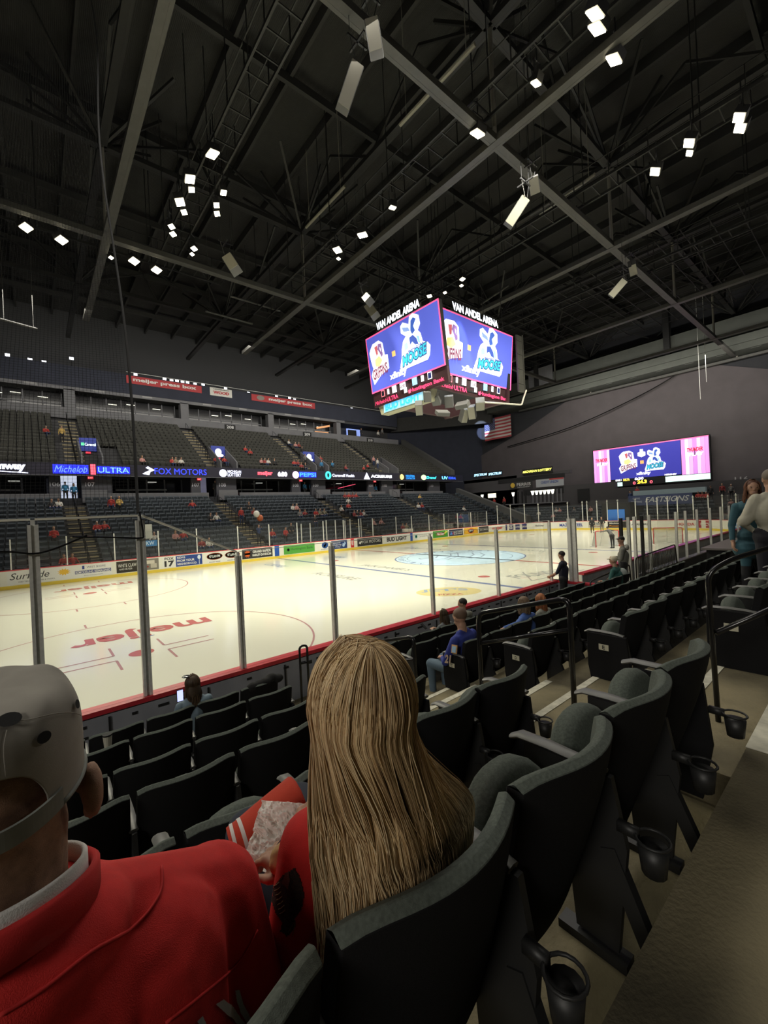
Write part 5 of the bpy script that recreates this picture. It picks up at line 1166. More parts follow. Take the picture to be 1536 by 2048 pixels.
def body_mesh(prims, voxel, smooth=3, fac=.5, name='body'):
    """prims: (p, q, r0, r1, slot) capsules or ('e', centre, radii, slot[, rotation]) ellipsoids fused to one surface; returns a mesh with material indices."""
    b = MB()
    for pr_ in prims:
        if pr_[0] == 'e': b.ell(pr_[1], pr_[2], 20, 14, rot=pr_[4] if len(pr_) > 4 else None)
        else: vs, fs = cap_mesh(*pr_[:4]); b.add(vs, fs)
    me = bpy.data.meshes.new('t'); me.from_pydata([tuple(v) for v in b.v], [], b.f)
    bm = bmesh.new(); bm.from_mesh(me); bmesh.ops.remove_doubles(bm, verts=bm.verts, dist=1e-6); bmesh.ops.recalc_face_normals(bm, faces=bm.faces); bm.to_mesh(me); bm.free()
    o = bpy.data.objects.new('t', me); COL.objects.link(o)
    r = o.modifiers.new('r', 'REMESH'); r.mode = 'VOXEL'; r.voxel_size = voxel; r.use_smooth_shade = True
    s_ = o.modifiers.new('s', 'SMOOTH'); s_.iterations = smooth; s_.factor = fac
    out = bpy.data.meshes.new_from_object(o.evaluated_get(bpy.context.evaluated_depsgraph_get()))
    bpy.data.objects.remove(o); bpy.data.meshes.remove(me)
    n = len(out.vertices); co = np.zeros(n*3, 'f'); out.vertices.foreach_get('co', co); co = co.reshape(-1, 3)
    best = np.full(n, 1e9); lab = np.zeros(n, int)
    for pr_ in prims:
        if pr_[0] == 'e':
            c = np.array(pr_[1]); rr_ = np.array(pr_[2]); x = co-c
            if len(pr_) > 4: x = x @ np.array(pr_[4])
            d = (np.linalg.norm(x/rr_, axis=1)-1)*rr_.min(); sl = pr_[3]
        else:
            p, q = np.array(pr_[0]), np.array(pr_[1]); dv = q-p; L2 = max(dv @ dv, 1e-9); t = np.clip(((co-p) @ dv)/L2, 0, 1)
            d = np.linalg.norm(co-(p+t[:, None]*dv), axis=1)-(pr_[2]+(pr_[3]-pr_[2])*t); sl = pr_[4]
        k = d < best; best[k] = d[k]; lab[k] = sl
    idx = []
    for p in out.polygons:
        l_ = [int(lab[v]) for v in p.vertices]; idx.append(max(set(l_), key=l_.count))
    out.polygons.foreach_set('material_index', idx); out.polygons.foreach_set('use_smooth', [True]*len(idx)); out.name = name; out.update()
    return out
SK, SH, PT, SO, HA = 0, 1, 2, 3, 4     # skin, shirt, trousers, shoes, hair slots
def hand(P, wrist, d, side, curl=.5, s=1.0, pal=V((0, 0, -1)), slot=SK):
    """Palm, four unequal bent fingers and a thumb from a wrist, pointing along d; pal: palm normal; side: +1/-1 thumb side."""
    w, d, pal = V(wrist), V(d).normalized(), V(pal); pal = (pal-d*pal.dot(d)).normalized(); sd = d.cross(pal).normalized()*side
    P.append((w, w+d*.045*s, .024*s, .022*s, slot)); P.append((w+d*.04*s+sd*.022*s, w+d*.085*s+sd*.028*s, .018*s, .014*s, slot)); P.append((w+d*.04*s-sd*.018*s, w+d*.08*s-sd*.026*s, .018*s, .014*s, slot))
    for i, L in enumerate((.070, .078, .072, .056)):
        b0 = w+d*.085*s+sd*(.030-.020*i)*s; a = curl; k = b0+(d*math.cos(a)+pal*math.sin(a))*L*.45*s; e_ = k+(d*math.cos(a*2.2)+pal*math.sin(a*2.2))*L*.5*s
        P.append((b0, k, .0095*s, .0085*s, slot)); P.append((k, e_, .0085*s, .0070*s, slot))
    t0 = w+d*.025*s+sd*.03*s; t1 = t0+(d*.75+sd*.7+pal*.2).normalized()*.035*s; t2 = t1+(d*.95+sd*.1+pal*.35).normalized()*.03*s
    P.append((t0, t1, .0125*s, .011*s, slot)); P.append((t1, t2, .0105*s, .008*s, slot))
def head(P, c, f=(0, 1, 0), hair='short', s=1.0, slot_h=HA):
    """Head at c looking along f."""
    c, f = V(c), V(f).normalized(); r_ = f.cross(UPZ).normalized(); u_ = r_.cross(f); Rm = Matrix((r_, f, u_)).transposed()
    E = lambda o, rad, sl: P.append(('e', tuple(c+Rm @ V(o)*s), tuple(x*s for x in rad), sl, Rm))
    E((0, 0, .02), (.075, .095, .098), SK); E((0, .022, -.055), (.055, .068, .062), SK); E((0, .088, -.01), (.013, .02, .022), SK)
    E((0, .072, -.055), (.024, .016, .008), SK); E((.077, -.005, -.005), (.01, .02, .03), SK); E((-.077, -.005, -.005), (.01, .02, .03), SK)
    E((.03, .078, .025), (.02, .012, .008), SK); E((-.03, .078, .025), (.02, .012, .008), SK)
    if hair in ('short', 'long', 'pony', 'cap'):
        E((0, -.018, .045), (.083, .098, .088), slot_h); 
    if hair == 'long':
        E((0, -.06, -.08), (.085, .055, .15), slot_h); E((.06, -.02, -.07), (.03, .05, .12), slot_h); E((-.06, -.02, -.07), (.03, .05, .12), slot_h)
    if hair == 'pony': E((0, -.11, -.02), (.03, .04, .09), slot_h)
    if hair == 'bald': pass
    if hair == 'cap': E((0, .1, .07), (.06, .055, .012), slot_h)
def sitting(hair='short', lean=0, arms='lap', fingers=False, look=(0, 1, -.1)):
    P = []; y = lean
    P += [((-.08, .0, .52), (.08, 0, .52), .12, .12, PT), ((0, -.02, .55), (0, -.05+y*.5, .8), .14, .155, SH), ((-.1, -.06+y, .925), (.1, -.06+y, .925), .095, .095, SH), ((-.08, -.055+y, 1.0), (.08, -.055+y, 1.0), .05, .05, SH), ((0, -.05+y, .95), (0, -.035+y, 1.1), .06, .058, SK)]
    head(P, (0, -.01+y, 1.19), look, hair)
    for s in (-1, 1):
        P += [((s*.1, .02, .54), (s*.13, .44, .55), .09, .065, PT), ((s*.13, .44, .53), (s*.13, .42, .12), .06, .042, PT), ((s*.13, .40, .05), (s*.14, .58, .035), .045, .035, SO)]
        sh = V((s*.19, -.06+y, .945))
        if arms == 'lap': el = V((s*.27, .04+y, .68)); ha = V((s*.10, .27, .66))
        elif arms == 'up': el = V((s*.28, .1+y, .74)); ha = V((s*.07, .27+y, .95))
        elif arms == 'side': el = V((s*.33, -.02+y, .68)); ha = V((s*.30, .26, .67))
        else: el = V((s*.24, .1+y, .70)); ha = V((s*.05, .34, .80))
        d = (ha-el).normalized()
        P += [(sh, el, .062, .048, SH), (el, ha-d*.06, .045, .036, SH), (ha-d*.06, ha-d*.02, .03, .026, SK)]
        if fingers: hand(P, ha-d*.03, d, -s, .5, 1.0, V((0, 0, -1)))
        else: P.append(('e', tuple(ha+d*.03), (.035, .045, .03), SK))
    return P
def standing(hair='short', arms='down', step=0, fingers=False, look=(0, 1, -.05), wide=1.0):
    P = [((-.07*wide, 0, .92), (.07*wide, 0, .92), .12*wide, .12*wide, PT), ((0, 0, .98), (0, -.01, 1.2), .135*wide, .15*wide, SH), ((-.1, 0, 1.355), (.1, 0, 1.355), .095, .095, SH), ((-.07, 0, 1.42), (.07, 0, 1.42), .05, .05, SH), ((0, -.0, 1.38), (0, .015, 1.52), .06, .056, SK)]
    head(P, (0, .03, 1.62), look, hair)
    for s in (-1, 1):
        y = step*s
        P += [((s*.09, 0, .90), (s*.11, y*.5+.01, .5), .095*wide, .062, PT), ((s*.11, y*.5+.01, .5), (s*.12, y-.02, .12), .062, .042, PT), ((s*.12, y-.03, .05), (s*.13, y+.14, .035), .045, .035, SO)]
        sh = V((s*.19, 0, 1.36))
        if arms == 'down': el = V((s*.25, -.02, 1.08)); ha = V((s*.26, .06, .82))
        elif arms == 'front': el = V((s*.26, .05, 1.1)); ha = V((s*.08, .28, 1.12))
        elif arms == 'rail': el = V((s*.27, .10, 1.12)); ha = V((s*.2, .34, 1.0))
        elif arms == 'hip': el = V((s*.33, -.05, 1.1)); ha = V((s*.17, .08, .98))
        else: el = V((s*.28, .12, 1.3)); ha = V((s*.15, .25, 1.5))
        d = (ha-el).normalized()
        P += [(sh, el, .062, .047, SH), (el, ha-d*.06, .044, .034, SH if arms != 'rail' else SK), (ha-d*.06, ha-d*.02, .03, .026, SK)]
        if fingers: hand(P, ha-d*.03, d, -s, .35, 1.0, V((-s, 0, -.2)))
        else: P.append(('e', tuple(ha+d*.03), (.035, .045, .03), SK))
    return P
BM = {}
def bmesh_for(kind, hair, arms):
    k = (kind, hair, arms)
    if k not in BM:
        P = sitting(hair, 0, arms) if kind == 'sit' else standing(hair, arms)
        m = body_mesh(P, .03, 1, .4, 'person')
        for mm in (M['skin'], M['skin'], M['skin'], M['skin'], M['skin']): m.materials.append(mm)
        BM[k] = m
    return BM[k]
def person(loc, rz, kind, hair, arms, shirt, pants, hcol, label, group=None, me=None, cat='person', scale=1):
    """One figure: a single body mesh whose colour slots belong to the object."""
    me = me or bmesh_for(kind, hair, arms)
    o = bpy.data.objects.new('person', me); COL.objects.link(o); o.location = loc; o.rotation_euler = (0, 0, rz); o.scale = (scale,)*3
    while len(me.materials) < 5: me.materials.append(M['skin'])
    for i, m in enumerate((M['skin'], flat(shirt, .85), flat(pants, .85), flat((.02, .02, .02), .7), flat(hcol, .7))):
        o.material_slots[i].link = 'OBJECT'; o.material_slots[i].material = m
    return tag(o, label, cat, group)
RED, DRED, WHT, BLK, GRY, BLU, DBL, YEL, OLV, PNK = (.36, .035, .03), (.22, .03, .03), (.50, .48, .44), (.02, .02, .022), (.13, .13, .13), (.03, .16, .32), (.03, .05, .12), (.5, .34, .10), (.2, .18, .12), (.45, .22, .2)
cn_ = {RED: 'red', DRED: 'dark red', WHT: 'white', BLK: 'black', GRY: 'grey', BLU: 'bright blue', DBL: 'dark blue', YEL: 'yellow', OLV: 'olive', PNK: 'pink'}
HC = [(.03, .02, .012), (.10, .05, .02), (.2, .12, .05), (.015, .012, .01), (.3, .28, .25)]
def row_hit(px, py, tier, up=1.19):
    best = None
    for k in range(15 if tier == 'L' else 14):
        y, z = (14.2+.82*k+.5, .42+.345*k) if tier == 'L' else (27.95+.8*k+.48, 9.0+.48*k)
        p = at_y(px, py, y-.15); e = abs(p.z-(z+up))
        if best is None or e < best[0]: best = (e, p.x, y-.12, z, k)
    return best
SP = [  # px, py (head), tier, pose, shirt, hair, arms, where
 (103, 1000, 'L', 'sit', BLK, 'short', 'lap', 'left of the double stairs under the left suites'), (117, 1002, 'L', 'sit', WHT, 'short', 'lap', 'next to the double stairs at the left'),
 (222, 992, 'L', 'stand', RED, 'short', 'down', 'at the top row right of the double stairs'), (238, 993, 'L', 'stand', YEL, 'short', 'front', 'holding something white near the top of the stairs'),
 (384, 999, 'L', 'sit', RED, 'short', 'side', 'alone near the top of the middle block'), (421, 1025, 'L', 'sit', BLK, 'short', 'lap', 'by the second staircase, darker of a pair'), (433, 1024, 'L', 'sit', WHT, 'short', 'side', 'by the second staircase, paler of a pair'),
 (482, 1014, 'L', 'stand', RED, 'short', 'down', 'on the second staircase'), (498, 1004, 'L', 'sit', BLK, 'long', 'lap', 'right of the second staircase, upper'), (508, 1018, 'L', 'sit', DRED, 'long', 'lap', 'just below the black clad one at the second staircase'),
 (194, 1047, 'L', 'sit', RED, 'short', 'lap', 'right of the double stairs, left of a pair'), (209, 1048, 'L', 'sit', RED, 'short', 'side', 'right of the double stairs, right of a pair'), (107, 1053, 'L', 'stand', RED, 'short', 'front', 'facing away behind the far glass at the left'),
 (128, 1114, 'L', 'sit', RED, 'short', 'lap', 'front row by the far boards, left of a pair'), (145, 1114, 'L', 'sit', RED, 'short', 'side', 'front row by the far boards, right of a pair'), (308, 1062, 'L', 'sit', WHT, 'short', 'side', 'behind the small blue flag'),
 (351, 1062, 'L', 'sit', PNK, 'long', 'lap', 'beside a red clad neighbour in the lower middle'), (366, 1061, 'L', 'sit', RED, 'short', 'side', 'lower middle beside a pink clad neighbour'), (403, 1075, 'L', 'sit', DRED, 'short', 'lap', 'low by the glass near the oval radio adverts'), (418, 1073, 'L', 'sit', WHT, 'short', 'lap', 'low by the glass over the oval radio adverts'),
 (545, 1060, 'L', 'sit', RED, 'short', 'lap', 'low above the green advert'), (571, 1056, 'L', 'stand', RED, 'short', 'front', 'facing away above the green advert'), (582, 1046, 'L', 'stand', BLK, 'short', 'hip', 'above the green advert'), (517, 1048, 'L', 'stand', DBL, 'short', 'up', 'holding up two balloons'),
 (586, 1009, 'L', 'sit', WHT, 'short', 'lap', 'in the middle block, left of a pair'), (594, 1011, 'L', 'sit', PNK, 'long', 'lap', 'in the middle block beside a white shirt'), (600, 1020, 'L', 'sit', GRY, 'short', 'lap', 'one row below the white and pink pair'), (610, 1019, 'L', 'sit', DRED, 'long', 'up', 'one row below the white and pink pair, right'),
 (632, 1021, 'L', 'sit', RED, 'cap', 'lap', 'beside two olive clad neighbours'), (641, 1022, 'L', 'sit', OLV, 'long', 'lap', 'between a red cap and another olive top'), (649, 1020, 'L', 'sit', OLV, 'short', 'side', 'at the right of the olive pair'), (630, 1034, 'L', 'sit', BLK, 'short', 'lap', 'just above the far gate glass'),
 (683, 1010, 'L', 'sit', WHT, 'long', 'lap', 'left of the third staircase'), (697, 1006, 'L', 'sit', RED, 'short', 'lap', 'beyond the third staircase'), (697, 996, 'L', 'sit', WHT, 'short', 'side', 'reclining below the red row of four'),
 (690, 988, 'L', 'sit', DRED, 'short', 'lap', 'top row, first of the red row of four'), (698, 988, 'L', 'sit', RED, 'short', 'lap', 'top row, second of the red row of four'), (706, 988, 'L', 'sit', DRED, 'long', 'lap', 'top row, third of the red row of four'), (713, 988, 'L', 'sit', RED, 'short', 'side', 'top row, last of the red row of four'),
 (740, 988, 'L', 'sit', GRY, 'short', 'lap', 'top row right of the red row of four'), (709, 1021, 'L', 'sit', DRED, 'short', 'lap', 'first of the dark group of four'), (715, 1021, 'L', 'sit', BLK, 'long', 'lap', 'second of the dark group of four'), (721, 1020, 'L', 'sit', DRED, 'long', 'lap', 'third of the dark group of four'), (728, 1021, 'L', 'sit', WHT, 'short', 'side', 'last of the dark group of four'),
 (837, 1008, 'L', 'sit', WHT, 'short', 'lap', 'in the right block, left of a pair'), (844, 1007, 'L', 'sit', RED, 'short', 'lap', 'in the right block, right of a pair'), (840, 990, 'L', 'sit', YEL, 'short', 'side', 'alone in the top row of the right block'), (928, 1011, 'L', 'sit', WHT, 'short', 'lap', 'alone near the sloping wall at the right'), (915, 1029, 'L', 'sit', DRED, 'short', 'lap', 'low at the far right, left of a pair'), (922, 1029, 'L', 'sit', RED, 'short', 'lap', 'low at the far right, right of a pair'),
 (748, 1041, 'L', 'sit', PNK, 'short', 'lap', 'behind the far glass, left of a pair'), (763, 1040, 'L', 'sit', PNK, 'long', 'side', 'behind the far glass, right of a pair'), (806, 1051, 'L', 'sit', DRED, 'short', 'lap', 'beside the two white boxes on the far boards'), (813, 1048, 'L', 'sit', OLV, 'short', 'up', 'behind the two white boxes on the far boards'),
 (92, 855, 'U', 'sit', RED, 'short', 'lap', 'left of the upper double stairs, small and alone'), (123, 853, 'U', 'stand', YEL, 'short', 'down', 'beside the upper double stairs'), (285, 924, 'U', 'sit', PNK, 'long', 'lap', 'low above the ribbon at the left'), (345, 920, 'U', 'sit', RED, 'long', 'lap', 'above the blue ribbon lettering, left'), (352, 926, 'U', 'sit', OLV, 'short', 'lap', 'above the blue ribbon lettering, middle'), (363, 929, 'U', 'sit', WHT, 'short', 'lap', 'above the blue ribbon lettering, right'),
 (432, 915, 'U', 'sit', RED, 'short', 'lap', 'in front of the second stair entry, left'), (449, 912, 'U', 'sit', RED, 'short', 'side', 'in front of the second stair entry, right'), (491, 894, 'U', 'sit', RED, 'short', 'lap', 'mid height, left of a red pair'), (500, 897, 'U', 'sit', RED, 'short', 'lap', 'mid height, right of a red pair'),
 (523, 916, 'U', 'sit', PNK, 'short', 'lap', 'first of four over the red ribbon name'), (530, 917, 'U', 'sit', DRED, 'long', 'lap', 'second of four over the red ribbon name'), (537, 917, 'U', 'sit', WHT, 'short', 'lap', 'third of four over the red ribbon name'), (549, 916, 'U', 'sit', BLK, 'short', 'side', 'last of four over the red ribbon name'),
 (578, 881, 'U', 'sit', WHT, 'short', 'lap', 'high beside the third upper stairs'), (591, 884, 'U', 'sit', PNK, 'long', 'lap', 'high, second from the third upper stairs'), (598, 888, 'U', 'sit', DRED, 'short', 'lap', 'high, third from the third upper stairs'), (604, 894, 'U', 'stand', BLK, 'short', 'down', 'above the third stair entry'), (610, 908, 'U', 'stand', GRY, 'short', 'down', 'against the third stair entry'),
 (588, 918, 'U', 'sit', RED, 'short', 'lap', 'left of the third stair entry, first'), (596, 919, 'U', 'sit', DRED, 'long', 'lap', 'left of the third stair entry, second'), (603, 930, 'U', 'sit', DRED, 'short', 'lap', 'lowest row over the blue ribbon name, left'), (611, 930, 'U', 'sit', BLK, 'short', 'lap', 'lowest row over the blue ribbon name, right'),
 (641, 911, 'U', 'sit', RED, 'short', 'side', 'alone right of the third stair entry'), (643, 926, 'U', 'stand', BLU, 'short', 'down', 'at the cheek wall of the third stair entry'), (665, 925, 'U', 'stand', BLU, 'short', 'front', 'right of the third stair entry'), (692, 934, 'U', 'sit', DRED, 'short', 'lap', 'lowest row over the white ribbon name'),
 (728, 931, 'U', 'sit', RED, 'short', 'side', 'in the red knot above the triangle sign, left'), (736, 929, 'U', 'sit', RED, 'short', 'side', 'in the red knot above the triangle sign, right'), (747, 911, 'U', 'stand', PNK, 'short', 'down', 'beside the last upper stairs, farther'), (755, 917, 'U', 'stand', WHT, 'short', 'down', 'beside the last upper stairs, nearer'),
]
rr = random.Random(11)
for px, py, tier, pose, sh, hr, ar, wh in SP:
    hz = 1.19 if pose == 'sit' else 1.62
    e_, x, y, z, k = row_hit(px, py, tier, hz)
    person((x, y, z), math.pi+rr.uniform(-.4, .4), pose, hr, ar, sh, BLK if rr.random() < .5 else DBL, rr.choice(HC), 'person in %s %s, %s' % (cn_[sh], 'seated' if pose == 'sit' else 'standing', wh) + (', upper stand' if tier == 'U' and 'upper' not in wh else ''), 'spectators in the stands opposite')
# end terrace, concourse and entries: (px, py of head, X plane, floor z guess from head)
for px, py, X, pose, sh, hr, wh in [
 (988, 997, 37.0, 'stand', RED, 'short', 'at the drink rail under the black end sign'), (1008, 995, 37.0, 'stand', RED, 'short', 'in front of the lit menu'), (966, 1006, 36.0, 'stand', BLK, 'short', 'at the left of the end terrace'), (995, 1018, 35.0, 'sit', OLV, 'short', 'low on the end terrace, left'), (1011, 1024, 34.2, 'sit', RED, 'short', 'low on the end terrace behind the glass'), (1024, 1026, 33.5, 'sit', DRED, 'short', 'front of the end terrace, left side'),
 (981, 1039, 32.5, 'sit', PNK, 'short', 'at the corner glass by the right end of the far boards'), (1077, 1022, 34.2, 'sit', WHT, 'short', 'mid end terrace, alone'), (1112, 1017, 35.0, 'sit', WHT, 'short', 'end terrace, left of a pale pair'), (1119, 1017, 35.0, 'sit', PNK, 'short', 'end terrace, right of a pale pair'), (1106, 1027, 33.5, 'sit', PNK, 'bald', 'low on the end terrace below the pale pair'),
 (1148, 1016, 35.0, 'sit', GRY, 'short', 'end terrace left of the tunnel'), (1181, 1014, 35.0, 'sit', PNK, 'short', 'end terrace beside the tunnel steps'), (1274, 975, 37.5, 'stand', RED, 'short', 'over the tunnel sign'), (1260, 984, 37.5, 'stand', DBL, 'short', 'left of the one in red over the tunnel sign'),
 (1396, 985, 37.0, 'sit', RED, 'short', 'right of the tunnel, first of a red row'), (1404, 985, 37.0, 'sit', DRED, 'short', 'right of the tunnel, second of a red row'), (1412, 985, 37.0, 'sit', RED, 'long', 'right of the tunnel, third of a red row'), (1421, 973, 37.4, 'stand', BLK, 'cap', 'with a pale cap below the video board corner'), (1444, 969, 37.4, 'stand', DRED, 'short', 'below the wall numerals, left'), (1462, 970, 37.4, 'stand', GRY, 'short', 'below the wall numerals, right'), (1462, 1000, 35.5, 'sit', PNK, 'short', 'behind the corner glass at the right')]:
    p = at_x(px, py, X); person((X, p.y, p.z-(1.19 if pose == 'sit' else 1.62)), math.pi/2, pose, hr, 'lap' if pose == 'sit' else 'down', sh, BLK, rr.choice(HC), 'person in %s %s, %s' % (cn_[sh], 'seated' if pose == 'sit' else 'standing', wh), 'spectators at the far end')
for px, py, Y, sh, wh in [(130, 966, 27.6, BLU, 'silhouetted left in the bright doorway between the left suites'), (147, 969, 27.6, BLU, 'silhouetted right in the bright doorway between the left suites'), (430, 963, 27.9, BLK, 'in the dark entry by the second section sign'), (609, 966, 27.9, BLU, 'left of two in the third suite entry'), (622, 966, 27.9, BLU, 'right of two in the third suite entry'), (751, 970, 27.9, BLU, 'in the suite entry near the right sections'), (870, 971, 27.9, BLU, 'at the last suite entry on the right'),
                          (764, 858, 40.0, GRY, 'in the dark corner beyond the upper suites'), (756, 862, 40.0, WHT, 'leaning in the dark corner beyond the upper suites'), (722, 858, 40.2, BLK, 'in the bright bluish doorway')]:
    p = at_y(px, py, Y); person((p.x, Y, p.z-1.62), math.pi, 'stand', 'long' if px in (147,) else 'short', 'down', sh, BLK, HC[0], 'person in %s standing %s' % (cn_[sh], wh), 'people in the entries opposite')
# balloons
for px, py, c, l in ((513, 1028, (.8, .78, .7), 'white balloon on a string above the second staircase'), (520, 1036, (.55, .14, .05), 'orange balloon beside the white one above the second staircase')):
    p = at_y(px, py, 17.4); b = MB(); b.ell(p, (.28, .28, .32), 14, 10); o = tag(b.build('balloon', flat(c, .4), smooth=True), l, 'balloon'); b = MB(); b.tube([p-UPZ*.32, p-UPZ*1.2], .01, 4); b.build('string', M['arm'], o)
for i, (a, c) in enumerate(((808, 816), (817, 826))):
    p = at_y(a, 1058, 13.2); q = at_y(c, 1064, 13.2); b = MB(); b.box(p.x, q.x, 13.15, 13.5, q.z, p.z); tag(b.build('white_box', flat((.7, .68, .6), .6), bevel=.02), 'white box on the far boards ledge, %s of two' % ('left' if i == 0 else 'right'), 'box')
p = at_y(300, 1086, 13.5); b = MB(); b.box(p.x-.42, p.x+.42, 13.4, 13.44, p.z-.22, p.z+.18); o = tag(b.build('small_banner', flat((.02, .16, .4), .6, .15)), 'small blue banner with white lettering behind the far glass', 'banner'); letters('KW', (p.x, 13.38, p.z), .5, .26, RX, UPZ, flat((.6, .75, .9)), o)  # banner cloth emits faintly, light put into its colour
p = at_y(294, 1063, 13.3); b = MB(); b.box(p.x-.32, p.x+.32, 13.3, 13.33, p.z-.5, p.z+.5); tag(b.build('paper_notice', flat((.35, .35, .33))), 'pale paper notice stuck on the far glass', 'notice')
# staff on the ice
person((24.4, 1.3, 0), R(120), 'stand', 'short', 'down', BLK, BLK, HC[3], 'person in black on the ice by the end boards, left of two')
person((25.2, .6, 0), R(100), 'stand', 'short', 'hip', BLK, GRY, HC[3], 'person in black on the ice by the end boards, right of two')
P = [((-.07, .0, .92), (.07, .0, .92), .12, .12, PT), ((0, .05, 1.0), (0, .28, 1.2), .13, .14, SH), ((-.1, .33, 1.28), (.1, .33, 1.28), .09, .09, SH), ((0, .38, 1.3), (0, .46, 1.38), .05, .05, SK)]
head(P, (0, .50, 1.45), (0, 1, -.5), 'short')
for s in (-1, 1): P += [((s*.08, 0, .9), (s*.09, -.03, .5), .095, .06, PT), ((s*.09, -.03, .5), (s*.08, -.05, .12), .06, .045, PT), ((s*.08, -.06, .05), (s*.09, .1, .035), .045, .035, SO), ((s*.18, .33, 1.28), (s*.38, .45, 1.24), .06, .045, SH), ((s*.38, .45, 1.24), (s*.55, .55, 1.24), .042, .03, SH), ('e', (s*.6, .56, 1.25), (.045, .035, .03), SK)]
m_ = body_mesh(P, .025, 1, .4, 'person'); person((9.2, -6.75, 0), R(-36)+0, 'x', '', '', GRY, BLK, HC[3], 'person with white striped sleeves leaning over the goal crossbar', me=m_)

# ---- mid-distance figures, built finer
def fine(loc, rz, prims, shirt, pants, hcol, label, voxel=.014, skin=None, cat='person'):
    me = body_mesh(prims, voxel, 3, .5, 'person'); o = person(loc, rz, 'x', '', '', shirt, pants, hcol, label, me=me)
    if skin: o.material_slots[0].material = skin
    return o
def row_spot(k, px): d = ray(px, 1200); t = (by(k)+.17-CP.y)/d.y; return CP.x+d.x*t
def near_sit(px, py, k):
    p = at_y(px, py, by(k)+.17); return V((p.x, by(k)+.17, p.z-1.21))
# ---- mid-distance people
def strand_hair(name, parent, paths, mats_, seed=1, rad=.0016, raw=False):
    """Many fine tapered strands along given polylines, each with its own tint."""
    rg = random.Random(seed); vs = []; fs = []; tint = []
    for pts in paths:
        t = rg.random(); n = len(pts); o = len(vs); s_ = V((1, .1, 0))
        for i, p in enumerate(pts):
            d = (pts[min(i+1, n-1)]-pts[max(i-1, 0)]).normalized(); s_ = s_-d*s_.dot(d); s_ = s_.normalized() if s_.length > .05 else d.orthogonal().normalized(); u_ = d.cross(s_)
            r = rad*(1 if i < n-3 else (n-1-i)/3*.8+.15)
            for k in range(3): a = 2.094*k; vs.append(p+s_*math.cos(a)*r+u_*math.sin(a)*r); tint.append(t)
        for i in range(n-1):
            for k in range(3): k2 = (k+1) % 3; fs.append((o+3*i+k, o+3*i+k2, o+3*i+3+k2, o+3*i+3+k))
    me = bpy.data.meshes.new(name); me.from_pydata([tuple(v) for v in vs], [], fs)
    at_ = me.color_attributes.new('tint', 'FLOAT_COLOR', 'POINT'); a = np.ones((len(vs), 4), 'f'); a[:, 0] = a[:, 1] = a[:, 2] = np.array(tint); at_.data.foreach_set('color', a.ravel())
    me.materials.append(mats_); me.polygons.foreach_set('use_smooth', [True]*len(fs)); me.update(); return link(name, me, parent, raw=raw)
def hairmat(name, c0, c1, c2):
    m = bpy.data.materials.new(name); m.use_nodes = True; nt = m.node_tree; b = nt.nodes['Principled BSDF']; b.inputs['Roughness'].default_value = .48; b.inputs['Specular IOR Level'].default_value = .4
    v = nt.nodes.new('ShaderNodeVertexColor'); v.layer_name = 'tint'; r = nt.nodes.new('ShaderNodeValToRGB'); r.color_ramp.elements[0].color = (*c0, 1); r.color_ramp.elements[1].color = (*c2, 1)
    e = r.color_ramp.elements.new(.5); e.color = (*c1, 1); nt.links.new(v.outputs['Color'], r.inputs['Fac']); nt.links.new(r.outputs['Color'], b.inputs['Base Color']); return m
def fall_paths(c, n, seed, rx, ry, rz, zend, spread, back=.06, az=(-115, 115), f=V((0, 1, 0))):
    """Strand polylines from the crown over a head at c facing f and down the back."""
    rg = random.Random(seed); out = []; c = V(c); f = f.normalized(); r_ = f.cross(UPZ).normalized()
    for i in range(n):
        a = R(rg.uniform(*az)); d = (-f*math.cos(a)+r_*math.sin(a)); e = rg.uniform(1.0, 1.13)
        d3 = lambda k: V((r_.x*math.sin(a)*rx*k-f.x*math.cos(a)*ry*k, r_.y*math.sin(a)*rx*k-f.y*math.cos(a)*ry*k, 0))
        P_ = [c+f*rg.uniform(-.02, .05)+UPZ*rz*e*1.02+d3(.12)]
        for el in (60, 35, 10, -15): P_.append(c+d3(math.cos(R(el))*e)+UPZ*rz*math.sin(R(el))*e)
        zb = c.z-rz*.6; L = zb-zend+rg.uniform(-.05, .04)
        for t in (.25, .55, .8, 1.0):
            w = 1+spread*t; q = c+d3(e)+r_*(math.sin(a)*rx*spread*t)-f*back*t; q.z = zb-L*t; P_.append(q+V((rg.uniform(-1, 1), rg.uniform(-1, 1), 0))*.006)
        out.append(smoothpath(P_, 3))
    return out
brownhair = hairmat('brown_hair', (.03, .018, .01), (.07, .04, .02), (.16, .10, .05))
def seated(k, x, pose, shirt, pants, hcol, label, scale=.86, hairp=None, look=(0, 1, -.15), arms='lap', rz=0, skin=None):
    P = sitting(pose, .02, arms, True, look); o = fine((x, by(k)+.13, TZ[k]), rz, P, shirt, pants, hcol, label, .011); o.scale = (scale,)*3
    if hairp:
        c = V((0, .01, 1.20)); strand_hair('hair', o, fall_paths(c, hairp[0], 3, .092, .105, .115, hairp[1], .35, .05), hairp[2], 5, .003, True)
    return o
DEN = (.16, .22, .27)
dn = seated(0, -21.66, 'long', DEN, BLK, (.05, .03, .015), 'person with long brown hair in a pale denim jacket holding up a lit phone', .87, (500, .80, brownhair), arms='front')
b = MB(); p = at_y(360, 1391, -13.72); b.frame(p, (.038, 0, 0), (0, -.0, .075), (0, .006, 0)); ph = tag(b.build('phone', M['black'], bevel=.003), 'lit phone held by the denim jacketed person', 'phone'); b = MB(); b.frame(p-V((0, .009, 0)), (.034, 0, 0), (0, 0, .068), (0, .001, 0)); b.build('screen', flat((.45, .5, .95), .4, 1.5), ph)
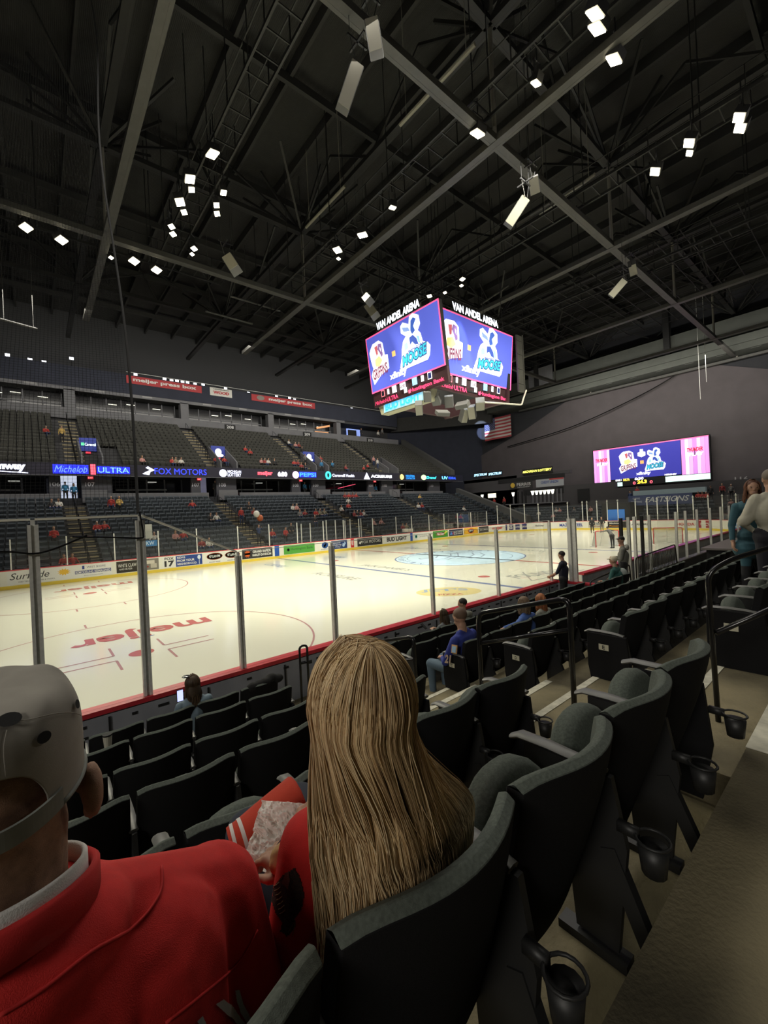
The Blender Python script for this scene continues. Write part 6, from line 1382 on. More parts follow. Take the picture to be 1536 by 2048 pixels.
b = MB(); p = at_y(353, 1364, -13.8); b.ell(at_y(372, 1353, -13.9)+V((0, 0, .0)), (.05, .05, .012), 10, 6); sg_ = tag(b.build('sunglasses', M['rail']), 'dark sunglasses pushed up on the brown hair by the boards', 'sunglasses')
dh = seated(0, -17.0, 'long', (.11, .12, .13), BLK, (.04, .025, .015), 'person with long dark hair in a grey sweater looking at a phone by the boards', .84, (420, .85, brownhair), arms='front', look=(-.25, 1, -.35))
b = MB(); b.frame((-17.2, -13.55, 1.12), (.034, .01, 0), (-.02, .05, .05), (0, -.006, .006)); tag(b.build('phone', M['black'], bevel=.003), 'dark phone in the hands of the dark haired person by the boards', 'phone')
cm = seated(0, -16.42, 'short', (.27, .27, .22), BLK, (.02, .014, .01), 'person with short dark hair in a pale grey hooded top by the boards', .93, look=(-.7, 1, -.1))
b = MB(); b.ell((0, -.12, .99), (.12, .06, .07)); link('hood', b.mesh('hood', flat((.27, .27, .22), .9), True), cm, raw=True)
# blue jersey man
jb = mat('blue_jersey', (.018, .032, .22), .8, bump=.2, bscale=80); JP = sitting('short', .05, 'lap', True, (.15, 1, -.15)); JP = [p for p in JP]
jm = fine((-18.66, by(2)+.22, TZ[2]-.2), R(6), JP, (.018, .032, .22), (.10, .15, .20), (.12, .07, .045), 'person with cropped hair in a blue hockey jersey with pale numbers in the aisle seat', .011); jm.scale = (1.12, 1.06, 1.06)
def deco(s, o, c, w, h, right, up, m, off=0):
    x = letters(s, c, w, h, right, up, m, None, bold=.05); x.data.transform(Matrix.Translation(x.location)); x.location = (0, 0, 0); x.parent = o; return x
beige = flat((.45, .33, .24), .8)
sbk = V((0, -.03, 1)).normalized()
deco('BARTH', jm, (.02, -.195, .86), .30, .075, (1, 0, 0), (0, .02, 1), beige)
deco('21', jm, (-.335, -.0, .76), .085, .10, (0, -1, .1), (.25, 0, 1), beige); b = MB(); b.frame((-.275, -.06, .875), (0, .04, 0), (.012, 0, .05), (-.006, 0, .002)); q_ = b.mesh('sleeve_patch', flat((.6, .35, .15), .7)); q_ = bpy.data.objects.new('sleeve_patch', q_); COL.objects.link(q_); q_.parent = jm
b = MB(); b.frame((-.283, -.06, .875), (0, .028, 0), (.009, 0, .036), (-.004, 0, .001)); q2 = bpy.data.objects.new('patch_centre', b.mesh('patch_centre', flat((.35, .55, .75), .7))); COL.objects.link(q2); q2.parent = q_
BLJ = (.045, .10, .32)
P = sitting('short', .02, 'lap', True, (-.55, 1, -.3)); P = [p for p in P if not (p[0] != 'e' and len(p) == 5 and p[4] in (SH, SK) and p[0].x < -.15 if isinstance(p[0], V) else False)]
P += [(V((-.19, -.04, .92)), V((-.42, -.12, .93)), .062, .05, SH), (V((-.42, -.12, .93)), V((-.70, -.05, .90)), .048, .04, SH)]; hand(P, V((-.70, -.05, .90)), V((-1, .1, -.1)), 1, .5)
bj = fine((-17.27, by(2)+.13, TZ[2]), 0, P, BLJ, BLK, (.17, .11, .07), 'person with messy brown hair in a blue hoodie stretching an arm along the seats', .011); bj.scale = (.86,)*3
strand_hair('hair', bj, fall_paths((0, .01, 1.19), 420, 13, .092, .105, .112, 1.04, .12, .0, (-150, 150), V((-.55, 1, 0))), hairmat('tousled_brown_hair', (.07, .04, .02), (.17, .11, .06), (.3, .22, .14)), 15, .003, True)
P = sitting('pony', .05, 'lap', False, (.5, 1, -.3)); gj = fine((-16.68, by(2)+.15, TZ[2]), 0, P, (.20, .20, .17), BLK, (.30, .10, .03), 'child with tied ginger hair in a grey hooded coat beside the blue hoodie', .012); gj.scale = (.82,)*3
strand_hair('hair', gj, fall_paths((0, .04, 1.19), 420, 17, .09, .105, .11, 1.0, .1, .02, (-140, 140), V((.5, 1, 0))), hairmat('ginger_hair', (.12, .035, .012), (.3, .1, .03), (.45, .18, .07)), 19, .003, True)
# bench corner figures
p = at_y(1125, 1112, -13.35); P = standing('short', 'rail', 0, True, (.1, 1, -.1)); bs = fine((p.x, -13.35, p.z-1.60), R(10), P, (.012, .014, .03), BLK, (.02, .012, .01), 'person in a black short sleeved shirt leaning on the red rail by the bench', .011)
b = MB(); b.box(-11.6, -9.9, -13.6, -13.12, 0, max(.05, p.z-1.60)); tag(b.build('bench_step', M['black']), 'low black step under the person leaning on the rail', 'step')
P = sitting('cap', .06, 'side', True, (-.3, 1, -.15)); wc = fine((-11.2, by(1)+.15, TZ[1]), 0, P, (.02, .09, .08), BLK, (.5, .45, .33), 'person in a pale cap and dark green top with pale sleeves near the bench rail', .011)
b = MB(); b.ell((.17, -.1, .82), (.16, .12, .17), 12, 8); q_ = bpy.data.objects.new('pale_jacket', b.mesh('pale_jacket', flat((.34, .38, .36), .9), True)); COL.objects.link(q_); q_.parent = wc
P = standing('cap', 'front', 0, False, (-.6, 1, -.2)); hd = fine((-10.0, -14.62, .66), R(20), P, (.16, .16, .14), BLK, (.015, .012, .012), 'person in a dark cap and grey hooded top standing by the bench glass', .013)
b = MB(); b.ell((0, -.1, 1.42), (.13, .07, .09), 12, 8); q_ = bpy.data.objects.new('hood', b.mesh('hood', flat((.3, .3, .26), .9), True)); COL.objects.link(q_); q_.parent = hd
# standing couple at the right
P = standing('short', 'down', 0, True, (0, 1, -.05), 1.05); P = [p[:-1]+(SH,) if (p[0] != 'e' and p[-1] == PT and p[0][2] > .85) else p for p in P]; P += [((-.1, 0, .74), (.1, 0, .74), .16, .16, SH)]
tw = fine((-15.02, -18.30, TZ[5]), R(112), P, (.035, .10, .13), BLK, (.09, .035, .02), 'smiling person with long auburn hair in a long teal sweater, standing in the right-hand rows', .010)
for s in (-1, 1):
    b = MB(); b.ell((s*.03, .113, 1.632), (.012, .008, .006), 10, 6); link('eye', b.mesh('eye', flat((.03, .02, .015), .3)), tw, raw=True)
    b = MB(); b.ell((s*.03, .112, 1.652), (.018, .006, .003), 10, 6); link('eyebrow', b.mesh('eyebrow', flat((.06, .03, .02), .8)), tw, raw=True)
b = MB(); b.ell((0, .112, 1.563), (.024, .010, .007), 12, 6); link('mouth', b.mesh('mouth', flat((.5, .3, .28), .5)), tw, raw=True)
strand_hair('hair', tw, fall_paths((0, .02, 1.63), 600, 8, .088, .10, .11, 1.36, .35, .0, (-118, 118)), hairmat('auburn_hair', (.05, .02, .012), (.12, .045, .02), (.22, .09, .04)), 9, .0028, True)
P = standing('short', 'hip', 0, True, (0, 1, -.1), 1.12); P += [('e', (0, -.02, 1.2), (.2, .16, .24), SH), (V((-.16, 0, 1.38)), V((-.22, 0, 1.2)), .075, .08, SH), (V((.16, 0, 1.38)), V((.22, 0, 1.2)), .075, .08, SH), (V((-.22, 0, 1.2)), V((-.31, -.04, 1.12)), .075, .07, SH), (V((.22, 0, 1.2)), V((.31, -.04, 1.12)), .075, .07, SH)]
ws = fine((-15.72, -18.6, TZ[5]), R(-62), P, (.42, .40, .32), (.015, .015, .022), (.18, .15, .12), 'broad person in a cream knitted sweater and dark trousers with their back turned', .011); ws.scale = (1.02, 1.02, 1.06)
# dark coat on a front row seat
b = MB(); rg = random.Random(4); P = [('e', (-20.95+i*.09, by(0)+.0+rg.uniform(-.02, .02), TZ[0]+.84+rg.uniform(-.02, .03)), (.09, .07, .06), 0) for i in range(5)]
m_ = body_mesh(P, .02, 2, .4, 'black_coat'); m_.materials.clear(); m_.materials.append(mat('coat_cloth', (.006, .006, .006), .95)); tag(link('black_coat', m_), 'bunched black coat lying over a front row seat back', 'coat')
# paper cup and litter at the far left seats
b = MB(); q = at_y(215, 1477, -14.35); b.tube([q-UPZ*.1, q+UPZ*.03], .04, 14, rs=[.03, .042]); o = tag(b.build('paper_cup', flat((.5, .48, .4), .6), smooth=False), 'pale paper cup in the holder beside the leftmost front seats', 'cup'); b = MB(); b.tube([q+UPZ*.03, q+UPZ*.045], .044, 14); b.build('lid', M['black'], o)

# ================================================================== foreground man
redj = mat('red_jersey', (.58, .016, .014), .85, noise=.08, nscale=40, bump=.25, bscale=700); redd = mat('red_collar', (.48, .013, .013), .85, bump=.12, bscale=700)
capm = mat('grey_cap_cloth', (.29, .27, .235), .9, noise=.08, nscale=25, bump=.06, bscale=900); capd = mat('cap_strap', (.22, .23, .21), .8, noise=.1, nscale=60)
shn = mat('shaved_nape', (.30, .17, .11), .7, noise=.22, nscale=90, bump=.25, bscale=900)
MX = V((-23.16, -18.82, 3.12))
man = empty('person', (-23.14, -18.6, 1.91), 'person in a grey snapback cap', 'person')
man['label'] = 'person in a grey snapback cap and red hockey jersey, seen from behind at lower left'
P = [('e', tuple(MX+V((0, .01, .02))), (.080, .100, .105), 0), ('e', tuple(MX+V((0, .045, -.06))), (.062, .075, .07), 0), ('e', tuple(MX+V((.098, -.012, -.03))), (.013, .026, .038), 0), ('e', tuple(MX+V((-.086, .0, -.025))), (.012, .024, .036), 0), ('e', tuple(MX+V((.096, .0, -.062))), (.010, .012, .014), 0),
     ('e', tuple(MX+V((0, .11, -.02))), (.014, .02, .022), 0), (MX+V((0, .0, -.05)), MX+V((0, -.01, -.19)), .072, .068, 0), 
     (MX+V((0, .04, -.30)), V((-23.14, -18.66, 2.45)), .09, .11, 0), (V((-23.22, -18.6, 2.43)), V((-23.25, -18.2, 2.42)), .085, .07, 0), (V((-23.05, -18.6, 2.43)), V((-22.98, -18.2, 2.42)), .085, .07, 0), (V((-23.25, -18.2, 2.40)), V((-23.25, -18.25, 2.0)), .06, .045, 0), (V((-22.98, -18.2, 2.40)), V((-22.98, -18.25, 2.0)), .06, .045, 0)]
m_ = body_mesh(P, .007, 4, .5, 'body'); m_.materials.clear(); m_.materials.append(shn); m_.materials.append(M['skin']); m_.polygons.foreach_set('material_index', [0]*len(m_.polygons))
mbody = link('body', m_, man)
SR, SL = V((-22.89, -18.72, 2.75)), V((-23.41, -18.78, 2.78))
P = [(V((-23.09, -18.81, 2.895)), SR, .075, .088, 0), (V((-23.22, -18.81, 2.895)), SL, .075, .088, 0), (V((-23.20, -18.82, 2.91)), V((-23.12, -18.82, 2.91)), .085, .085, 0), (V((-23.14, -18.79, 2.80)), V((-23.14, -18.72, 2.45)), .17, .17, 0), (V((-23.02, -18.80, 2.78)), V((-23.0, -18.74, 2.5)), .13, .13, 0), (V((-23.28, -18.80, 2.78)), V((-23.28, -18.74, 2.5)), .13, .13, 0),
     (SR, V((-22.85, -18.74, 2.58)), .092, .078, 0), (V((-22.85, -18.74, 2.58)), V((-22.93, -18.47, 2.50)), .072, .055, 0), (SL, V((-23.47, -18.76, 2.58)), .092, .078, 0), (V((-23.47, -18.76, 2.58)), V((-23.36, -18.45, 2.52)), .072, .055, 0),
     (V((-23.15, -18.83, 2.885)), V((-23.14, -18.80, 2.75)), .105, .14, 0), ('e', (-23.155, -18.835, 2.925), (.135, .112, .065), 0), (V((-23.07, -18.73, 2.83)), V((-22.99, -18.66, 2.75)), .075, .08, 0), (V((-23.14, -18.72, 2.76)), V((-23.12, -18.64, 2.55)), .14, .16, 0)]
m_ = body_mesh(P, .008, 5, .5, 'jersey'); m_.materials.clear(); m_.materials.append(redj)
jer = link('jersey', m_, man)
def bvh_of(o):
    dm = o.data; off = wpos(o); return BVHTree.FromPolygons([tuple(v.co+off) for v in dm.vertices], [tuple(p.vertices) for p in dm.polygons])
def drape(bv, pts, lift=.002, sub=5):
    out = []
    for x, y in smoothpath([(a, c, 0) for a, c in pts], sub) and [(v.x, v.y) for v in smoothpath([(a, c, 0) for a, c in pts], sub)]:
        d = ray(x, y).normalized(); h = bv.ray_cast(CP, d)
        if h[0] is not None: out.append(h[0]+h[1]*lift)
    return out
bj_ = bvh_of(jer)
def seam(bv, pts, r, name, m, par, sq=1):
    q = drape(bv, pts)
    if len(q) > 3:
        b = MB(); b.tube(q, r, 6); return b.build(name, m, par, smooth=True)
seam(bj_, [(322, 1735), (318, 1790), (270, 1850), (180, 1905), (90, 1975), (0, 2030)], .0022, 'yoke_seam', redd, jer)
JWH = mat('white_tackle_twill', (.5, .48, .47), .8)
NUM = [([(428, 2008), (444, 1998), (470, 2020), (497, 2052), (478, 2052), (452, 2030)]), ([(469, 1978), (478, 1977), (486, 2005), (500, 2030), (512, 2048), (500, 2052), (480, 2022), (472, 2000)]), ([(392, 2040), (402, 2030), (412, 2052), (400, 2052)])]
seam(bj_, [(514, 1860), (480, 1920), (420, 1975), (330, 2045)], .002, 'sleeve_seam', redd, jer)
# collars
def collar(c, rx, ry, r, h, tilt, m, name, par, a0=0, a1=360):
    c = V(c); Rm = Matrix.Rotation(R(tilt), 3, 'X'); b = MB(); n = 48; vs = []
    for i in range(n+1):
        a = R(a0+(a1-a0)*i/n); ca, sa = math.cos(a), math.sin(a)
        for dr, dz in ((0, -h), (r, -h), (r*1.1, 0), (r*.5, r*.6), (0, 0)): vs.append(c+Rm @ V(((rx+dr)*ca, (ry+dr)*sa, dz)))
    b.add(vs, [(5*i+k, 5*i+(k+1) % 5, 5*i+5+(k+1) % 5, 5*i+5+k) for i in range(n) for k in range(5)]); return b.build(name, m, par, smooth=True)
collar(MX+V((0, .0, -.128)), .094, .096, .009, .034, -14, redd, 'jersey_collar', jer)
collar(MX+V((0, .0, -.112)), .084, .086, .006, .05, -14, mat('white_undershirt', (.62, .60, .58), .85, bump=.2, bscale=500), 'undershirt_collar', man)
tgc = MX+V((.030, -.080, -.118)); letters('A', tgc+V((0, -.004, 0)), .018, .024, (1, .3, 0), (0, -.15, 1), flat((.5, .42, .4)), jer, bold=.02, name='collar_mark')
# cap
cap = empty('snapback_cap', (0, 0, 0)); cap.parent = man; cap.location = (0, 0, 0)
def capsurf(name, par):
    n, mm = 220, 60; vs = []; fs = []; base = MX+V((0, .008, .018)); tl = Matrix.Rotation(R(8), 3, 'X')
    for j in range(mm+1):
        for i in range(n):
            a = 2*math.pi*i/n; ad = (math.degrees(a)+180) % 360-180; arch = .36*math.sqrt(max(0, 1-(ad/36)**2)) if abs(ad) < 36 else 0
            v = arch+(1-arch)*j/mm; zz = .125*math.sin(v*math.pi/2)**.9; rr_ = max(0, 1-v**3.2)**.42
            vs.append(base+tl @ V((.092*rr_*math.sin(a), -.110*rr_*math.cos(a)+.006*v, zz-.012+(.003*math.sin(5*a+v*4)+.002*math.sin(9*a-v*7))*math.sin(v*3.1))))
    for j in range(mm):
        for i in range(n): fs.append((j*n+i, j*n+(i+1) % n, (j+1)*n+(i+1) % n, (j+1)*n+i))
    me = bpy.data.meshes.new(name); me.from_pydata([tuple(v) for v in vs], [], fs); bm = bmesh.new(); bm.from_mesh(me); bmesh.ops.remove_doubles(bm, verts=bm.verts, dist=1e-5); bmesh.ops.recalc_face_normals(bm, faces=bm.faces); bm.to_mesh(me); bm.free()
    me.materials.append(capm); me.polygons.foreach_set('use_smooth', [True]*len(me.polygons)); o = link(name, me, par); s_ = o.modifiers.new('s', 'SOLIDIFY'); s_.thickness = .003; return o, base, tl
crown, cb_, tl_ = capsurf('crown', cap)
def capP(a, z, k=1.0): a = R(a); return cb_+tl_ @ V((.092*k*math.sin(a), -.110*k*math.cos(a), z))
b = MB(); n = 30; vs = []
for i in range(n+1):
    a = -44+88*i/n
    for z, k in ((-.014, 1.0), (.010, 1.0), (.010, 1.03), (-.014, 1.03)): vs.append(capP(a, z-.006*math.cos(R(a*2)), k))
b.add(vs, [(4*i+k, 4*i+(k+1) % 4, 4*i+4+(k+1) % 4, 4*i+4+k) for i in range(n) for k in range(4)]+[(0, 1, 2, 3), (4*n+3, 4*n+2, 4*n+1, 4*n)]); b.build('strap', capd, cap, smooth=False)
b = MB(); b.tube([capP(a, -.012) for a in range(44, 317, 6)], .0035, 6); b.build('edge_band', capd, cap, smooth=True)
bc = bvh_of(crown)
eye = mat('eyelet_hole', (.004, .004, .004), .9)
for i, (px, py, r) in enumerate([(17, 1443, .0115), (84, 1475, .008), (149, 1410, .007)]):
    h = bc.ray_cast(CP, ray(px, py).normalized())
    if h[0] is None: continue
    n_ = h[1] if h[1].dot(CP-h[0]) > 0 else -h[1]; t1 = n_.cross(UPZ).normalized(); t2 = n_.cross(t1); q = MB(); q.add([h[0]+n_*.0035+t1*math.cos(k*math.pi/8)*r+t2*math.sin(k*math.pi/8)*r*.8 for k in range(16)], [tuple(range(16))]); q.build('eyelet' if i else 'top_button', eye, cap)
for pts in ([(0, 1450), (60, 1440), (110, 1428), (150, 1428), (185, 1450)], [(12, 1462), (6, 1500), (12, 1560)], [(165, 1440), (190, 1490), (196, 1540)]): seam(bc, pts, .0005, 'panel_seam', capm, cap)
b = MB(); vs = []; 
for i in range(13): a = 130+100*i/12; vs += [capP(a, -.01), capP(a, -.025, 1.0)+V((0, .07*math.sin(math.pi*i/12), -.0))]
b.add(vs, [(2*i, 2*i+1, 2*i+3, 2*i+2) for i in range(12)]); o = b.build('brim', capm, cap, smooth=True); s_ = o.modifiers.new('s', 'SOLIDIFY'); s_.thickness = .003
dj = mat('dark_jeans', (.02, .025, .04), .9)
P = [(V((-23.22, -18.64, 2.44)), V((-23.26, -18.2, 2.44)), .10, .08, 0), (V((-23.05, -18.64, 2.44)), V((-22.97, -18.2, 2.44)), .10, .08, 0), (V((-23.26, -18.2, 2.42)), V((-23.26, -18.24, 2.02)), .075, .06, 0), (V((-22.97, -18.2, 2.42)), V((-22.97, -18.24, 2.02)), .075, .06, 0), (V((-23.22, -18.66, 2.44)), V((-23.05, -18.66, 2.44)), .12, .12, 0)]
m_ = body_mesh(P, .014, 3, .5, 'jeans'); m_.materials.clear(); m_.materials.append(dj); link('jeans', m_, man)
for s, w in ((1, V((-22.93, -18.47, 2.50))), (-1, V((-23.36, -18.45, 2.52)))):
    P = []; hand(P, w, V((-s*.4, .9, -.1)), -s, .5, 1.05, slot=0); m_ = body_mesh(P, .005, 2, .4, 'hand'); m_.materials.clear(); m_.materials.append(M['skin']); link('hand', m_, man)

# ================================================================== foreground woman
woman = empty('person', (-22.53, -18.6, 1.91), 'person with very long straight blonde hair and a red hockey jersey, seen from behind', 'person')
WX = V((-22.615, -18.84, 3.055))
P = [('e', tuple(WX+V((0, .01, .01))), (.074, .092, .105), 0), ('e', tuple(WX+V((-.01, .05, -.06))), (.052, .06, .06), 0), ('e', tuple(WX+V((-.02, .105, -.02))), (.012, .016, .02), 0), ('e', tuple(WX+V((-.075, .02, -.02))), (.01, .02, .028), 0), (WX+V((.0, .0, -.05)), WX+V((.04, -.0, -.2)), .05, .06, 0), (V((-22.58, -18.82, 2.82)), V((-22.54, -18.7, 2.45)), .11, .11, 0)]
for x in (-22.62, -22.44): P += [(V((x, -18.6, 2.42)), V((x, -18.2, 2.42)), .08, .06, 0), (V((x, -18.2, 2.40)), V((x, -18.24, 2.0)), .055, .04, 0)]
m_ = body_mesh(P, .008, 3, .5, 'body'); m_.materials.clear(); m_.materials.append(M['skin']); link('body', m_, woman)
wl, wr = V((-22.70, -18.765, 2.775)), V((-22.45, -18.77, 2.70))
HL, HR = CP+ray(600, 1745)*.93, CP+ray(680, 1640)*1.04
P = [(V((-22.60, -18.82, 2.84)), wl, .060, .066, 0), (V((-22.54, -18.82, 2.84)), wr, .062, .072, 0), (V((-22.57, -18.77, 2.74)), V((-22.53, -18.70, 2.45)), .12, .14, 0), (V((-22.63, -18.76, 2.72)), V((-22.62, -18.70, 2.45)), .08, .10, 0), (V((-22.47, -18.76, 2.70)), V((-22.44, -18.70, 2.45)), .075, .09, 0), (wl, V((-22.735, -18.72, 2.50)), .068, .066, 0), (V((-22.735, -18.72, 2.50)), HL, .060, .04, 0), (wr, V((-22.38, -18.70, 2.53)), .066, .06, 0), (V((-22.38, -18.70, 2.53)), V((-22.47, -18.55, 2.60)), .06, .045, 0), (V((-22.47, -18.55, 2.60)), HR, .045, .034, 0)]
m_ = body_mesh(P, .008, 7, .5, 'jersey'); m_.materials.clear(); m_.materials.append(redj); wj = link('jersey', m_, woman)
collar((-22.585, -18.82, 2.872), .062, .06, .010, .03, -8, redd, 'jersey_collar', wj)
for hw, hd_, sd_ in ((HL, V((-.3, .8, .2)), 1), (HR, V((-.75, .5, .35)), -1)):
    P = []; hand(P, hw, hd_, sd_, .7, .92, slot=0); m_ = body_mesh(P, .0045, 2, .4, 'hand'); m_.materials.clear(); m_.materials.append(M['skin']); link('hand', m_, woman)
P = [(V((x, -18.64, 2.44)), V((x, -18.2, 2.44)), .09, .075, 0) for x in (-22.62, -22.44)]+[(V((x, -18.2, 2.42)), V((x, -18.24, 2.02)), .07, .055, 0) for x in (-22.62, -22.44)]+[(V((-22.62, -18.66, 2.42)), V((-22.44, -18.66, 2.42)), .12, .12, 0)]
m_ = body_mesh(P, .014, 3, .5, 'trousers'); m_.materials.clear(); m_.materials.append(dj); link('trousers', m_, woman)
# shoulder patch
bw = bvh_of(wj); patch = [(590, 1735), (566, 1750), (548, 1775), (545, 1800), (552, 1822), (566, 1845), (562, 1860), (575, 1872), (592, 1850), (590, 1835), (604, 1815), (608, 1785), (600, 1755)]
def drape_poly(bv, poly, m, name, par, lift=.002, n=14):
    xs_ = [p[0] for p in poly]; ys_ = [p[1] for p in poly]
    def inside(x, y):
        c = False; j = len(poly)-1
        for i in range(len(poly)):
            if (poly[i][1] > y) != (poly[j][1] > y) and x < (poly[j][0]-poly[i][0])*(y-poly[i][1])/(poly[j][1]-poly[i][1])+poly[i][0]: c = not c
            j = i
        return c
    X = np.linspace(min(xs_), max(xs_), n*2); Y_ = np.linspace(min(ys_), max(ys_), n*3); idx = {}; vs = []; fs = []
    def vert(i, j):
        if (i, j) not in idx:
            h = bv.ray_cast(CP, ray(X[i], Y_[j]).normalized()); idx[(i, j)] = None if h[0] is None else len(vs)
            if h[0] is not None: vs.append(h[0]+(h[1] if h[1].dot(CP-h[0]) > 0 else -h[1])*lift)
        return idx[(i, j)]
    for i in range(len(X)-1):
        for j in range(len(Y_)-1):
            if inside((X[i]+X[i+1])/2, (Y_[j]+Y_[j+1])/2):
                q = [vert(i, j), vert(i+1, j), vert(i+1, j+1), vert(i, j+1)]
                if None not in q: fs.append(tuple(q))
    if fs: b = MB(); b.add(vs, fs); return b.build(name, m, par, smooth=True)
for q_ in NUM: drape_poly(bj_, q_, JWH, 'back_number', jer, .003, 24)
pt_ = drape_poly(bw, patch, mat('dark_embroidery', (.035, .018, .012), .9, noise=.5, nscale=160, bump=.5, bscale=500), 'shoulder_patch', wj, .002)
drape_poly(bw, [(573, 1745), (580, 1740), (582, 1760), (578, 1778), (572, 1768), (566, 1765)], mat('pink_embroidery', (.16, .07, .055), .9), 'patch_detail', pt_ or wj, .0035, 6)
tan = mat('tan_embroidery', (.22, .16, .08), .9)
for k in range(7): seam(bw, [(549+k*2, 1772+k*9), (555+k*2, 1769+k*9), (560+k*2, 1764+k*9)], .0009, 'patch_letter', tan, pt_ or wj)
seam(bw, [(578, 1862), (590, 1842), (586, 1870)], .0008, 'patch_letter', tan, pt_ or wj)
# hair
blonde = hairmat('blonde_hair', (.24, .15, .075), (.62, .43, .23), (.92, .74, .46))
rg = random.Random(21); paths = []
def hair_path(a, e, dx=0, dy=0, dz=0, ex=0, w=0, part=0, sub_=3):
    d = V((math.sin(R(a)), -math.cos(R(a)), 0)); u = (a+120)/234
    P_ = [WX+V((-.008, part, .1195*e+.001))]
    for el in (74, 50, 26, 4, -18): P_.append(WX+V((d.x*.094*math.cos(R(el))*e, part*max(0, el)/110+d.y*.108*math.cos(R(el))*e, .120*math.sin(R(el))*e+.002)))
    def ym(x, z): return -18.905-.085*max(0, 1-((x+22.53)/.262)**2)*.9+.052+.15*max(0, (2.75-z)/.64)**1.3
    sn = math.sin(u*math.pi); j = (e-1)*.22
    x3, x4, z4 = -22.715+.42*u+dx*.5, -22.695+.41*u+dx, 2.50-.09*sn+dz
    f1 = V((-22.70+.225*u+d.x*j, -18.86-.070*sn-abs(d.y)*j, 2.90)); f2 = V((-22.735+.37*u+dx*.3, -18.885-.05*sn-abs(d.y)*j*.5, 2.79)); f3 = V((x3, ym(x3, 2.67)+.006+dy*.5, 2.67)); f4 = V((x4, ym(x4, z4)+.008+dy, z4))
    if a < -64: k = (-64-a)/56; f1 += V((-.012, .05*k, 0)); f2 += V((-.0, .07*k, .02)); f3 += V((0, .05*k, 0)); f4 += V((0, .05*k, .04))
    P_ += [f1+V((w, 0, 0)), f2-V((w*.8, 0, 0)), f3+V((w, 0, 0)), f4+V((ex, 0, 0))]
    return smoothpath(P_, sub_)
clump = [(rg.uniform(-.008, .008), rg.uniform(-.05, .05)) for _ in range(90)]
for i in range(7600):
    a = rg.uniform(-120, 114); c_ = clump[int((a+120)/234*89)]
    e = 1.0+.10*rg.random()+(.05 if rg.random() < .03 else 0)
    paths.append(hair_path(a, e, rg.uniform(-.02, .02), rg.uniform(0, .02), rg.uniform(-.05, .07)+c_[1], rg.uniform(-.01, .01), c_[0]+rg.uniform(-.002, .002), rg.uniform(-.05, .05)))
strand_hair('hair', woman, paths, blonde, 31, .00095)
gs = [hair_path(-119+232*i/60, .985, 0, .012, .02) for i in range(61)]; m0 = len(gs[0]); b = MB()
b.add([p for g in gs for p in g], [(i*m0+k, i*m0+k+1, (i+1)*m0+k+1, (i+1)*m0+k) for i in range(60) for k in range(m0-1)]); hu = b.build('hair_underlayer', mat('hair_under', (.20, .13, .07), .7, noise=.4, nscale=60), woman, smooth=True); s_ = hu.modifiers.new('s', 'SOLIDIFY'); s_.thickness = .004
# wrapper, sandwich, jacket
def crumple(corners, n, amp, seed, m, name, label, cat, thick=.001):
    rg_ = random.Random(seed); A, B_, C_, D_ = [V(c) for c in corners]; nr = (B_-A).cross(D_-A).normalized(); vs = []
    import mathutils.noise as mn
    for j in range(n+1):
        for i in range(n+1):
            u, v = i/n, j/n; p = A*(1-u)*(1-v)+B_*u*(1-v)+C_*u*v+D_*(1-u)*v
            q = V((u*6, v*6, seed)); h = abs(mn.noise(q))*1.2+.5*abs(mn.noise(q*2.3))+.25*mn.noise(q*5); vs.append(p+nr*(h*amp)+nr*.03*math.sin(u*3.1)*math.sin(v*3.1))
    b = MB(); b.add(vs, [(j*(n+1)+i, j*(n+1)+i+1, (j+1)*(n+1)+i+1, (j+1)*(n+1)+i) for j in range(n) for i in range(n)])
    o = tag(b.build(name, m), label, cat); s_ = o.modifiers.new('s', 'SOLIDIFY'); s_.thickness = thick; return o
def on(px, py, t): return CP+ray(px, py)*t
paper = mat('waxed_paper', (.78, .76, .70), .6, noise=.06, nscale=30)
wr_ = crumple([on(523, 1600, 1.10), on(675, 1612, 1.06), on(610, 1790, .93), on(486, 1720, 1.02)], 46, .016, 3, paper, 'food_wrapper', 'crumpled white paper food wrapper with dark blue print between the two people in red', 'wrapper')
b = MB(); q = [on(x, y, .985) for x, y in ((550, 1694), (570, 1668), (596, 1645), (598, 1672), (575, 1688))]; b.add(q, [tuple(range(5))]); pr_ = b.build('printed_panel', mat('navy_print', (.03, .035, .12), .5, noise=.5, nscale=60), wr_); pr_.modifiers.new('s', 'SOLIDIFY').thickness = .001
P = [(on(560, 1712, .93), on(590, 1690, .93), .022, .026, 0), (on(556, 1728, .92), on(575, 1740, .91), .02, .018, 0)]
m_ = body_mesh(P, .005, 2, .4, 'sandwich'); m_.materials.clear(); m_.materials.append(mat('bread_crust', (.50, .33, .15), .7, noise=.3, nscale=60)); tag(link('sandwich', m_), 'golden bread roll held in the white wrapper', 'food')
jk = mat('orange_red_wool', (.50, .045, .02), .9, bump=.4, bscale=700)
P0 = [(590, 1574, 1.26), (560, 1594, 1.23), (520, 1622, 1.20), (486, 1646, 1.17), (456, 1664, 1.15)]
b = MB(); ctr = [on(x+4, y+24, t) for x, y, t in P0]; b.tube(smoothpath(ctr, 4), .055, 14, rs=list(np.linspace(.066, .04, 17)), sq=1.0); jo = tag(b.build('jacket_sleeve', jk, smooth=True), 'orange red jacket sleeve with two white cuff stripes hanging over an armrest', 'jacket')
for t in (.80, .90):
    i = t*16; a = smoothpath(ctr, 4); k = int(i); p = a[k]; q = a[k+1]; b = MB(); b.tube([p, p+(q-p)*.85], .05, 14, rs=[.066-.026*t+.0015]*2, cap=False); b.build('cuff_stripe', flat((.6, .58, .55), .85), jo, smooth=True)
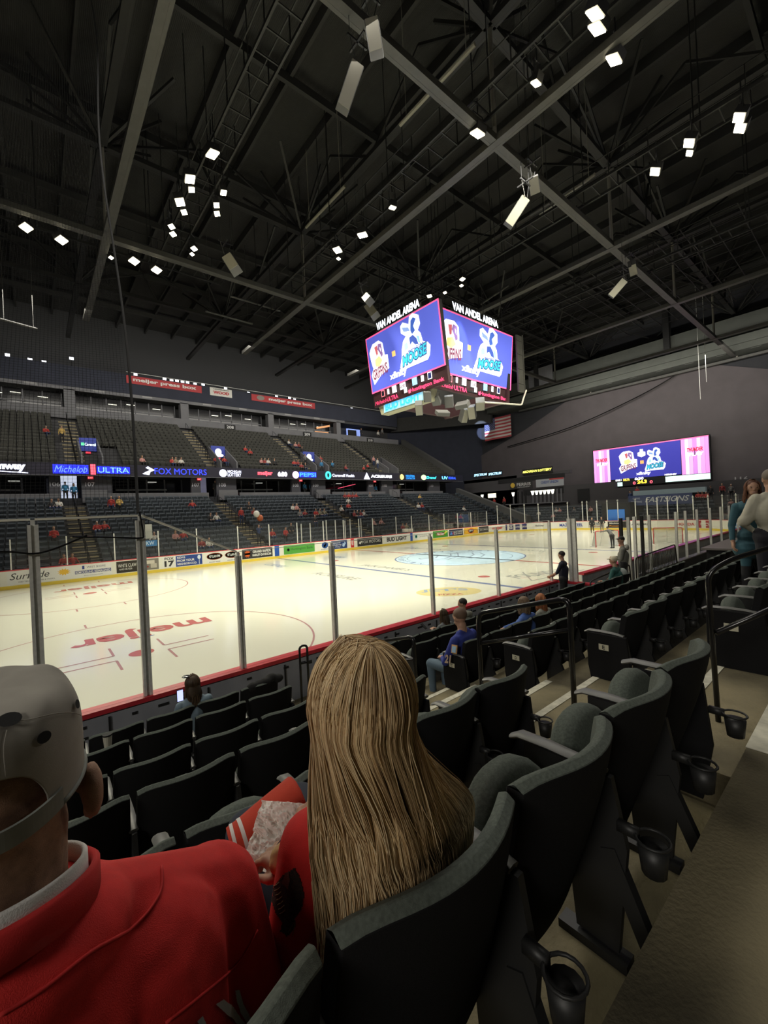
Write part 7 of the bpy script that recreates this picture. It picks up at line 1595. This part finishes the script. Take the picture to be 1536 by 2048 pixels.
b = MB(); dd = (HR-V((-22.47, -18.55, 2.60))).normalized(); b.tube([HR-dd*.035, HR-dd*.01], .039, 16); b.build('wrist_band', M['black'], woman, smooth=True)
# ================================================================== lights
def spot(loc, target, energy, ang, size=.4, col=(1, .93, .76), blend=.6, name='flood_beam'):
    l = bpy.data.lights.new(name, 'SPOT'); l.energy = energy; l.spot_size = R(ang); l.spot_blend = blend; l.shadow_soft_size = size; l.color = col
    o = bpy.data.objects.new(name, l); COL.objects.link(o); o.location = loc
    o.rotation_euler = (V(target)-V(loc)).to_track_quat('-Z', 'Y').to_euler(); return o
def area(loc, target, energy, w, h, col=(1, .95, .85), name='house_fill_light', spread=180):
    l = bpy.data.lights.new(name, 'AREA'); l.energy = energy; l.shape = 'RECTANGLE'; l.size = w; l.size_y = h; l.color = col; l.spread = R(spread)
    o = bpy.data.objects.new(name, l); COL.objects.link(o); o.location = loc
    o.rotation_euler = (V(target)-V(loc)).to_track_quat('-Z', 'Y').to_euler(); return o
for (x, y), (tx, ty) in {(-21, 10.3): (-20, 0), (-17, 10.3): (-13, -2), (-16.5, 2): (-19, -3), (-16.3, -.5): (-12, 3), (-7.7, 1): (-6, 2), (-7.4, -8.5): (-8, 0), (-7.4, -13.6): (-5, 4), (1.4, 0): (2, 3), (1.5, -12.6): (3, 0), (1.5, -15.9): (8, 4), (14, 6): (14, 2), (14, -8): (15, -2), (24, 4): (23, 2), (24, -6): (24, -2)}.items():
    spot((x, y, 19.3), (tx, ty, 0), 7000, 78, col=(1, .95, .75))
spot((-2, -4, 19), (0, 0, 0), 5200, 27, .1, (.75, .88, 1), .15, 'centre_beam')
spot((6, 10, 19), (44, 29.3, 17.9), 260000, 4.2, .05, (.6, .72, 1), .35, 'wall_beam')
area((-16, 19, 20), (-16, 27, 6), 3600, 40, 2); area((16, 19, 20), (16, 27, 6), 3200, 30, 2)
area((-22, -10, 19), (-22, -19, 2), 700, 12, 3); area((-8, -10, 19), (-8, -17, 1), 750, 14, 3); area((-42, -24, 13), (-18, -14, 1), 1500, 6, 4); area((10, -26, 19), (-2, -14, 1), 600, 8, 3)  # overhead house lights, then unseen fills added to lift posts and board backs
area((0, 31, 19.6), (0, 41, 20.5), 900, 50, 1.0, spread=150)  # unseen fill added to brighten the press front and its banners
area((34, 0, 19), (43.6, 0, 11), 2600, 30, 1.5); area((34.5, -4, 16), (42, -4, 23.5), 240, 30, 1, spread=70)  # unseen fills added for the end wall and, upwards, its ring beam
w = bpy.data.worlds.new('world'); S.world = w; w.use_nodes = True; w.node_tree.nodes['Background'].inputs[0].default_value = (.5, .55, .6, 1); w.node_tree.nodes['Background'].inputs[1].default_value = .01
S.view_settings.view_transform = 'Standard'; S.view_settings.look = 'None'; S.view_settings.gamma = 1; S.view_settings.exposure = 0; S.view_settings.use_curve_mapping = False
c = S.cycles; c.max_bounces = 6; c.diffuse_bounces = 3; c.glossy_bounces = 2; c.transparent_max_bounces = 24; c.use_denoising = True; c.adaptive_threshold = .02; c.sample_clamp_indirect = 4; c.caustics_reflective = False; c.caustics_refractive = False
try: c.use_light_tree = True
except Exception: pass
